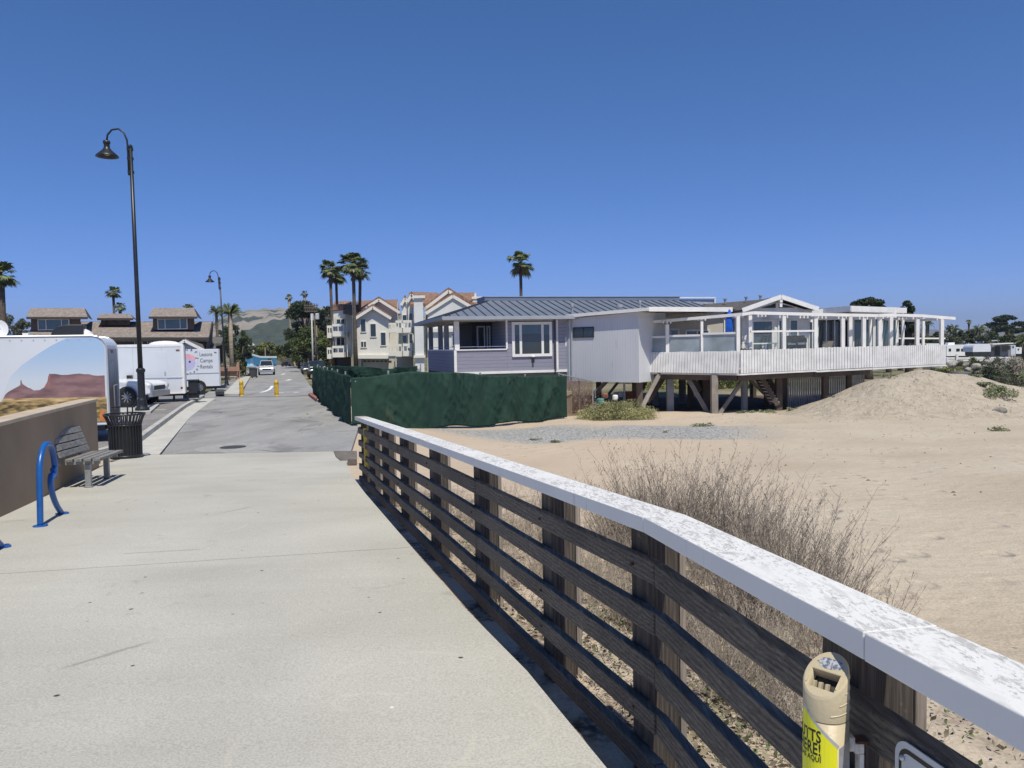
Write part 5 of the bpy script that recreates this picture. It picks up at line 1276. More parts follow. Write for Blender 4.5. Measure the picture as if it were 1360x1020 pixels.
fr_pts = [(c0, P(467.6, 498, 23.3).z), (c1, P(517.6, 493.5, 23.9).z), (c2_, P(560, 493, 24.5).z), (c3, P(640, 496, 27.8).z), (c4, P(739, 499.5, 32.6).z)]
fabric('screen_fabric', fr_pts, 1.0, gf)
sd_pts = [(P(418.5, 527, 43), P(418.5, 486, 43).z), (P(444, 550, 29), P(446, 491.5, 29).z), (c0+Vector((-.02, 0, 0)), P(467.6, 498, 23.3).z)]
fabric('screen_fabric', sd_pts, 4.0, gf, .12)
bk_pts = [(P(420, 527, 43.3), P(420, 484.5, 43.3).z), (P(520, 505, 38), P(520, 488, 38).z), (P(555, 505, 36), P(555, 484.5, 36).z)]
fabric('screen_fabric', bk_pts, 7.0, gf, .2)
m_ = MB()
for pts in (fr_pts, sd_pts, bk_pts):
    for (a, ta), (b_, tb) in zip(pts, pts[1:]):
        d__ = Vector((b_.x-a.x, b_.y-a.y, 0)).normalized(); nq = Vector((-d__.y, d__.x, 0))*.16; m_.tube([a+nq+Vector((0, 0, ta-a.z-.2)), b_+nq+Vector((0, 0, tb-b_.z-.2))], .02, 6)
        n_ = max(1, round((b_-a).length/3))
        for k in range(n_+1):
            q_ = a.lerp(b_, k/n_); tz_ = ta+(tb-ta)*k/n_
            if (q_-c0).length > .4: m_.tube([(q_.x+nq.x, q_.y+nq.y, q_.z-.25), (q_.x+nq.x, q_.y+nq.y, tz_+.03)], .03, 8)
m_.build('steel_post', galv, gf)
# chain link return with brush behind it
cl = thing('chain_link_panel', 'bare rusty chain link panel at the right end of the green fence', 'fence', c4)
A0 = P(741, 496, 33.3); A1 = P(787, 506, 33.9)
bz = [T(A0.x, A0.y), T(A1.x, A1.y)]; m_ = MB(); n_ = 26
for s_ in (1, -1):
    for k in range(-14, n_):
        f0 = k/n_; f1 = (k+14)/n_
        if s_ < 0: f0, f1 = f1, f0
        a0c = max(0, min(1, f0)); a1c = max(0, min(1, f1))
        if abs(a0c-a1c) < 1e-6: continue
        g0 = (a0c-f0)/(f1-f0); g1 = (a1c-f0)/(f1-f0)
        def pt(f, g):
            q_ = A0.lerp(A1, f); zb = bz[0]+(bz[1]-bz[0])*f; return Vector((q_.x, q_.y, zb+(q_.z-zb)*g))
        m_.tube([pt(a0c, g0), pt(a1c, g1)], .007, 3, False)
m_.build('wire_mesh', bolt, cl)
m_ = MB(); q_ = P(769, 505, 33.6); 
for u, vt in ((742, 495), (769, 504), (776, 530), (787, 514)):
    q_ = P(u, vt, 33.8); m_.tube([(q_.x, q_.y, T(q_.x, q_.y)-.2), tuple(q_)], .03, 8)
m_.beam(A0, A1, .04, .04); m_.build('post', galv, cl)
bs = thing('brush_pile', 'heap of tangled dead branches behind the chain link panel', 'brush pile', (P(765, 540, 35).x, 35, T(2.9, 35)))
rr = random.Random(9); m_ = MB(); base_ = worldloc(bs)
for _ in range(420):
    a = rr.uniform(0, 6.28); e_ = rr.uniform(-.3, 1.2); p0 = base_+Vector((rr.gauss(0, .45), rr.gauss(0, .4), rr.uniform(0, .9))); ln_ = rr.uniform(.2, .9)
    d_ = Vector((math.cos(a)*math.cos(e_), math.sin(a)*math.cos(e_), math.sin(e_)))*ln_; m_.tube([p0, p0+d_*.5+Vector((0, 0, rr.uniform(-.05, .08))), p0+d_], [.012, .009, .004], 3, False)
m_.build('branches', drym, bs)
tag(MB().box(base_.x-.55, base_.x-.25, base_.y-1.0, base_.y-.8, T(base_.x, 34), T(base_.x, 34)+1.05).build('plywood_scrap', mat('pale_plywood', (.42, .38, .27), .85, .2, 4), bevel=.01), 'pale plywood offcut leaning inside the chain link panel', 'board')
m_ = MB(); q_ = P(750, 510, 35.2); m_.box(q_.x-.6, q_.x+1.0, q_.y, q_.y+.25, q_.z-.15, q_.z+.12); tag(m_.build('timber_beam', timl), 'rough timber beam lying across behind the chain link panel', 'beam')
# olive bush in front of the stilts
def bush(name, lab, cat, c_, rx, ry, rz, nl, size, m_, grp=None, k=26, aspect=.4, par=None, seed=None):
    t = thing(name, lab, cat, c_, grp)
    rg_ = np.random.default_rng(seed or int(abs(c_[0]*7+c_[1]*3)*10)+1)
    bl = []
    for _ in range(k):
        a = rg_.uniform(0, 2*PI); r_ = math.sqrt(rg_.uniform(0, 1)); h_ = rg_.uniform(.1, 1)*math.sqrt(max(0, 1-r_*r_*.85))
        bl.append((c_[0]+rx*r_*.85*math.cos(a), c_[1]+ry*r_*.85*math.sin(a), c_[2]+rz*h_*.82, rx*.24, ry*.26, rz*.24))
    v_, f_ = leaf_arrays(blob_points(bl, nl, rg_, .3), size, aspect, .3, rg_)
    v_[:, 2] = np.maximum(v_[:, 2], c_[2]-.15)
    npmesh('foliage', v_, f_, m_, t, worldloc(t))
    b = MB()
    for i in range(12):
        a = rg_.uniform(0, 6.28); b.tube([(c_[0], c_[1], c_[2]-.1), (c_[0]+rx*.5*math.cos(a), c_[1]+ry*.5*math.sin(a), c_[2]+rz*.6)], [rz*.03, rz*.008], 4, False)
    b.build('stems', barkm, t)
    return t
barkm = mat('bark', (.10, .075, .055), .9, .3, 5, .5, 20, stretch=(3, 3, .6))
olive = mat('olive_leaf', (.17, .19, .055), .75, .3, 1.6, col2=(.30, .30, .12))
q_ = P(826, 560, 31.2)
bush('round_bush', 'wide olive-green bush on the sand in front of the house stilts', 'bush', (q_.x-.1, 31.6, T(q_.x, 31.6)-.08), 1.8, 1.1, .98, 22000, .06, mat('dusty_olive_leaf', (.20, .205, .085), .8, .3, 1.6, col2=(.34, .33, .16)), k=90)
for i, (u, v, D_, r_, lab) in enumerate(((990, 541, 33.0, .5, 'low green weeds left of the stair foot under the deck'), (1018, 539, 33.2, .55, 'low green weeds at the stair foot under the deck'), (1055, 538, 33.4, .45, 'low weeds in front of the white slats under the deck'))):
    q_ = P(u, v, D_); bush('weeds', lab, 'weeds', (q_.x, q_.y, T(q_.x, q_.y)-.03), r_, .3, .22, 500, .07, sagem, 'weeds along the deck edge', 12)
q_ = P(1186, 488, 31.2); bush('weeds', 'scrubby weed growing on top of the sand mound', 'weeds', (q_.x, 31.4, T(q_.x, 31.4)-.02), .35, .3, .3, 260, .06, sagem, k=10)
q_ = P(1112, 528, 28.9); 
for i, (u, v) in enumerate(((1110, 527), (1227, 508))):
    q_ = GT(u, v); bush('weeds', ['sparse green sprigs on the left flank of the sand mound', 'dark green tuft near the crest of the sand mound'][i], 'weeds', (q_.x, q_.y, q_.z-.02), [.5, .2][i], .3, .12, [170, 70][i], .05, greenm, k=8)
# ================================================================ trees
def trunk_mesh(b, p0, p1, r0_, r1_, n_=8, bend=.15, rnd=R):
    p0 = Vector(p0); p1 = Vector(p1); L_ = (p1-p0).length; o_ = Vector((rnd.uniform(-bend, bend), rnd.uniform(-bend, bend), 0))*L_*.3
    pts = [p0+(p1-p0)*f+o_*math.sin(PI*f) for f in (0, .25, .5, .75, 1)]
    b.tube(pts, [r0_+(r1_-r0_)*f for f in (0, .25, .5, .75, 1)], n_)
def tree(name, lab, base, h, crown, nclump, nl, leaf, m_, seed, grp=None, flat=.6, trunk_r=.3, cz=.62, clump=.3, cat='tree'):
    """crown = (rx, ry, rz) half sizes; clumps carried by limbs"""
    rg_ = np.random.default_rng(seed); rd = random.Random(seed)
    t = thing(name, lab, cat, base, grp); bz_ = Vector(base); b = MB()
    top = bz_+Vector((rd.uniform(-.05, .05)*h, 0, h*cz)); trunk_mesh(b, bz_-Vector((0, 0, .3)), top, trunk_r, trunk_r*.45, rnd=rd)
    bl = []
    for i in range(nclump):
        a = rg_.uniform(0, 2*PI); ce = rg_.uniform(-.75, 1.0); r_ = math.sqrt(max(.05, 1-ce*ce))*rg_.uniform(.45, 1)
        cx_ = top.x+crown[0]*r_*math.cos(a); cy2 = top.y+crown[1]*r_*math.sin(a); cz_ = bz_.z+h-crown[2]+crown[2]*ce*.9
        k = rg_.uniform(.65, 1.3)*clump
        bl.append((cx_, cy2, cz_, crown[0]*k, crown[1]*k, crown[2]*k*flat))
        if i < 16: trunk_mesh(b, top-Vector((0, 0, h*rd.uniform(.05, .25))), (cx_, cy2, cz_-crown[2]*k*flat*.3), trunk_r*.32, trunk_r*.07, 5, rnd=rd)
    b.build('trunk', barkm, t, smooth=True)
    v_, f_ = leaf_arrays(blob_points(bl, nl, rg_, .35), leaf, .5, .2, rg_)
    npmesh('crown', v_, f_, m_, t, worldloc(t)); return t
def gp(u, v_top, D_, v_base=None):        # base point at distance, with height from the top pixel
    q_ = P(u, v_top, D_); z_ = T(q_.x, q_.y); return (q_.x, q_.y, z_), q_.z-z_
cyp = mat('cypress_leaf', (.018, .030, .014), .85, .35, .8, col2=(.04, .058, .024))
dkg = mat('dark_tree_leaf', (.03, .048, .018), .8, .35, .6, col2=(.065, .085, .03))
mdg = mat('mid_green_leaf', (.055, .085, .02), .75, .35, .5, col2=(.11, .135, .04))
ylg = mat('yellow_green_leaf', (.09, .105, .018), .75, .35, .4, col2=(.16, .17, .04))
gyg = mat('grey_green_leaf', (.075, .09, .055), .8, .3, .5, col2=(.13, .14, .09))
pmat = mat('palm_frond', (.06, .085, .025), .5, .3, 3, col2=(.14, .165, .06)); dmat = mat('dead_frond', (.13, .09, .05), .9, .3, 3, col2=(.2, .15, .09))
palmtr = mat('palm_trunk', (.11, .085, .065), .9, .25, 2, .6, 14, stretch=(1, 1, 5)); palmtl = mat('pale_palm_trunk', (.30, .25, .20), .9, .25, 2, .6, 14, stretch=(1, 1, 5))
def fan_palm(lab, base, h, cr_, seed, tr=.25, lean=0, n_leaf=40, grp='fan palms', trm=None, skirt=10, tall=1.0):
    rd = random.Random(seed); t = thing('fan_palm', lab, 'palm tree', base, grp); B_ = Vector(base); top = B_+Vector((lean, 0, h-cr_*.75))
    b = MB(); b.tube([B_-Vector((0, 0, .3)), B_+Vector((lean*.3, 0, h*.3)), B_+Vector((lean*.65, 0, h*.62)), top], [tr*1.15, tr*.85, tr*.75, tr*.8], 10); b.build('trunk', trm or palmtr, t, smooth=True)
    g = MB(); dd = MB()
    def leaf(mb, az, el, ln_, droop, fr_):
        d_ = Vector((math.cos(az)*math.cos(el), math.sin(az)*math.cos(el), math.sin(el))); pe = top+d_*ln_*.48
        mb.tube([top, top+d_*ln_*.25+Vector((0, 0, .03)), pe], [.035, .028, .02], 3, False)
        side_ = d_.cross(Vector((0, 0, 1))); side_ = side_.normalized() if side_.length > .01 else Vector((1, 0, 0)); up_ = side_.cross(d_)
        n_ = 15
        for k in range(n_):
            a = -1.35+2.7*k/(n_-1); dir_ = (d_*math.cos(a)+side_*math.sin(a)+up_*rd.uniform(-.08, .08)).normalized(); L_ = ln_*.58*(1-.22*abs(a)/1.35)*rd.uniform(.85, 1.1)
            m1 = pe+dir_*L_*.62; m2 = pe+dir_*L_+Vector((0, 0, -droop*L_*.55)); wd = dir_.cross(up_).normalized()*L_*.105
            mb.add([pe, m1+wd, m2, m1-wd], [(0, 1, 2, 3)])
    for i in range(n_leaf):
        el = rd.uniform(-.85, 1.35); leaf(g, rd.uniform(0, 2*PI), el, cr_*rd.uniform(.8, 1.08)*(1 if el < 1 else .85), rd.uniform(.3, .9), 1)
    for i in range(skirt): leaf(dd, rd.uniform(0, 2*PI), rd.uniform(-1.35, -.75), cr_*rd.uniform(.5, .75), .6, 1)
    g.build('crown', pmat, t)
    if skirt: dd.build('dead_skirt', dmat, t)
    return t
def feather_palm(lab, base, h, cr_, seed, tr=.35, trm=None, nf=26, grp='feather palms'):
    rd = random.Random(seed); t = thing('feather_palm', lab, 'palm tree', base, grp); B_ = Vector(base); top = B_+Vector((0, 0, h-cr_*.55))
    b = MB(); b.tube([B_-Vector((0, 0, .3)), B_+Vector((0, 0, h*.4)), top], [tr*1.1, tr*.9, tr], 10); b.build('trunk', trm or palmtr, t, smooth=True); g = MB()
    for i in range(nf):
        az = rd.uniform(0, 2*PI); el = rd.uniform(-.2, 1.3); d_ = Vector((math.cos(az), math.sin(az), 0)); pts = []; L_ = cr_*rd.uniform(.85, 1.1)
        for k in range(9):
            f = k/8; pts.append(top+d_*(L_*f*math.cos(el)*(1-.1*f))+Vector((0, 0, L_*(math.sin(el)*f-.55*f*f*f*(1.2-.4*math.sin(el)))))) 
        g.tube(pts, [.05*(1-.8*k/8) for k in range(9)], 3, False)
        sd_ = Vector((-d_.y, d_.x, 0))
        for k in range(2, 33):
            f = k/33; j = min(7, int(f*8)); q_ = pts[j].lerp(pts[j+1], f*8-j); ll = L_*.27*math.sin(PI*min(1, f*.9+.12))
            for s_ in (-1, 1):
                e_ = q_+(sd_*s_*.75+d_*.5+Vector((0, 0, -.45))).normalized()*ll; w_ = d_*ll*.06
                g.add([q_-w_, e_, q_+w_], [(0, 1, 2)])
    g.build('crown', pmat, t); return t
def fp_at(u, vtop, D_, lab, crpx, seed, lean_px=0, **k):
    base, h = gp(u+lean_px, vtop, D_); return fan_palm(lab, base, h, crpx/FPX*D_, seed, lean=-lean_px/FPX*D_, **k)
fp_at(468.5, 334, 92, 'tallest fan palm of the cluster left of the condominiums', 21, 1, 0, tr=.27, n_leaf=50, grp='fan palms in the cluster')
fp_at(478, 347, 94, 'fan palm leaning right with a slim dark trunk in the cluster', 17, 2, -5, tr=.24, grp='fan palms in the cluster')
fp_at(438, 345, 97, 'left outer fan palm of the cluster', 16, 3, 1, tr=.24, grp='fan palms in the cluster')
fp_at(446, 353, 99, 'fan palm in the cluster just right of the left outer palm', 16, 4, 0, tr=.22, grp='fan palms in the cluster')
fp_at(691, 333, 78, 'single fan palm rising behind the slate metal roof', 22, 5, 0, tr=.2, n_leaf=34, skirt=8)
fp_at(383.5, 390, 150, 'thin tall fan palm by the dark cypress, left one of two', 6.5, 6, 2, tr=.32, n_leaf=22, trm=palmtl, skirt=3)
fp_at(404, 385.5, 155, 'thin tall fan palm by the dark cypress, right one of two', 6, 7, -1, tr=.32, n_leaf=22, trm=palmtl, skirt=3)
fp_at(150, 380, 110, 'fan palm rising behind the small dormer of the brown house', 11, 8, 0, tr=.22, grp='fan palms behind the brown house')
fp_at(159, 401, 104, 'low dark fan palm top right of the taller one behind the dormer', 8, 9, 0, tr=.25, skirt=3, grp='fan palms behind the brown house')
fp_at(0, 348, 60, 'large fan palm cut by the left edge of the picture', 24, 10, 0, tr=.3, n_leaf=38)
fp_at(250, 403, 100, 'fan palm tip showing over the right dormer ridge', 8, 12, 0, tr=.25, skirt=0, grp='fan palms behind the brown house')
fp_at(1287, 424, 190, 'small round-headed fan palm among the trees right of the pergola', 4.5, 13, 0, tr=.3, n_leaf=26)
def ft_at(u, vtop, D_, lab, crpx, seed, **k):
    base, h = gp(u, vtop, D_); return feather_palm(lab, base, h, crpx/FPX*D_, seed, **k)
ft_at(287, 405, 92, 'feather palm left of the big one, behind the second street lamp', 17, 1, tr=.17)
ft_at(305, 402, 90, 'big feather palm with a pale ringed trunk behind the second street lamp', 25, 2, tr=.26, trm=palmtl, nf=34)
ft_at(1232, 424, 150, 'feather palm seen through the right end of the pergola', 12, 3, tr=.3)
ft_at(1299, 430, 150, 'feather palm behind the travel trailers', 15, 4, tr=.4)
ft_at(1362, 442, 95, 'dark feather palm cut by the right edge', 20, 5, tr=.4)
ft_at(1268, 430, 170, 'broad feather palm crown left of the round-headed palm', 14, 6, tr=.4)
def tr_at(u, vtop, D_, rxpx, rzpx, lab, m_, seed, nl=3500, nclump=22, leafpx=2.6, name='tree', **k):
    base, h = gp(u, vtop, D_); s_ = D_/FPX; rx_ = rxpx*s_; return tree(name, lab, base, h, (rx_, rx_*.8, rzpx*s_), nclump, nl, leafpx*s_, m_, seed, **k)
tr_at(408, 398, 135, 30, 44, 'big dark cypress behind the utility poles', cyp, 1, 9000, 40, 3.0, 'cypress_tree', flat=.42, trunk_r=.7, clump=.30)
tr_at(432, 404, 128, 20, 36, 'dark cypress against the left balconies of the condominiums', cyp, 2, 5000, 26, 3.0, 'cypress_tree', flat=.5, trunk_r=.6)
tr_at(397, 425, 138, 17, 32, 'low dark cypress boughs left of the utility poles', cyp, 3, 4000, 22, 3.0, 'cypress_tree', flat=.4, trunk_r=.5)
tr_at(413, 435, 112, 26, 27, 'round mid-green tree at the right side of the road end', mdg, 4, 8000, 44, 2.6, 'broadleaf_tree', flat=.8, clump=.27)
tr_at(430, 452, 108, 14, 20, 'smaller green tree in front of the condominium balconies', mdg, 5, 3500, 24, 2.6, 'broadleaf_tree', flat=.8)
for i, (u, vt, rx_, rz_, lab) in enumerate(((338, 458, 16, 13, 'yellow-green tree directly behind the blue house gable'), (356, 455, 17, 14, 'yellow-green tree behind the middle of the blue house'), (375, 460, 15, 12, 'yellow-green tree behind the grey board fence'), (392, 461, 14, 12, 'yellow-green tree left of the utility poles'), (322, 463, 13, 12, 'yellow-green tree left of the blue house'))):
    tr_at(u, vt, 195, rx_, rz_, lab, ylg, 30+i, 3000, 26, 2.6, 'hedge_tree', grp='yellow-green trees behind the blue house', flat=.7)
tr_at(309, 430, 128, 14, 26, 'dull green tree between the feather palm and the hills', dkg, 40, 3500, 22, 2.6, 'broadleaf_tree', flat=.6)
tr_at(323, 440, 125, 11, 22, 'dull green tree right of the pale palm trunk', dkg, 41, 3000, 20, 2.6, 'broadleaf_tree', flat=.6)
tr_at(296, 434, 118, 10, 20, 'olive tree crown behind the roofs left of the feather palm', dkg, 42, 2500, 18, 2.6, 'broadleaf_tree', flat=.6)
tr_at(10, 417, 120, 19, 20, 'dark rounded tree above the mural trailer at the left edge', gyg, 43, 4500, 30, 2.4, 'broadleaf_tree', flat=.7)
tr_at(28, 424, 118, 12, 16, 'grey-green tree between the left edge tree and the brown house', gyg, 44, 3000, 22, 2.4, 'broadleaf_tree', flat=.7)
tr_at(326, 482, 88, 6.5, 11, 'dark shrub by the sidewalk left of the blue house', dkg, 45, 1500, 16, 2.2, 'garden_shrub', flat=.8, trunk_r=.12)
tr_at(318, 484, 86, 6, 11, 'reddish-leaved shrub beside the sidewalk wall', mat('red_leaf', (.10, .06, .03), .8, .3, .6, col2=(.10, .10, .03)), 46, 1400, 16, 2.2, 'garden_shrub', flat=.8, trunk_r=.12)
# right side trees
tr_at(1153, 395, 62, 30, 20, 'spiky dark cypress top over the flat white roof', cyp, 50, 6500, 26, 4.0, 'cypress_tree', flat=.5, trunk_r=.5)
tr_at(1208, 400, 66, 16, 26, 'dark cypress just right of the flat white roof', cyp, 51, 5000, 22, 4.0, 'cypress_tree', flat=.45, trunk_r=.4)
tr_at(1338, 418, 210, 25, 15, 'wide wind-swept cypress on the right skyline', cyp, 52, 6500, 24, 3.2, 'cypress_tree', flat=.45, trunk_r=.8, cz=.7, clump=.34)
rows = [(1196, 438, 78, 15, 26), (1214, 432, 82, 14, 26), (1230, 446, 130, 15, 16), (1247, 442, 140, 14, 16), (1263, 434, 128, 14, 20), (1278, 440, 150, 12, 16), (1293, 438, 165, 12, 16), (1310, 437, 175, 14, 17), (1326, 440, 160, 13, 16), (1345, 442, 150, 14, 17), (1362, 440, 140, 14, 18), (1180, 440, 74, 14, 24), (1222, 446, 180, 16, 10), (1305, 446, 140, 12, 12), (1285, 450, 138, 10, 11), (1332, 450, 132, 12, 11), (1352, 450, 190, 13, 9), (1255, 450, 132, 12, 12)]
wr = ['behind the right glass corner of the white house', 'seen between the pergola posts', 'low behind the pergola end, left half', 'behind the last pergola posts', 'bushy and dark right of the last pergola post', 'between the round-headed palm and the dark bushy tree', 'behind the round-headed palm', 'left of the wind-swept cypress', 'under the left boughs of the wind-swept cypress', 'under the wind-swept cypress', 'at the right edge under the sky', 'behind the glass corner, leftmost', 'far off through the pergola', 'above the rounded silver trailer', 'above the white travel trailer roof vent', 'above the silver trailer awning', 'far off at the right edge', 'just above the left travel trailer']
for i, (u, vt, D_, rx_, rz_) in enumerate(rows):
    tr_at(u, vt, D_, rx_, rz_, f'{["dark green", "grey-green", "dull olive"][i%3]} tree {wr[i]}', [dkg, gyg, dkg][i % 3], 60+i, 2600, 22, 2.6, 'background_tree', grp='trees beyond the deck and trailers', flat=.7)
# green bank seen between the stilts
for i, (u, D_, r_, h_) in enumerate(((865, 62, 3, 2.0), (905, 60, 3, 2.2), (945, 64, 3.2, 2.6), (985, 60, 3, 2.0), (1015, 63, 3, 2.3), (925, 54, 2.6, 1.0), (970, 53, 2.6, .9), (880, 54, 2.4, 1.0), (1008, 54, 2.4, 1.1))):
    q_ = P(u, 500, D_); bush('green_shrub', ['leafy shrub bank', 'grassy low shrub'][i > 4]+' seen under the deck '+['behind the leftmost brace', 'between the two grey piles', 'just left of the middle pile', 'right of the middle pile', 'behind the stair', 'low, left of the middle pile', 'low, right of the middle pile', 'low, by the left grey pile', 'low, behind the stair foot'][i], 'shrub', (q_.x, q_.y, T(q_.x, q_.y)-.1), r_, 1.4, h_, 2200, .16, [mdg, olive][i % 2], 'shrubs behind the stilts', 24)
# rocks and shrubs at right
rockm = mat('pale_rock', (.26, .24, .21), .9, .3, 1.2, .5, 12, col2=(.42, .385, .34))
rockd = mat('dark_rock', (.10, .10, .105), .9, .3, 1.2, .5, 12)
def rock(u, v, D_, r_, lab, m_=rockm, fl=.65, grp='rocks along the trailer park bank'):
    q_ = P(u, v, D_); rd = random.Random(int(u*13+v)); rg_ = [rd.uniform(0, 6) for _ in range(4)]
    b = MB(); nu, nv = 14, 9
    c_ = Vector((q_.x, q_.y, q_.z)); b.ball(c_, (r_, r_*.8, r_*fl), nu, nv)
    for i, (x_, y_, z_) in enumerate(b.v):
        d_ = Vector((x_, y_, z_))-c_; k = 1+.22*math.sin(d_.x/r_*3+rg_[0])*math.sin(d_.z/r_*3.5+rg_[1])+.14*math.sin(d_.y/r_*5+rg_[2]+d_.x/r_*4)
        b.v[i] = tuple(c_+d_*k)
    b.v = [(x_, y_, z_) for x_, y_, z_ in b.v]
    o = b.build('rock', m_, smooth=False); return tag(o, lab, 'rock', grp)
b = MB()
rx = [(1264, 484, .85, 'big pale rock nearest the end of the picket deck'), (1248, 490, 1.1, 'broad pale rock partly behind the picket skirt'), (1282, 485, .5, 'small rock left of the second railing post'), (1296, 488, .85, 'tan rounded rock below the trailer railing'), (1310, 488, .6, 'tan rock right of the rounded tan one'), (1285, 491, .55, 'small pale rock above the dark flat one'), (1297, 494, .6, 'pointed white rock right of the dark flat one'), (1308, 494.5, .4, 'small pale rock right of the pointed white rock'), (1318, 495, .5, 'flat tan rock at the foot of the bank'), (1275, 481, .6, 'rock high on the bank below the first railing post'), (1322, 488, .6, 'grey rock half hidden by brush'), (1262, 494, .45, 'pale stone low beside the deck corner'), (1272, 494, .4, 'small round stone left of the dark flat rock'), (1345, 489, .9, 'reddish tan rock near the right edge'), (1356, 486, .8, 'tan rock at the right edge of the bank'), (1313, 481, .6, 'rock under the middle railing post')]
for u, v, r_, lab in rx: rock(u, v-.5, 56.0, r_*.46, lab)
rock(1276, 496, 53.5, .62, 'dark flat slab rock at the foot of the bank', rockd, .28)
q_ = GT(1326, 545); rock(1326, 546, q_.y, .33, 'broken pale stone slab lying alone on the sand', rockm, .4, None)
sh = [(1280, 491, 57, .9, .5, olive, 'olive ground scrub behind the dark flat rock'), (1305, 484, 59, 1.0, .55, gyg, 'grey scrub under the middle of the white park fence'), (1318, 492, 55.5, .8, .5, mdg, 'green scrub at the foot of the bank right of the rocks'), (1250, 485, 60, 1.0, .6, olive, 'yellow-green scrub showing at the deck end'), (1262, 489, 55, 1.1, .7, olive, 'yellowish scrub between the rocks by the deck corner'), (1293, 480, 60, 1.0, .8, mdg, 'green scrub high on the rocky bank'), (1330, 484, 55, 1.5, 1.3, gyg, 'grey-green brush at the right of the rocks'), (1345, 480, 56, 1.5, 1.4, drym2, 'tall dry brush right of the rocks'), (1318, 478, 60, 1.0, .9, gyg, 'dusty brush around the last railing posts'), (1358, 500, 45, 1.4, .9, mat('orange_scrub', (.24, .14, .03), .85, .3, 1, col2=(.22, .2, .06)), 'orange tinged scrub at the right edge'), (1331, 524, 29.6, .78, .50, sagem, 'round sage-green shrub on the right flank of the mound'), (1308, 510, 30.2, .42, .18, sagem, 'small sage shrub left of the round one on the mound'), (1350, 512, 31.5, .6, .4, gyg, 'grey-green shrub behind the round sage shrub'), (1296, 503, 31.0, .32, .12, sagem, 'thin sage sprawl on the mound crest'), (1343, 494, 44, 1.2, .8, gyg, 'brush behind the shrubs near the right edge'), (1270, 484, 60, .8, .6, mdg, 'green tuft between the first rocks'), (1228, 491, 47, 1.3, .9, mdg, 'green scrub under the right end of the deck'), (1247, 494, 50, .9, .7, dkg, 'dark scrub by the pale rock under the deck end')]
for u, v, D_, r_, h_, m_, lab in sh:
    q_ = P(u, v, D_); z_ = min(q_.z, 9); bush('scrub', lab, 'shrub', (q_.x, q_.y, T(q_.x, q_.y)-.05 if D_ < 50 else q_.z-h_*.6), r_, r_*.7, h_ if D_ >= 50 else max(h_, q_.z-T(q_.x, q_.y)+h_*.45), 1500, .13 if D_ > 40 else .085, m_, 'scrub on the sand and rocky bank', 18)
b = MB(); n_ = 40; vs = []
for i in range(n_+1):
    f = i/n_; u = 1225+190*f
    for (v, D_) in ((497, 55), (488+2*math.sin(i), 57.5), (480+math.sin(i*1.7), 61), (478, 66)):
        q_ = P(u, v, D_); vs.append((q_.x, q_.y, q_.z-.25 if D_ > 55 else T(q_.x, q_.y)-.1))
b.add(vs, [(4*i+j, 4*i+4+j, 4*i+5+j, 4*i+1+j) for i in range(n_) for j in range(3)])
tag(b.build('bank', mat('bank_soil', (.10, .085, .06), .95, .35, .6, .6, 6, col2=(.06, .075, .03)), smooth=True), kind='structure')
b = MB()
t = thing('park_railing', 'low white post and rail fence in front of the travel trailers', 'fence', P(1290, 478, 64))
for k, (u, vt, vb) in enumerate(((1271, 470.5, 484), (1294, 474, 482), (1314, 474, 484), (1336, 474, 482), (1258, 475, 482))):
    A = P(u, vt, 63); B_ = P(u, vb, 63); MB().box(A.x-.09, A.x+.09, A.y-.06, A.y+.06, B_.z-.3, A.z).build('post', white, t)
m_ = MB(); m_.beam(P(1250, 475.7, 63.1), P(1345, 475, 63.1), .06, .14); m_.beam(P(1250, 478.7, 63.1), P(1345, 478, 63.1), .06, .12); m_.build('rail', white, t)
# ================================================================ hills
def hill(name, prof, D_, depth, m_, drop=2.0, rows=14, rough=1.0, seed=1):
    us = np.linspace(prof[0][0], prof[-1][0], 120); vs = []
    for j in range(rows+1):
        g = j/rows
        for i, u in enumerate(us):
            v = itp(u, [a for a, _ in prof], [c_ for _, c_ in prof]); q_ = P(u, v, D_); dd = D_-depth*(1-g)
            x_ = (u-680)/FPX*dd; hz = (q_.z+2)*(g**1.15)-2
            hz += rough*D_*.004*math.sin(u*.09+seed+g*5)*math.sin(g*7+u*.045)*(4*g*(1-g)) + rough*D_*.0013*math.sin(u*.31+g*9+seed)*(1 if g > .9 else 2*g)
            vs.append((x_, dd, hz))
    for i, u in enumerate(us):
        dd = D_+depth*.8; vs.append(((u-680)/FPX*dd, dd, -2))
    w_ = len(us); o = npmesh(name, vs, [(j*w_+i, j*w_+i+1, (j+1)*w_+i+1, (j+1)*w_+i) for j in range(rows+1) for i in range(w_-1)], m_, smooth=True); tag(o, kind='structure'); return o
hn = NB('golden_oak_hills'); p = hn.pos((.001, .001, .002))
c = hn.ramp(hn.noise(p, 9, 9, .3), [(.3, (.235, .205, .165)), (.6, (.315, .28, .225))])
msk = hn.sm(hn.noise(hn.pos((.001, .0006, .004)), 9, 9, .6, .6), .50, .56); c = hn.mix(msk, c, (.045, .06, .035))
hm = hn.done(c, .95)
wn = NB('wooded_hill'); p = wn.pos((.001, .001, .003)); c = wn.ramp(wn.noise(p, 60, 9, .5, .7), [(.35, (.03, .045, .03)), (.65, (.07, .088, .06))])
wm = wn.done(c, .95, wn.bump(wn.noise(p, 90, 6), 1, 4))
hill('hills', [(-60, 452), (60, 446), (140, 441), (200, 434), (250, 431), (285, 428), (300, 421), (318, 414), (345, 410.5), (375, 409.5), (420, 408), (500, 412), (620, 425), (760, 440)], 1500, 800, hm, seed=2)
hill('hills', [(270, 460), (310, 446), (335, 436), (352, 428), (372, 424), (400, 420), (450, 420), (560, 432), (660, 455)], 850, 350, wm, seed=5)
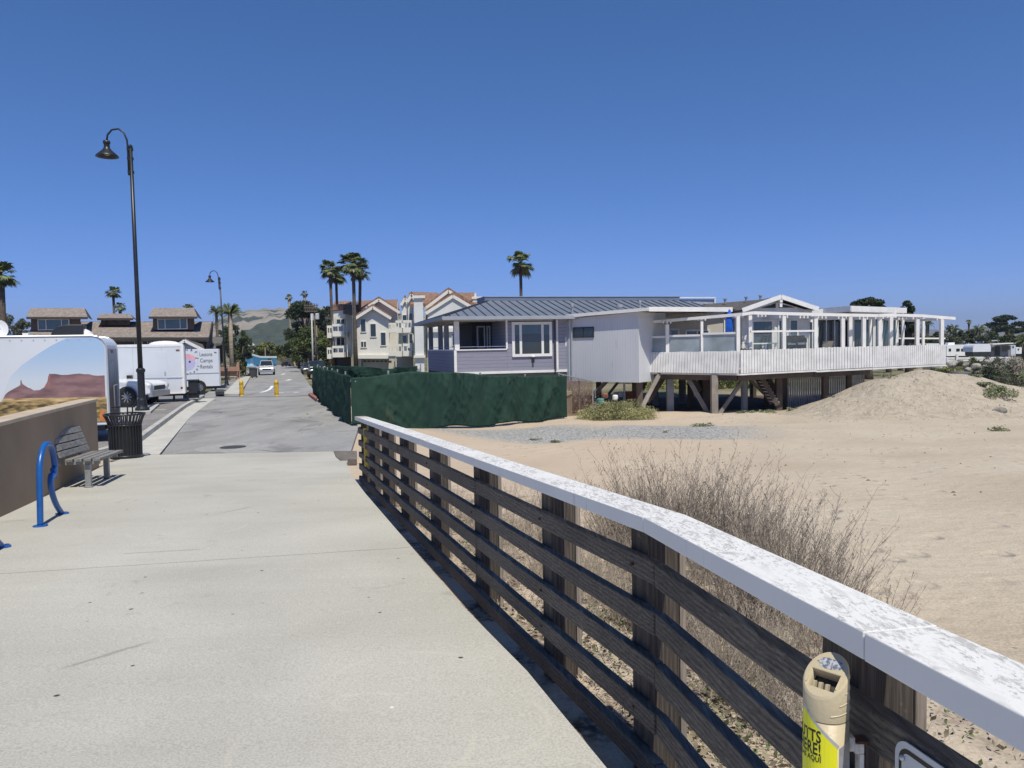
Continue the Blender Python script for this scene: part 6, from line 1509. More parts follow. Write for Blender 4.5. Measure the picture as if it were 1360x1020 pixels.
hill('hills', [(760, 452), (900, 446), (1040, 443), (1180, 440), (1230, 437), (1270, 440), (1300, 435), (1345, 431), (1400, 428), (1500, 432)], 3800, 1500, mat('distant_hills', (.10, .10, .085), .95, .3, .003, col2=(.15, .14, .11)), seed=3, rough=.5)
hill('hills', [(780, 455), (1000, 450), (1180, 447), (1260, 446), (1340, 448), (1480, 446)], 900, 300, wm, seed=8, rough=.3)
# scatter of tree clumps over the hill faces for relief
cent = []
rg_ = np.random.default_rng(4)
# ================================================================ condominiums
stw = mat('cream_stucco', (.74, .72, .67), .9, .05, .6, .15, 8)
stw2 = mat('cool_white_stucco', (.70, .70, .68), .9, .05, .6, .15, 8)
tile = mat('terracotta_tile', (.19, .105, .07), .85, .3, 3, .6, 6, col2=(.27, .165, .115), stretch=(3, 1, 1))
trimw = mat('cream_trim', (.76, .74, .68), .8, .03, 1)
def skew(u, depth):          # side walls run with the street, away from the viewer
    return ((u-680)/FPX*depth, depth, 0)
def poly_wall(par, pts, D_, depth, m_, name='wall', zb=None):
    q_ = [P(u, v, D_) for u, v in pts]; return MB().prism(q_, skew(max(u for u, v in pts), depth)).build(name, m_, par)
def rectpx(par, u0, u1, v0, v1, D_, depth, m_, name):
    A = P(u0, v0, D_); B = P(u1, v1, D_); return MB().prism([(A.x, D_, B.z), (B.x, D_, B.z), (B.x, D_, A.z), (A.x, D_, A.z)], skew(u1, depth)).build(name, m_, par)
def winpx(par, u0, u1, v0, v1, D_, fm=trimw, gm=glassd, mull=(), fw=1.0, name='window'):
    """window in a wall plane at D_: frame proud by 8 cm, pane set in it"""
    s_ = D_/FPX; A = P(u0, v0, D_); B = P(u1, v1, D_); fr = Frame((0, D_, 0), 0)
    return window(fr, par, A.x, B.x, B.z, A.z, 0, [P(m__, v0, D_).x for m__ in mull], fm, gm, fw*s_, .10, name)
def gable_roof(par, pts, D_, depth, m_, th=.35, ov=.5):
    """pts: eave, peak, eave pixels in the front plane"""
    a, p_, c_ = [P(u, v, D_-ov) for u, v in pts]; b = MB()
    for s0, s1 in ((a, p_), (c_, p_)):
        b.prism([s0-Vector((0, 0, th)), s1-Vector((0, 0, th*.9)), s1, s0], skew(pts[1][0], depth))
    o = b.build('roof', m_, par)
    b = MB()
    for s0, s1 in ((a, p_), (c_, p_)): b.beam(s0+Vector((0, -.04, -.42)), s1+Vector((0, -.04, -.42)), .09, .32)
    b.build('barge_board', trimw, par); return o
def balcony(par, u0, u1, v0, v1, D_, out, m_=trimw):
    A = P(u0, v0, D_); B = P(u1, v1, D_); h_ = A.z-B.z
    b = MB(); b.box(A.x, B.x, A.y-out, A.y, B.z, B.z+h_*.42); b.box(A.x, B.x, A.y-out, A.y-out+.12, A.z-h_*.2, A.z)
    n_ = max(2, int((B.x-A.x)/.5))
    for k in range(n_+1): x_ = A.x+(B.x-A.x-.1)*k/n_; b.box(x_, x_+.1, A.y-out+.01, A.y-out+.11, B.z+h_*.42, A.z-h_*.2)
    return b.build('balcony', m_, par)
c1 = thing('condominium', 'cream three-storey condominium with garage and staggered windows, left of the pair', 'building', P(500, 480, 92)-Vector((0, 0, 2)), 'condominiums behind the green fence')
GZ = 500
poly_wall(c1, [(475, GZ), (529, GZ), (529, 410), (503, 396), (475, 413)], 95, 14, stw)
gable_roof(c1, [(473, 412.5), (503, 393.5), (531, 411)], 95, 16, tile, .5, .7)
poly_wall(c1, [(473, 474), (517, 474), (517, 418), (495, 406), (473, 418)], 92.5, 2.6, stw)
poly_wall(c1, [(475, GZ), (480, GZ), (480, 476.5), (475, 476.5)], 92.6, 2.3, stw)
poly_wall(c1, [(472, 476.3), (527.5, 476.3), (527.5, 471.5), (472, 471.5)], 92.1, .38, trimw, 'ledge')
gable_roof(c1, [(471.5, 418.5), (495, 403.5), (519.5, 418.5)], 92.5, 4, tile, .45, .5)
winpx(c1, 478.2, 486.8, 423, 441.5, 92.5); winpx(c1, 491, 500.5, 429.5, 448, 92.5); winpx(c1, 504.8, 513.5, 441, 459.5, 92.5); winpx(c1, 478.6, 487.4, 453, 462, 92.5, mull=(483,))
g = rectpx(c1, 481, 524, 477, 487+5, 93.4, .2, mat('garage_door', (.58, .55, .48), .7, .05, 1), 'garage_door')
b = MB()
for k in range(8): A = P(477.5+6.0*k, 479, 93.35); b.box(A.x, A.x+.34, A.y-.02, A.y+.01, A.z-.13, A.z)
b2 = MB()
for k in range(7): A = P(482.5+5.6*k, 479, 93.35); b2.box(A.x, A.x+.36, A.y-.02, A.y+.012, A.z-.14, A.z)
b2.build('garage_window', dark, g)
rectpx(c1, 524.2, 529, 474, 500, 93.2, 1.5, stw, 'pier')
# long tiled roof between and behind
b = MB(); b.prism([P(440, 413, 97), P(530, 409, 96), P(528, 397.5, 104), P(444, 400.5, 105)], (0, 0, -.4)); b.build('roof', tile, c1)
# left chimney and balcony bay
rectpx(c1, 467.5, 475, 401, 500, 93.5, 2.5, stw, 'chimney'); rectpx(c1, 466.8, 475.6, 401, 404.2, 93.3, 2.9, trimw, 'chimney_cap')
poly_wall(c1, [(441, 474), (467.4, 474), (467.4, 416), (455, 416), (455, 411), (441, 412)], 97, 10, stw)
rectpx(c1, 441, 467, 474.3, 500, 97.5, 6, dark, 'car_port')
poly_wall(c1, [(441, 412.5), (455.5, 411), (455, 403.5), (443, 404.5)], 94, 1.8, tile, 'roof_hip'); 
b = MB(); b.prism([P(455.6, 416.5, 93.6), P(463, 418, 93.6), P(460, 400, 96.5), P(455.5, 399.5, 96.5)], (1.5, 0, -.3)); b.build('roof_hip', tile, c1)
rectpx(c1, 443, 458, 413, 423, 94.2, .4, stw, 'bay_panel')
for (v0, v1) in ((431, 447), (459.5, 474)):
    balcony(c1, 447.5, 463, v0, v1, 96.9, 2.6); balcony(c1, 439.5, 447, v0+2, v1+2, 98.5, 2.2)
for (v0, v1) in ((423.5, 431), (447.5, 459)): winpx(c1, 446.5, 458.5, v0, v1, 96.98, mull=(452.5,), fw=.8)
for u in (441.5, 445): rectpx(c1, u, u+1.4, 413, 474, 94.6, .3, trimw, 'balcony_post')
rectpx(c1, 459.5, 462, 417, 474, 94.7, .4, trimw, 'balcony_post')
c2 = thing('condominium', 'whiter condominium with twin chimneys and recessed balconies, right of the pair', 'building', P(590, 480, 80)-Vector((0, 0, 2)), 'condominiums behind the green fence')
poly_wall(c2, [(568, GZ), (640, GZ), (640, 412), (601, 391), (568, 410)], 80, 12, stw2)
gable_roof(c2, [(565.5, 411), (601.5, 388), (642, 412)], 80, 6, tile, .4, .12)
gable_roof(c2, [(563, 406), (595.5, 381.5), (632, 404)], 83.5, 9, tile, .5, .3)
poly_wall(c2, [(565, 430), (630, 430), (630, 404), (595.5, 384.5), (565, 405)], 83.6, 6, stw2)
b = MB(); b.prism([P(545, 404, 84), P(580, 402, 84), P(582, 388.5, 91), P(543, 387.5, 91)], (0, 0, -.3)); b.build('roof', tile, c2); b = MB(); b.prism([P(606, 402, 85), P(634, 404, 85), P(632, 388.5, 91), P(607, 388.5, 91)], (0, 0, -.3)); b.build('roof', tile, c2)
rectpx(c2, 549.5, 564, 395.5, 500, 79.5, 3.4, stw2, 'chimney'); rectpx(c2, 549, 564.6, 392.5, 395.8, 79.3, 3.8, trimw, 'chimney_cap')
rectpx(c2, 549.6, 564.8, 472, 475, 79.2, .4, trimw, 'ledge')
rectpx(c2, 564.1, 568.2, 408, 475, 82, .5, mat('shade_grey_stucco', (.52, .52, .50), .9, .05, 1), 'recess_wall')
rectpx(c2, 627.5, 639, 396.5, 412, 86, 1.5, stw2, 'chimney'); rectpx(c2, 626.6, 640, 394, 396.8, 85.9, 1.8, trimw, 'chimney_cap'); 
A = P(631, 389, 86.2); MB().tube([A, A-Vector((0, 0, .5))], .12, 8).build('flue', trimw, c2)
poly_wall(c2, [(533.5, 474), (541.8, 474), (541.8, 400), (538, 392), (533.5, 400)], 88, 8, stw); poly_wall(c2, [(541.9, 474), (549.4, 474), (549.4, 394), (546.5, 387.5), (541.9, 396)], 85.5, 8, stw)
gable_roof(c2, [(532.6, 400.5), (538, 391.2), (543, 400)], 88, 8, tile, .3, .2); gable_roof(c2, [(541, 396), (546.5, 386.5), (552, 394)], 85.5, 8, tile, .3, .2)
rectpx(c2, 539.5, 541.2, 396.5, 474, 84.6, .3, trimw, 'downspout'); rectpx(c2, 527.6, 530, 401.5, 474, 90.5, .4, trimw, 'downspout')
rectpx(c2, 526.5, 549.4, 474.2, 500, 88.6, .3, mat('garage_shade_wall', (.45, .43, .37), .9, .1, 1), 'garage_wall')
for (v0, v1) in ((426, 442), (456.5, 472.5)):
    balcony(c2, 537.8, 549.4, v0, v1, 84.4, 1.6); balcony(c2, 529, 537.5, v0+.5, v1+.5, 88, 2.2); balcony(c2, 519, 528.5, v0+3.5, v1, 91, 1.6)
for (v0, v1) in ((416, 426), (443, 456)):
    winpx(c2, 543, 548.6, v0, v1, 85.46, fw=.6); winpx(c2, 534.2, 541, v0+2, v1, 87.96, fw=.6)
winpx(c2, 600, 606, 443, 459, 80, fw=.8)
rectpx(c2, 568.5, 640, 436.5, 440, 79.7, .28, trimw, 'ledge')
# low hedge top showing by the fence
q_ = P(560, 488, 34); bush('clipped_shrub', 'small rounded brown-green shrub top behind the green fence', 'shrub', (q_.x, q_.y+1, T(q_.x, q_.y+1)), .95, .7, 1.75, 2600, .09, gyg, k=24)
# ================================================================ brown shingled house (left)
brs = mat('brown_shingle', (.20, .165, .14), .95, .28, 4, .5, 8, col2=(.29, .245, .215), stretch=(1, 1, 6))
brw = mat('brown_siding', (.12, .095, .08), .9, .12, 2, .3, 20, stretch=(1, 1, 8))
hb_ = thing('brown_shingle_house', 'long brown shingled house with two dormers behind the trailers', 'house', P(150, 470, 75)-Vector((0, 0, 2)))
b = MB(); b.prism([P(30, 449, 68), P(277, 449, 68), P(281, 427.5, 76), P(50, 427.5, 76)], (0, 0, -.3)); rfb = b.build('roof', brs, hb_)
b = MB(); b.prism([P(48, 427, 76.1), P(283, 427, 76.1), P(280, 437, 86), P(45, 437, 86)], (0, 0, -.3)); b.build('roof', brs, hb_)
poly_wall(hb_, [(36, 505), (272, 505), (272, 450.4), (36, 450.4)], 69.5, 10, brw)
MB().prism([P(274, 451, 69.6), P(274, 500, 69.6), P(279, 500, 77), P(283.5, 429, 76), P(276, 449, 69.6)], (-.2, 0, 0)).build('gable_end', mat('dark_gable', (.05, .042, .037), .9), hb_)
b = MB(); b.beam(P(30, 449.6, 67.9), P(277, 449.6, 67.9), .06, .22); b.beam(P(277.5, 449.5, 67.9), P(282.5, 428, 76), .06, .2); b.build('fascia', mat('dark_fascia', (.06, .05, .045), .8), hb_)
def dormer(u0, u1, w0, w1, ve, vt, vb, D_, wins, lab=None):
    b = MB(); b.prism([P(u0, ve, D_-.7), P(u1, ve, D_-.7), P(u1-4.5, vt, D_+3), P(u0+5, vt, D_+3)], (0, 0, -.2)); b.build('dormer_roof', brs, hb_)
    b = MB(); b.prism([P(u1-4.5, vt+.3, D_+3), P(u1+.0, ve, D_-.7), P(u1+.5, ve+.6, D_-.6), P(u1+4.5, ve+2.2, D_+5.5)], (.15, 0, -.12)); b.build('dormer_roof', MATS['dark_fascia'], hb_)
    poly_wall(hb_, [(w0, vb+8), (w1, vb+8), (w1, ve+.3), (w0, ve+.3)], D_, 5, brw, 'dormer_wall')
    b = MB(); b.beam(P(u0, ve+1, D_-.75), P(u1, ve+1, D_-.75), .06, .16); b.build('fascia', MATS['dark_fascia'], hb_)
    for (a, c_, v0, v1, mm) in wins: winpx(hb_, a, c_, v0, v1, D_-.02, white, glasst, mm, .9)
dormer(35, 116.5, 41, 107, 421, 409, 431, 71, [(50.5, 93, 424.2, 438, (61.5, 82))])
dormer(197.5, 262, 203, 258, 420.5, 409, 430, 71, [(209.5, 249.5, 423.5, 437, (219.5, 239.5))])
dormer(129, 177, 134, 173, 422.5, 416.5, 424, 73.5, [])
for u in (139, 150.5, 162):
    rectpx(hb_, u, u+3.6, 426.5, 431, 73.35, .1, dark, 'louvre')
winpx(hb_, 179, 190, 452, 458, 69.5, white, glassd); winpx(hb_, 196, 206, 452, 458, 69.5, white, glassd, (201,)); winpx(hb_, 227, 236, 452, 457.5, 69.5, mat('dark_frame', (.05, .045, .04)), glassd)
# small gabled house behind trailers
wh = thing('gabled_cottage', 'small cottage with white trimmed grey gable between the two white trailers', 'house', P(255, 470, 62)-Vector((0, 0, 2)))
poly_wall(wh, [(232, 500), (280, 500), (280, 470), (245, 455), (232, 462)], 62, 6, mat('cottage_white', (.55, .56, .58), .85, .05, 1))
b = MB(); 
for s0, s1 in (((228, 463.5), (245, 452.5)), ((272, 466), (245, 452.5))): b.beam(P(*s0, 61.5), P(*s1, 61.5), .06, .22)
b.build('barge_board', white, wh)
b = MB(); b.prism([P(245, 452.2, 61.6), P(273, 465.8, 61.6), P(268, 455, 70), P(247, 448, 70)], (0, 0, -.1)); b.prism([P(245, 452.2, 61.6), P(228, 463.5, 61.6), P(232, 456, 70), P(247, 448, 70)], (0, 0, -.1)); b.build('roof', shing, wh)
lh = thing('grey_roof_outbuilding', 'low grey-roofed outbuilding right of the brown house', 'house', P(285, 470, 80)-Vector((0, 0, 2)))
b = MB(); b.prism([P(266, 462, 74), P(287, 462, 74), P(285, 456, 79), P(262, 455, 79)], (0, 0, -.2)); b.build('roof', mat('grey_shingle', (.13, .125, .12), .9, .2, 4), lh); b = MB(); b.prism([P(276, 456, 82), P(294, 456, 82), P(297, 447.5, 86), P(280, 447.5, 86)], (0, 0, -.2)); b.build('roof', mat('grey_shingle', (.13, .125, .12), .9, .2, 4), lh)
poly_wall(lh, [(268, 500), (298, 500), (298, 458), (268, 463)], 84, 4, brw)
# carport clutter: brick planter wall, railing, pale boards
bk = mat('salmon_brick', (.42, .25, .19), .9, .12, 6, .3, 20)
t = thing('brick_wall', 'low salmon brick wall beyond the trailer, beside the sidewalk', 'wall', P(305, 495, 76)-Vector((0, 0, .5)))
rectpx(t, 291, 318, 487.5, 494, 76, .4, bk, 'wall_body'); rectpx(t, 314.5, 318.5, 481, 504, 75.8, .6, bk, 'pillar')
rectpx(t, 291, 314.4, 494.2, 501, 76.2, .2, mat('pale_infill', (.5, .42, .36), .9, .1, 3), 'lower_wall')
t = thing('dark_pipe_railing', 'dark brown pipe railing in front of the low brick wall', 'railing', P(305, 500, 73)-Vector((0, 0, .5)))
b = MB(); b.beam(P(290, 493.5, 73), P(317, 493.5, 73), .07, .09); b.build('rail', mat('brown_pipe', (.08, .035, .025), .7), t)
b = MB(); b.beam(P(290, 499, 73), P(316, 499, 73), .05, .06); b.build('rail', MATS['brown_pipe'], t)
for u in (304, 316.5): b = MB(); b.beam(P(u, 493, 73), P(u, 501.5, 73), .09, .09); b.build('post', MATS['brown_pipe'], t)
# garden clutter under the palm
q_ = P(300, 480, 82); bush('garden_shrub', 'pale flowering shrub under the feather palm behind the brick wall', 'shrub', (q_.x, q_.y, T(q_.x, q_.y)), 1.6, 1.2, 2.4, 1300, .2, mat('white_flower', (.5, .48, .46), .9, .2, 3, col2=(.06, .09, .03), lo=.5, hi=.52), k=16)
# blue house
cyan = mat('sky_blue_paint', (.20, .58, .82), .8, .04, 1)
b5 = thing('sky_blue_house', 'low sky-blue house with butterfly roof at the end of the road', 'house', P(345, 480, 160)-Vector((0, 0, 1)))
poly_wall(b5, [(326, 487.5), (367, 487.5), (367, 475), (347, 474.5), (326, 468.5)], 160, 9, cyan)
b = MB(); b.prism([P(322.5, 466, 159), P(346, 473, 159), P(345, 473.2, 168), P(325, 469.5, 168)], (0, 0, -.35)); b.prism([P(346, 473, 159), P(367.5, 473, 159), P(367, 473.2, 168), P(345, 473.2, 168)], (0, 0, -.35)); b.build('roof', mat('pale_blue_roof', (.52, .60, .58), .8, .05, 1), b5)
winpx(b5, 355.5, 360.5, 476, 483, 160, mat('pinkish_frame', (.4, .35, .33), .7), glassd, (), .8)
rectpx(b5, 332, 337, 476, 486, 159.9, .08, mat('pale_blue_door', (.45, .66, .78), .7), 'door')
rectpx(b5, 332.5, 335.5, 473.5, 475, 159.9, .08, glassd, 'window')
t = thing('board_fence', 'grey board fence at the road end right of the blue house', 'fence', P(384, 484, 165)-Vector((0, 0, 1)))
b = MB(); rr = random.Random(4)
for k in range(44):
    A = P(367.5+k*.75, 475.5+rr.uniform(-.3, .3), 165); B = P(368.2+k*.75, 487, 165); b.box(A.x, B.x-.01, A.y, A.y+.05, B.z-.2, A.z)
b.build('boards', mat('grey_fence_board', (.20, .18, .165), .9, .25, 1.5), t)
t = thing('gable_cottage_far', 'tiny white gabled house among the trees above the blue house', 'house', P(333, 458, 230)-Vector((0, 0, 2)))
poly_wall(t, [(329, 470), (338.5, 470), (338.5, 459.5), (333.5, 455.5), (329, 459.5)], 230, 8, mat('lilac_white', (.6, .58, .62), .8)); 
b = MB()
for s0 in ((328, 460.5), (340, 460.5)): b.beam(P(*s0, 229.5), P(333.7, 454.5, 229.5), .1, .3)
b.build('barge_board', white, t); rectpx(t, 332.4, 334.6, 459, 463, 229.8, .1, glassd, 'window')
# ================================================================ vehicles
def wheel(fr, x, y, r_, w_, par, side=-1):
    b = MB(); n_ = 22
    prof = [(.62*r_, -w_/2), (.93*r_, -w_/2), (r_, -w_*.32), (r_, w_*.32), (.93*r_, w_/2), (.62*r_, w_/2)]
    vs = [fr(x+rr_*math.cos(2*PI*j/n_), y+ww, r_+rr_*math.sin(2*PI*j/n_)) for rr_, ww in prof for j in range(n_)]
    k = len(prof); b.add(vs, [(i*n_+j, i*n_+(j+1) % n_, ((i+1) % k)*n_+(j+1) % n_, ((i+1) % k)*n_+j) for i in range(k) for j in range(n_)])
    w = b.build('wheel', rubber, par)
    b = MB(); vs = []; yo = y+side*w_*.36
    b.add([fr(x+.62*r_*math.cos(2*PI*j/n_), y+side*w_*.2, r_+.62*r_*math.sin(2*PI*j/n_)) for j in range(n_)], [tuple(range(n_))])
    for s_ in range(9):
        a = 2*PI*s_/9; d_ = .055*r_
        q_ = [(x+math.cos(a)*.12*r_-math.sin(a)*d_, r_+math.sin(a)*.12*r_+math.cos(a)*d_), (x+math.cos(a)*.12*r_+math.sin(a)*d_, r_+math.sin(a)*.12*r_-math.cos(a)*d_), (x+math.cos(a)*.62*r_+math.sin(a)*d_, r_+math.sin(a)*.62*r_-math.cos(a)*d_), (x+math.cos(a)*.62*r_-math.sin(a)*d_, r_+math.sin(a)*.62*r_+math.cos(a)*d_)]
        b.prism([fr(u_, yo, v_) for u_, v_ in q_], fr(0, -side*.05, 0)-fr(0, 0, 0))
    b.add([fr(x+.2*r_*math.cos(2*PI*j/n_), yo+side*.012, r_+.2*r_*math.sin(2*PI*j/n_)) for j in range(n_)], [tuple(range(n_))])
    b.build('rim', mat('alloy_rim', (.30, .31, .32), .45, .1, 8, metal=.3), w); return w
def car(lab, o, ang, kind, paint_, cabx=0, grp=None, name='parked_car', cat='car'):
    """local +x is the front; body from side profile with rounded shoulders and tapered cabin"""
    t = thing(name, lab, cat, o, grp); fr = Frame(o, ang)
    if kind == 'truck': L_, W_, prof, cab, r_ = 5.4, 1.95, [(-2.7, .55), (-2.7, 1.05), (-2.62, 1.12), (.95, 1.14), (1.2, 1.12), (2.35, 1.05), (2.62, .95), (2.70, .80), (2.68, .50), (2.0, .42), (-2.0, .42)], [(-.95, 1.13), (-.80, 1.80), (-.6, 1.86), (.35, 1.85), (.5, 1.80), (1.22, 1.12)], .40
    elif kind == 'suv': L_, W_, prof, cab, r_ = 4.8, 1.9, [(-2.4, .5), (-2.42, 1.0), (-2.35, 1.1), (.85, 1.12), (1.1, 1.10), (2.1, 1.0), (2.36, .90), (2.42, .72), (2.40, .42), (1.9, .36), (-1.9, .36)], [(-2.30, 1.11), (-2.12, 1.68), (-1.9, 1.76), (.1, 1.77), (.3, 1.72), (1.05, 1.11)], .37
    else: L_, W_, prof, cab, r_ = 4.6, 1.8, [(-2.3, .45), (-2.32, .85), (-2.2, .98), (-1.5, 1.0), (.8, .96), (1.9, .84), (2.2, .74), (2.30, .58), (2.28, .32), (1.8, .26), (-1.8, .26)], [(-1.75, .98), (-1.0, 1.38), (-.7, 1.43), (.05, 1.43), (.25, 1.40), (1.05, .95)], .33
    cab = [(a_+cabx, b_) for a_, b_ in cab]
    ax = (-L_*.30, L_*.30+.08)
    def loft(pr, w0, w1, name_, m_, zlo, zhi, par=t, bev=.05):
        b = MB(); n_ = len(pr); vs = []
        for s_ in (-1, 1):
            for x_, z_ in pr:
                g = min(1, max(0, (z_-zlo)/(zhi-zlo))); vs.append(fr(x_, s_*(w0+(w1-w0)*g)/2*(1-.05*(abs(x_)/(L_/2))**4), z_))
        b.add(vs, [tuple(range(n_))[::-1], tuple(range(n_, 2*n_))]+[(i, (i+1) % n_, n_+(i+1) % n_, n_+i) for i in range(n_)])
        return b.build(name_, m_, par, bevel=bev)
    body = loft(prof, W_, W_*.93, 'body', paint_, .6, 1.15, bev=.06)
    cabin = loft(cab, W_*.90, W_*.72, 'cabin', paint_, cab[0][1], cab[2][1], bev=.05)
    zlo, zhi = cab[0][1], cab[2][1]
    def cw(z_): return (W_*.90+(W_*.72-W_*.90)*(z_-zlo)/(zhi-zlo))/2
    # side glass
    b = MB(); inx = [(cab[0][0]+.28, zlo+.06), (cab[1][0]+.16, zhi-.12), (cab[4][0]-.10, zhi-.12), (cab[5][0]-.22, zlo+.06)]
    for s_ in (-1, 1): b.prism([fr(x_, s_*(cw(z_)+.004), z_) for x_, z_ in inx], fr.b*(s_*.012))
    b.build('side_window', glassd, cabin)
    (xa, za), (xb, zb_) = cab[4], cab[5]; b = MB()
    def wsp(f, s_, o_): x_ = xb+(xa-xb)*f; z_ = zb_+(za-zb_)*f; return fr(x_+.03*o_, s_*(cw(z_)-.10), z_+.02*o_)
    b.add([wsp(.1, -1, 1), wsp(.1, 1, 1), wsp(.93, 1, 1), wsp(.93, -1, 1)], [(0, 1, 2, 3)]); b.build('windscreen', glassd, cabin)
    b = MB(); xf = prof[7][0] if kind != 'sedan' else prof[7][0]
    zf = .80 if kind != 'sedan' else .6
    bx(fr, xf-.06, xf+.012, -W_*.27, W_*.27, zf-.13, zf+.06).build('grille', dark, body)
    for s_ in (-1, 1):
        bx(fr, xf-.12, xf+.016, s_*W_*.45-.13 if s_ > 0 else -W_*.45-.03, s_*W_*.45+.03 if s_ > 0 else -W_*.45+.13, zf-.06, zf+.09).build('headlight', mat('headlight_glass', (.55, .57, .6), .15, .05, 4), body)
        bx(fr, .75, .95, s_*(W_/2+.0)-(.0 if s_ > 0 else .18), s_*(W_/2)+(.18 if s_ > 0 else 0), zlo+.0, zlo+.16).build('mirror', dark, body)
    bx(fr, xf-.10, xf+.07, -W_*.45, W_*.45, zf-.42, zf-.18).build('bumper', chrome if kind == 'truck' else paint_, body)
    for x_ in ax:
        for s_ in (-1, 1):
            bq = MB(); n_ = 16; rr_ = r_*1.17
            bq.add([fr(x_+rr_*math.cos(2*PI*j/n_), s_*(W_/2+.004), r_+rr_*math.sin(2*PI*j/n_)) for j in range(n_)], [tuple(range(n_))]); bq.build('wheel_arch', dark, body)
            wheel(fr, x_, s_*(W_/2-.06), r_, .22, t, s_)
    return t
cw_ = mat('car_white', (.72, .73, .75), .25, .03, 2); cs_ = mat('car_silver', (.42, .43, .45), .3, .04, 2, metal=.3); cb__ = mat('car_black', (.02, .022, .026), .2, .1, 2); cg_ = mat('car_dark_grey', (.06, .065, .075), .25, .1, 2)
q_ = GR(345.5, 498.5); car('silver pickup truck parked facing us on the left side of the road', Vector((q_.x, q_.y+2.6, q_.z)), math.radians(-72), 'truck', cs_, name='pickup_truck', cat='pickup truck')
q_ = GR(405, 496.5); car('black sedan parked on the right with its nose toward the camera', Vector((q_.x, q_.y+2, q_.z)), math.radians(-73), 'sedan', cg_)
q_ = GR(416.5, 502.0); car('black hatchback partly hidden by the corner of the green fence', Vector((q_.x-.1, q_.y+2, q_.z)), math.radians(-73), 'suv', cb__)
q_ = P(168.5, 535.8, 34.2); zlot = zr(34)+.115
car('white pickup half hidden behind the mural trailer', Vector((P(168.5, 535, 33.6).x-1.7, 34.6, zlot)), math.radians(0), 'truck', cw_, -.75, name='pickup_truck', cat='pickup truck')
def wheelie(u, v, D_, lab):
    q_ = GR(u, v); t = thing('wheelie_bin', lab, 'wheelie bin', q_); b = MB(); x, y, z = q_
    b.prism([(x-.27, y, z+.1), (x+.27, y, z+.1), (x+.32, y, z+1.0), (x-.32, y, z+1.0)], (0, .6, 0)); b.build('body', mat('dark_grey_plastic', (.05, .052, .058), .6), t, bevel=.02)
    MB().box(x-.34, x+.34, y-.04, y+.66, z+1.003, z+1.07).build('lid', MATS['dark_grey_plastic'], t, bevel=.02)
    for s_ in (-1, 1): MB().tube([(x+s_*.2, y+.55, z+.1), (x+s_*.3, y+.55, z+.1)], .1, 12).build('wheel', rubber, t)
wheelie(336, 502, 0, 'dark grey wheelie bin on the sidewalk beside the silver pickup')
wheelie(334.3, 500, 0, 'second dark bin just left of the one beside the silver pickup')
# trailers
def trailer_box(name, lab, A, B, depth_, z0, z1, r_, m_, grp=None, label_cat='trailer'):
    """side wall from A to B (facing the camera), depth away; rounded upper corners along the side outline"""
    t = thing(name, lab, label_cat, (A.x, A.y, zr(A.y)+.11), grp); fr = Frame((A.x, A.y, 0), math.atan2(B.y-A.y, B.x-A.x)); L_ = math.hypot(B.x-A.x, B.y-A.y)
    pts = [(0, z0), (L_, z0)]
    for k in range(7): a = PI/2*k/6; pts.append((L_-r_+r_*math.cos(a), z1-r_+r_*math.sin(a)))
    for k in range(7): a = PI/2+PI/2*k/6; pts.append((r_+r_*math.cos(a), z1-r_+r_*math.sin(a)))
    MB().prism([fr(a, 0, z_) for a, z_ in pts], fr.b*depth_).build('body', m_, t, bevel=.02)
    return t, fr, L_, pts
# mural trailer
trw = mat('gloss_white_panel', (.66, .69, .74), .3, .03, 1)
A = P(140, 450, 19.0); B0 = P(0, 450, 18.2); dv = (A-B0); dv.z = 0; dv.normalize(); A_ = A-dv*7.2; zt = P(100, 446.8, 18.8).z; zg = zr(18)+.11
t1, f1, L1, pp = trailer_box('mural_trailer', 'white box trailer printed with a desert butte mural, partly behind the tan wall', A_, A, 2.35, zg+.42, zt, .30, trw)
# photographic print: sky sweep, butte, spire, grassland -- thin flat layers on the side, like the vinyl it is
def vin(pts, off, m_, name): return MB().add([f1(a, -.006-off, z_) for a, z_ in pts], [tuple(range(len(pts)))]).build(name, m_, t1)
def am(u, v=500): return f1.at(u, 0, v)
def zm(u, v): return f1.zat(u, v)
nb = NB('printed_sky'); p = nb.pos(); zz = nb.sep(p)[2]
c = nb.ramp(nb.sm(zz, .6, 2.5), [(0.0, (.66, .64, .63)), (.45, (.60, .66, .72)), (1, (.36, .52, .74))]); skyp = nb.done(c, .25)
ed = .03; r_ = .30
sky_pts = [(am(90), zm(90, 449.5)), (L1-r_, zt-ed)] + [(L1-r_+(r_-ed)*math.cos(a), zt-r_+(r_-ed)*math.sin(a)) for a in (1.2, .8, .4, 0)] + [(L1-ed, zm(139, 535)), (am(-20), zm(-20, 535)), (am(0), zm(0, 530)), (am(14), zm(14, 500)), (am(30), zm(30, 485)), (am(52), zm(52, 470)), (am(72), zm(72, 458))]
vin(sky_pts, 0, skyp, 'printed_sky')
but = mat('printed_butte', (.20, .115, .12), .3, .15, 2.5, col2=(.27, .16, .155), stretch=(1, 1, 3)); gr_ = mat('printed_grassland', (.38, .24, .09), .3, .3, 3, col2=(.55, .40, .20), stretch=(1, 1, 6)); scr = mat('printed_scrub', (.10, .09, .04), .35, .5, 5, col2=(.32, .22, .09), stretch=(1, 1, 3)); dk_ = mat('printed_shadow_band', (.13, .085, .09), .3, .2, 4)
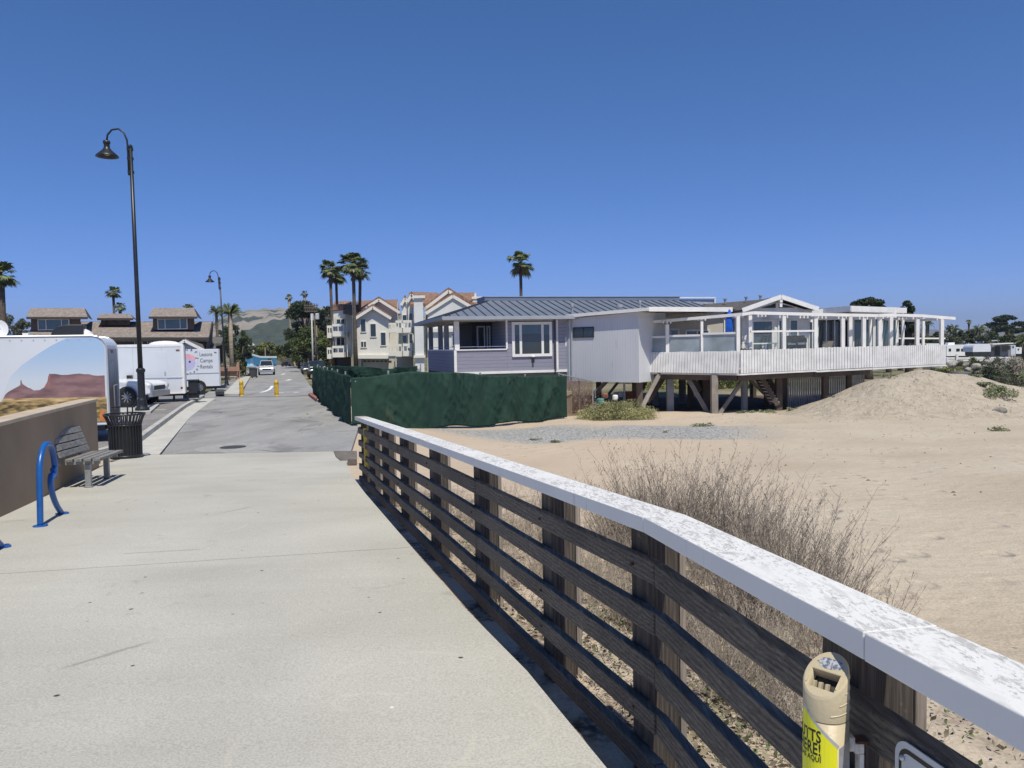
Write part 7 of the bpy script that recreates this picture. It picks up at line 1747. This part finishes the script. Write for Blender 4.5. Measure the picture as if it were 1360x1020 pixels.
bp = [(2, 531), (6, 524), (10, 520.5), (18, 516), (25, 512.5), (26.5, 511), (27, 505), (28.2, 504.5), (29, 509), (31, 511), (36, 514.5), (40, 516), (44, 518.5), (52, 518), (58, 514.5), (62.5, 512), (63.2, 505), (64.5, 502.5), (65.3, 496.5), (74, 496.5), (82, 498), (90, 497.8), (98, 496.8), (106, 496), (112, 497), (118, 496.8), (124, 498.5), (130, 499), (139, 498.5), (139, 531)]
vin([(min(L1-ed, am(u)), zm(u, v)) for u, v in bp], .0015, but, 'printed_butte')
vin([(am(3), zm(3, 529.5)), (L1-ed, zm(139, 527.2)), (L1-ed, zm(139, 537)), (am(0), zm(0, 534))], .003, gr_, 'printed_grassland')
vin([(am(-6), zm(-6, 534)), (am(30), zm(30, 533)), (am(70), zm(70, 533.6)), (L1-ed, zm(139, 532)), (L1-ed, zg+.5), (am(-30), zg+.5)], .0045, scr, 'printed_scrub')
vin([(am(58), zm(58, 514.5)), (am(63), zm(63, 506)), (am(64), zm(64, 500)), (am(65.5), zm(65.5, 497.5)), (am(67), zm(67, 497.5)), (am(66.5), zm(66.5, 508)), (am(66), zm(66, 515))], .003, mat('printed_cliff_light', (.36, .17, .15), .3, .2, 4), 'printed_cliff')
vin([(am(136), zm(136, 545)), (am(131), zm(131, 545)), (am(130), zm(130, 552)), (am(132), zm(132, 560)), (am(138), zm(138, 560))], .006, mat('printed_orange', (.6, .2, .05), .4, .2, 4), 'printed_orange_figure')
# end face print, trims, roof gear
b = MB(); e0 = L1+.006
fe = lambda b_, z_, o_=0: f1(e0+o_, b_, z_)
nb = NB('printed_end_mural'); p = nb.pos(); zz = nb.sep(p)[2]
c = nb.ramp(nb.sm(zz, .3, 2.3), [(0, (.10, .06, .045)), (.42, (.10, .085, .08)), (.62, (.22, .25, .28)), (1, (.45, .50, .55))]); c = nb.mix(nb.mth('MULTIPLY', nb.sm(nb.noise(nb.pos((4, 4, .8)), 2, 6), .5, .7), .5), c, (.05, .04, .04)); endm = nb.done(c, .6); nb.b.inputs['Specular IOR Level'].default_value = .2
MB().add([fe(.06, zg+.45), fe(2.29, zg+.45), fe(2.29, zt-r_-.01), fe(.06, zt-r_-.01)], [(0, 1, 2, 3)]).build('end_mural', endm, t1)
silver = mat('silver_corner', (.50, .53, .57), .35, .05, 3, metal=.3)
b = MB()
for k in range(7):
    pass
b = MB(); 
for y_ in (-.012, 2.335):
    pts = [f1(L1+.012, y_+.01, zg+.42), f1(L1+.012, y_+.01, zt-r_)] + [f1(L1-r_+(r_+.012)*math.cos(a), y_+.01, zt-r_+(r_+.012)*math.sin(a)) for a in (.4, .8, 1.2, PI/2)] + [f1(.3, y_+.01, zt+.012)]
    b.tube(pts, .022, 6)
b.build('edge_trim', silver, t1)
b = MB(); b.beam(fe(1.0, zg+.75, .03), fe(1.0, zg+1.35, .03), .02, .02); b.beam(fe(1.75, zg+.75, .03), fe(1.75, zg+1.35, .03), .02, .02); b.beam(fe(1.0, zg+1.35, .03), fe(1.75, zg+1.35, .03), .02, .02); b.build('grab_frame', silver, t1)
vs, fs = text_verts('RENT ME', .13, 'CENTER', .002)
b = MB(); b.box(0, 0, 0, 0, 0, 0) if False else None
# small red and grey marks high on the end
MB().add([fe(.85, zt-.42, .003), fe(1.45, zt-.42, .003), fe(1.45, zt-.34, .003), fe(.85, zt-.34, .003)], [(0, 1, 2, 3)]).build('red_marks', mat('faded_red_print', (.35, .06, .06), .5, .4, 30, lo=.45, hi=.55), t1)
MB().add([fe(.75, zt-.68, .003), fe(1.55, zt-.68, .003), fe(1.55, zt-.55, .003), fe(.75, zt-.55, .003)], [(0, 1, 2, 3)]).build('grey_marks', mat('grey_print', (.14, .15, .17), .5, .5, 40, col2=(.4, .42, .45), lo=.45, hi=.55), t1)
bx(f1, .2, L1-.1, .1, 2.25, zg+.28, zg+.417).build('chassis', black, t1)
bx(f1, L1-.05, L1+.10, .1, 2.2, zg+.24, zg+.40).build('rear_bumper', white, t1)
for a in (2.2, 3.1): wheel(Frame(f1(a, .15, zg), f1.ang), 0, 0, .36, .22, t1, -1)
for a in (L1-.6,): bx(f1, a, a+.12, .1, .22, zg, zg+.28).build('stabiliser', black, t1)
# roof gear
q_ = P(121, 443, 19.6); b = MB(); b.ball((f1(L1-.75, 1.3, zt)), (.36, .32, .24), 18, 12); b.build('dome_vent', white, t1, smooth=True)
b = MB(); pts = [(am(57, 446), 0), (am(60, 446), .16), (am(68, 446), .27), (am(80, 446), .31), (am(103, 446), .31), (am(103, 446), 0)]
b.prism([f1(a, .9, zt+.01+h_) for a, h_ in pts], f1.b*.7); b.build('air_conditioner', black, t1, bevel=.02)
b = MB(); bx(f1, am(26, 446), am(34, 446), .3, .7, zt+.01, zt+.10, b); b.build('roof_hatch', white, t1)
# dish at the far left
sd_ = thing('satellite_dish', 'white ribbed dish standing above the trailer roof at the left edge', 'satellite dish', f1(.2+2.6, 1.2, zt)) if False else None
b = MB(); q_ = f1(am(0, 440)-.22, 1.2, zt+.22)
b.tube([q_+Vector((0, 0, -.24)), q_], .03, 8); b._lathe([(.01, 0), (.12, .01), (.21, .03), (.23, .04)], tuple(q_), 20, False)
for i in range(len(b.v)-80, len(b.v)):
    x_, y_, z_ = b.v[i]; d_ = Vector((x_, y_, z_))-q_; b.v[i] = tuple(q_+Vector((d_.x, -d_.z-.05, d_.y)))
b.build('satellite_dish', white, t1)
# white cargo trailer
zl = zr(37)+.115; A = P(150, 470, 37.6); B = P(243.5, 470, 36.6); zt2 = P(243, 456.7, 36.6).z; zb2 = P(243, 522, 36.6).z
A = B-Vector((math.cos(.38), math.sin(.38), 0))*5.2
t2, f2, L2, pp = trailer_box('cargo_trailer', 'plain white cargo trailer behind the tall street lamp', A, B, 2.3, zb2, zt2, .06, trw, 'white cargo trailers')
zc2 = f2.zat(200, 502.5); bx(f2, .05, L2-.05, -.02, -.001, zc2-.03, zc2+.02).build('rub_rail', silver, t2)
b = MB(); bx(f2, -.01, L2+.012, -.016, -.002, zt2-.12, zt2-.02, b); bx(f2, L2-.10, L2+.012, -.016, -.002, zb2, zt2-.123, b); bx(f2, .1, L2+.012, -.02, -.002, zb2-.02, zb2+.06, b); b.build('edge_trim', white, t2)
bx(f2, L2+.003, L2+.06, .06, 2.2, zb2, zt2-.1).build('front_panel', silver, t2)
a_ = f2.at(235); z_ = f2.zat(235, 465); bx(f2, a_-.08, a_+.08, -.02, -.002, z_-.03, z_+.03).build('marker_light', mat('red_brown_lens', (.2, .05, .04), .3), t2)
a_ = f2.at(238.5); z_ = f2.zat(238.5, 515); bx(f2, a_-.05, a_+.05, -.02, -.002, z_-.04, z_+.04).build('marker_light', MATS['red_brown_lens'], t2)
b = MB(); b.ball(f2(f2.at(217, 0, 456), 1.1, zt2), (.75, .4, .17), 16, 8); b.build('roof_vent', white, t2, smooth=True)
b = MB(); 
for u in (209, 231): a_ = f2.at(u, .3, 525); bx(f2, a_-.05, a_+.05, .3, .4, zl, zb2-.002, b)
b.build('support_leg', black, t2)
bx(f2, .3, L2+.9, .9, 1.3, zb2-.16, zb2-.01).build('tongue', black, t2)
for a in (1.6, 2.5): wheel(Frame(f2(a, .12, zl), f2.ang), 0, 0, .34, .2, t2, -1)
# tool box + jack + spare at its nose
zt_ = zl; fr = Frame(f2(L2+.15, .5, 0), f2.ang)
b = MB(); bx(fr, 0, .42, 0, .9, zt_+.35, zt_+.95, b); b.build('battery_box', black, t2, bevel=.02); bx(fr, -.05, .50, -.05, .95, zt_+.953, zt_+1.0).build('battery_box_lid', black, t2)
bx(fr, -.25, .48, .1, .8, zt_+.12, zt_+.32).build('step', black, t2)
wf = Frame(f2(L2+.62, 1.2, zt_+.28), f2.ang); wheel(wf, 0, 0, .34, .2, t2, -1)
# rental trailer with lettering
B = P(291.5, 470, 51.5); A = B-Vector((math.cos(.35), math.sin(.35), 0))*4.4; zt3 = P(291, 463.3, 51.5).z; zb3 = P(291, 512.6, 51.5).z; zl3 = zr(51)+.115
t3, f3, L3, pp = trailer_box('surf_rental_trailer', 'white trailer lettered Lessons Camps Rentals with a round pink and lilac logo', A, B, 2.2, zb3, zt3, .05, trw, 'white cargo trailers')
z_ = f3.zat(270, 495.5); bx(f3, .05, L3-.05, -.02, -.001, z_-.03, z_+.02).build('rub_rail', silver, t3)
bx(f3, L3-.07, L3+.01, -.015, -.002, zb3, zt3).build('edge_trim', silver, t3)
inkd = mat('dark_grey_lettering', (.10, .11, .14), .5)
for body, u0, v_b in (('Lessons', 263.5, 473), ('Camps', 264, 481.2), ('Rentals', 264, 489.3)):
    vs, fs = text_verts(body, .36, 'LEFT', .003, 1.02); xm = max(v_[0] for v_ in vs); a_ = f3.at(u0); a1_ = f3.at(280.8); z_ = f3.zat(270, v_b); k = (a1_-a_)/xm
    MB().add([f3(a_+x*k, -.008, z_+y) for x, y, _ in vs], fs).build('lettering', inkd, t3)
ca_, cz_ = f3.at(247), f3.zat(247, 481); rr_ = .50
MB().add([f3(ca_+rr_*math.cos(2*PI*j/32), -.006, cz_-.05+rr_*1.0*math.sin(2*PI*j/32)) for j in range(32)], [tuple(range(32))]).build('logo_disc', mat('lilac_print', (.50, .50, .72), .5, .06, 3), t3)
MB().add([f3(ca_+rr_*1.03*math.cos(a), -.009, cz_+.18+rr_*.72*math.sin(a)) for a in [PI*j/16 for j in range(17)]]+[f3(ca_-.35, -.009, cz_+.10), f3(ca_, -.009, cz_+.22), f3(ca_+.3, -.009, cz_+.08)], [tuple(range(20))]).build('logo_cap', mat('pink_print', (.75, .40, .45), .5, .1, 3), t3)
MB().add([f3(ca_+.16+.07*math.cos(2*PI*j/12), -.010, cz_+.02+.07*math.sin(2*PI*j/12)) for j in range(12)], [tuple(range(12))]).add([f3(ca_+.5, -.010, cz_+.30), f3(ca_+.72, -.010, cz_+.24), f3(ca_+.71, -.010, cz_+.21), f3(ca_+.48, -.010, cz_+.25)], [(0, 1, 2, 3)]).build('logo_mark', mat('navy_print', (.03, .05, .2), .5), t3)
b = MB()
def arc_text(body, a0, a1, r__, size, flip):
    for i, ch in enumerate(body):
        if ch == ' ': continue
        vs, fs = text_verts(ch, size, 'CENTER', .004); a = a0+(a1-a0)*i/(len(body)-1)
        th = a-PI/2 if not flip else a+PI/2
        b.add([f3(ca_+r__*math.cos(a)+x*math.cos(th)-y*math.sin(th), -.009, cz_-.05+r__*math.sin(a)+x*math.sin(th)+y*math.cos(th)) for x, y, _ in vs], fs)
arc_text('SURF', 1.9, .9, .80, .22, False); arc_text('School', -1.9, -.35, .78, .22, True)
b.build('logo_lettering', MATS['navy_print'], t3)
a_ = f3.at(285); z_ = f3.zat(285, 468); bx(f3, a_-.07, a_+.07, -.02, -.002, z_-.03, z_+.03).build('marker_light', inkd, t3)
bx(f3, .2, L3+.3, .2, 2.0, zb3-.16, zb3-.01).build('chassis', black, t3)
for a in (1.2, 2.2): wheel(Frame(f3(a, .2, zl3), f3.ang), 0, 0, .34, .2, t3, -1)
b = MB(); bx(f3, L3-1.9, L3-1.75, .1, .25, zl3, zb3-.16, b); bx(f3, L3-.4, L3-.25, .1, .25, zl3, zb3-.16, b); b.build('support_leg', black, t3)
seam = mat('panel_seam', (.45, .47, .50), .5, .1, 4)
for fr_, LL, zb__, zt__, tt in ((f1, L1, zg+.44, zt-.05, t1), (f2, L2, zb2+.08, zt2-.13, t2), (f3, L3, zb3+.05, zt3-.05, t3)):
    a = .6
    while a < LL-.4:
        if not (tt is t1 and a > am(0)): bx(fr_, a-.006, a+.006, -.005, -.001, zb__, zt__).build('panel_seam', seam, tt)
        a += 1.22
b = MB()
for k in range(30): a_ = .15+k*.24; b.box(a_-.012, a_+.012, -.014, -.004, zt-.085, zt-.061, f1)
b.build('rivet_strip', silver, t1)
MB().box(L2-1.5, L2-.75, -.012, -.002, zb2+.25, zt2-.35, f2).build('side_door', trw, t2, bevel=.004)
a_ = L2-.82; MB().box(a_-.02, a_+.02, -.05, -.013, 1.2-1.2+zb2+.9, zb2+1.05, f2).build('door_latch', chrome, t2)
# ---- travel trailers at right (far)
rvw = mat('rv_white', (.86, .86, .85), .4, .04, 1); rvg = mat('rv_grey', (.26, .25, .24), .5, .08, 1)
def rv(lab, u0, u1, v0, v1, D_, m_=rvw, round_l=0, round_r=0, wins=(), grp='travel trailers in the park', front_dark=False):
    A = P(u0, v1, D_); B = P(u1, v0, D_); t = thing('travel_trailer', lab, 'travel trailer', A, grp); r1 = round_l*D_/FPX; r2 = round_r*D_/FPX
    pts = [(A.x, A.z), (B.x, A.z)]
    if r2: pts += [(B.x-r2+r2*math.cos(a), B.z-r2*1.4+r2*1.4*math.sin(a)) for a in (0, .4, .8, 1.2, PI/2)]
    else: pts += [(B.x, B.z)]
    if r1: pts += [(A.x+r1+r1*math.cos(a), B.z-r1*1.4+r1*1.4*math.sin(a)) for a in (PI/2, 1.95, 2.35, 2.75, PI)]
    else: pts += [(A.x, B.z)]
    MB().prism([(x_, A.y, z_) for x_, z_ in pts], (0, 2.4, 0)).build('body', m_, t)
    for (a, c_, e_, g_) in wins:
        Q0 = P(a, e_, D_); Q1 = P(c_, g_, D_); MB().box(Q0.x, Q1.x, A.y-.04, A.y+.01, Q1.z, Q0.z).build('window', glassd, t)
    MB().box(A.x+.2, B.x-.2, A.y+.1, A.y+2.2, A.z-.5, A.z-.003).build('undercarriage', dark, t)
    return t
rv('cream travel trailer with small windows just right of the deck', 1257, 1289, 457.5, 473, 118, rvw, 3, 4, [(1260, 1263, 463, 466.5), (1270, 1274.5, 463, 466.5), (1276.5, 1279, 463, 466.5)])
t = rv('travel trailer with rounded white nose and dark lower front', 1292, 1316, 456.5, 467.5, 108, mat('rv_pearl', (.78, .80, .84), .3, .03, 1), 5, 3, [])
A = P(1292.5, 473.5, 107.9); B = P(1313, 467.8, 107.9); MB().box(A.x, B.x, A.y, A.y+1.8, A.z, B.z).build('dark_lower_front', glassd, t)
t = rv('grey-sided travel trailer with open door under a white awning', 1316.5, 1342, 458, 473, 111, rvg, 0, 0, [(1318, 1321, 461.5, 466), (1331, 1337, 460, 466.5), (1337.6, 1341.5, 459.5, 464)])
A = P(1322, 473, 110.9); B = P(1328, 460, 110.9); MB().box(A.x, B.x, A.y-.03, A.y+.01, A.z, B.z).build('door', dark, t)
A = P(1312, 457.3, 109.5); B = P(1344, 455.8, 110.5); MB().beam(A, B, 1.6, .12).build('awning', white, t)
for i, (u0, u1, v0, v1, D_, lab) in enumerate(((1186, 1204, 457, 466, 125, 'white trailer roof seen above the pickets behind the pergola, left'), (1206, 1228, 456.5, 466, 122, 'white trailer roof seen between pergola posts, middle'), (1230, 1250, 456, 466, 124, 'white trailer with a stepped roof left of the last pergola post'), (1284, 1312, 453, 457, 140, 'pale trailer roof showing above the rounded-nose trailer'), (1325, 1333, 451.5, 456, 150, 'small white roof far behind the grey trailer, left'), (1336, 1343, 452, 457, 150, 'small white roof far behind the grey trailer, middle'), (1345, 1354, 453, 457, 150, 'small white roof near the right edge, far behind'), (1342.5, 1349, 458, 473, 122, 'cream motorhome end next to the grey trailer'), (1349.5, 1362, 461, 470, 126, 'pale motorhome cut by the right edge'))):
    rv(lab, u0, u1, v0, v1, D_, [rvw, trw][i % 2], 1, 1, [(u0+2, u0+4, v0+2, v0+4)] if v1-v0 > 7 else [])
b = MB(); q_ = P(1266, 457.5, 118.5); b.box(q_.x-.5, q_.x+.5, q_.y+.5, q_.y+1.3, q_.z-.05, q_.z+.3); tag(b.build('rooftop_air_conditioner', rvw), 'white box unit on the roof of the cream travel trailer', 'air conditioner')
# ================================================================ utility poles and wires
polew = mat('pole_timber', (.15, .12, .10), .9, .25, 2, .4, 10, stretch=(2, 2, .3)); polem = mat('pale_pole', (.48, .48, .47), .7, .06, 2)
def upole(u, vt, vb, D_, r_, lab, m_, arms=(), trans=()):
    q_ = P(u, vt, D_); z_ = T(q_.x, q_.y); t = thing('utility_pole', lab, 'utility pole', (q_.x, q_.y, z_), 'utility poles at the right of the road')
    MB().tube([(q_.x, q_.y, z_-.3), (q_.x, q_.y, q_.z)], [r_*1.2, r_*.8], 10).build('pole', m_, t, smooth=True)
    for (v, w0, w1) in arms:
        A = P(u+w0, v, D_-.25); B = P(u+w1, v, D_-.25); b = MB(); b.beam(A, B, .12, .14)
        for k in range(6): q2 = A.lerp(B, (k+.5)/6); b.lathe([(.04, .07), (.06, .12), (.05, .26)], tuple(q2), 6)
        b.build('crossarm', polew, t)
    for (du, v, rr_, hh) in trans:
        A = P(u+du, v, D_-.3); MB().lathe([(rr_, -hh/2), (rr_, hh/2-.06), (rr_*.5, hh/2)], tuple(A), 14).build('transformer', mat('pale_transformer', (.55, .57, .6), .5), t)
    return t
upole(417.5, 404, 498, 104, .10, 'dark utility pole with double crossarm and two transformers', polew, [(405.5, -14, 5), (409, -14, 5), (413.5, -13, 4)], [(3.8, 420, .26, .8), (-3, 421, .22, .9)])
upole(413.8, 418, 498, 100, .11, 'pale white pole just left of the transformer pole', polem)
upole(420.5, 432, 498, 106, .08, 'thin grey-brown pole right of the transformer pole', mat('tan_pole', (.26, .22, .17), .9, .1, 2))
upole(397.5, 422, 490, 140, .10, 'weathered pole with two crossarms left of the round green tree', mat('olive_pole', (.2, .18, .14), .9, .1, 2), [(424.5, -6, 6), (429.5, -7, 7)])
upole(352, 462, 487, 165, .08, 'thin short pole behind the blue house roof', mat('tan_pole2', (.3, .25, .18), .9))
upole(409, 469, 490, 120, .09, 'short stub pole in front of the green tree', MATS['tan_pole'])
def wire(p0, p1, sag, lab):
    n_ = 14; pts = [p0.lerp(p1, i/n_)-Vector((0, 0, sag*4*(i/n_)*(1-i/n_))) for i in range(n_+1)]
    tag(MB().tube(pts, .018, 3, False).build('overhead_wire', mat('wire', (.05, .05, .055), .6)), lab, 'wire', 'overhead wires')
wire(P(281, 455, 120), P(397.5, 444.5, 140), 1.2, 'overhead wire passing above the blue house to the weathered pole')
wire(P(397.5, 424.3, 140), P(441, 427, 100), .3, 'short wire from the weathered pole toward the condominiums')
wire(P(378, 424.5, 160), P(415, 424.5, 104), .3, 'wire crossing between the weathered pole and the transformer pole')
wire(P(-10, 428, 75), P(30, 427, 80), .2, 'wire crossing above the mural trailer at the left edge')
# parked motorbikes by the board fence
for i, (u, lab, m_) in enumerate(((380, 'black motorbike parked left by the grey board fence', cb__), (384.5, 'dark motorbike parked in the middle by the board fence', cg_), (390.5, 'yellow-marked motorbike parked right by the board fence', mat('yellow_tank', (.6, .5, .1), .4)))):
    q_ = P(u, 487, 150); z_ = T(q_.x, q_.y)+.1; t = thing('motorbike', lab, 'motorbike', (q_.x, q_.y, z_), 'motorbikes by the board fence'); x, y = q_.x, q_.y
    for dx in (-.65, .65): MB().tube([(x+dx, y-.06, z_+.32), (x+dx, y+.06, z_+.32)], .32, 16).build('wheel', rubber, t)
    MB().prism([(x-.5, y-.12, z_+.45), (x+.3, y-.12, z_+.35), (x+.5, y-.12, z_+.9), (x+.1, y-.12, z_+.95), (x-.7, y-.12, z_+.8)], (0, .24, 0)).build('body', m_, t, bevel=.04)
    MB().tube([(x+.62, y, z_+.32), (x+.42, y, z_+1.05)], .035, 6).tube([(x+.40, y-.32, z_+1.08), (x+.40, y+.32, z_+1.08)], .02, 6).build('handlebar', chrome, t)
# road signs in the distance
t = thing('street_sign', 'small pale street sign on a post left of the weathered pole', 'sign', P(399, 487, 118)); 
b = MB(); A = P(399.5, 473, 118); b.tube([(A.x, A.y, T(A.x, A.y)), (A.x, A.y, A.z)], .05, 6); b.build('post', galv, t); A = P(398.2, 472, 117.8); B = P(401, 478, 117.8); MB().box(A.x, B.x, A.y, A.y+.03, B.z, A.z).build('plate', mat('blue_grey_sign', (.25, .4, .5), .6), t)
# ================================================================ sky, sun, camera
w = bpy.data.worlds.new('World'); S.world = w; w.use_nodes = True; nt = w.node_tree; bg = nt.nodes['Background']
sky = nt.nodes.new('ShaderNodeTexSky'); sky.sky_type = 'NISHITA'; sky.sun_disc = False
EL = math.radians(62); AZ = math.atan2(.34, -1.0)      # azimuth measured from +y toward +x
sky.sun_elevation = EL; sky.sun_rotation = AZ
sky.air_density = SKY_AIR; sky.dust_density = SKY_DUST; sky.ozone_density = SKY_OZ; sky.altitude = 0
sp_ = nt.nodes.new('ShaderNodeSeparateColor'); cb2 = nt.nodes.new('ShaderNodeCombineColor'); nt.links.new(sky.outputs[0], sp_.inputs[0])
for i, (g_, a_) in enumerate(((1.06, .88), (.82, .84), (.86, 1.30))):      # camera colour response of the clear sky
    pw = nt.nodes.new('ShaderNodeMath'); pw.operation = 'POWER'; pw.inputs[1].default_value = g_; nt.links.new(sp_.outputs[i], pw.inputs[0])
    ml = nt.nodes.new('ShaderNodeMath'); ml.operation = 'MULTIPLY'; ml.inputs[1].default_value = a_*10**(1-g_); nt.links.new(pw.outputs[0], ml.inputs[0]); nt.links.new(ml.outputs[0], cb2.inputs[i])
nt.links.new(cb2.outputs[0], bg.inputs[0]); bg.inputs[1].default_value = SKY_STR
sl = bpy.data.lights.new('sun', 'SUN'); sl.energy = SUN; sl.angle = math.radians(.53); sl.color = (1, .94, .80)
so = bpy.data.objects.new('sun', sl); C.objects.link(so)
sdir = Vector((math.sin(AZ)*math.cos(EL), math.cos(AZ)*math.cos(EL), math.sin(EL)))
so.rotation_euler = sdir.to_track_quat('Z', 'Y').to_euler(); so.location = (20, -40, 80)
cam = bpy.data.cameras.new('camera'); cam.sensor_width = 36; cam.lens = FPX/1360*36; cam.clip_start = .05; cam.clip_end = 12000
co_ = bpy.data.objects.new('camera', cam); C.objects.link(co_)
M = Matrix((R_, U_, -F_)).transposed().to_4x4(); M.translation = CAM; co_.matrix_world = M
S.camera = co_
S.view_settings.view_transform = 'Standard'; S.view_settings.look = 'None'; S.view_settings.exposure = EXPO; S.view_settings.gamma = 1
# ================================================================ thin coastal haze in one closed box round everything, sky outside
hz = bpy.data.materials.new('coastal_haze'); hz.use_nodes = True; ht = hz.node_tree
for nn_ in list(ht.nodes):
    if nn_.type != 'OUTPUT_MATERIAL': ht.nodes.remove(nn_)
pv = ht.nodes.new('ShaderNodeVolumePrincipled'); pv.inputs['Color'].default_value = (.72, .82, 1, 1); pv.inputs['Density'].default_value = .00016; pv.inputs['Anisotropy'].default_value = .2
ht.links.new(pv.outputs[0], [q for q in ht.nodes if q.type == 'OUTPUT_MATERIAL'][0].inputs['Volume'])
o = MB().box(-9000, 9000, -900, 9000, -9, 260).build('haze', hz); tag(o, kind='stuff')
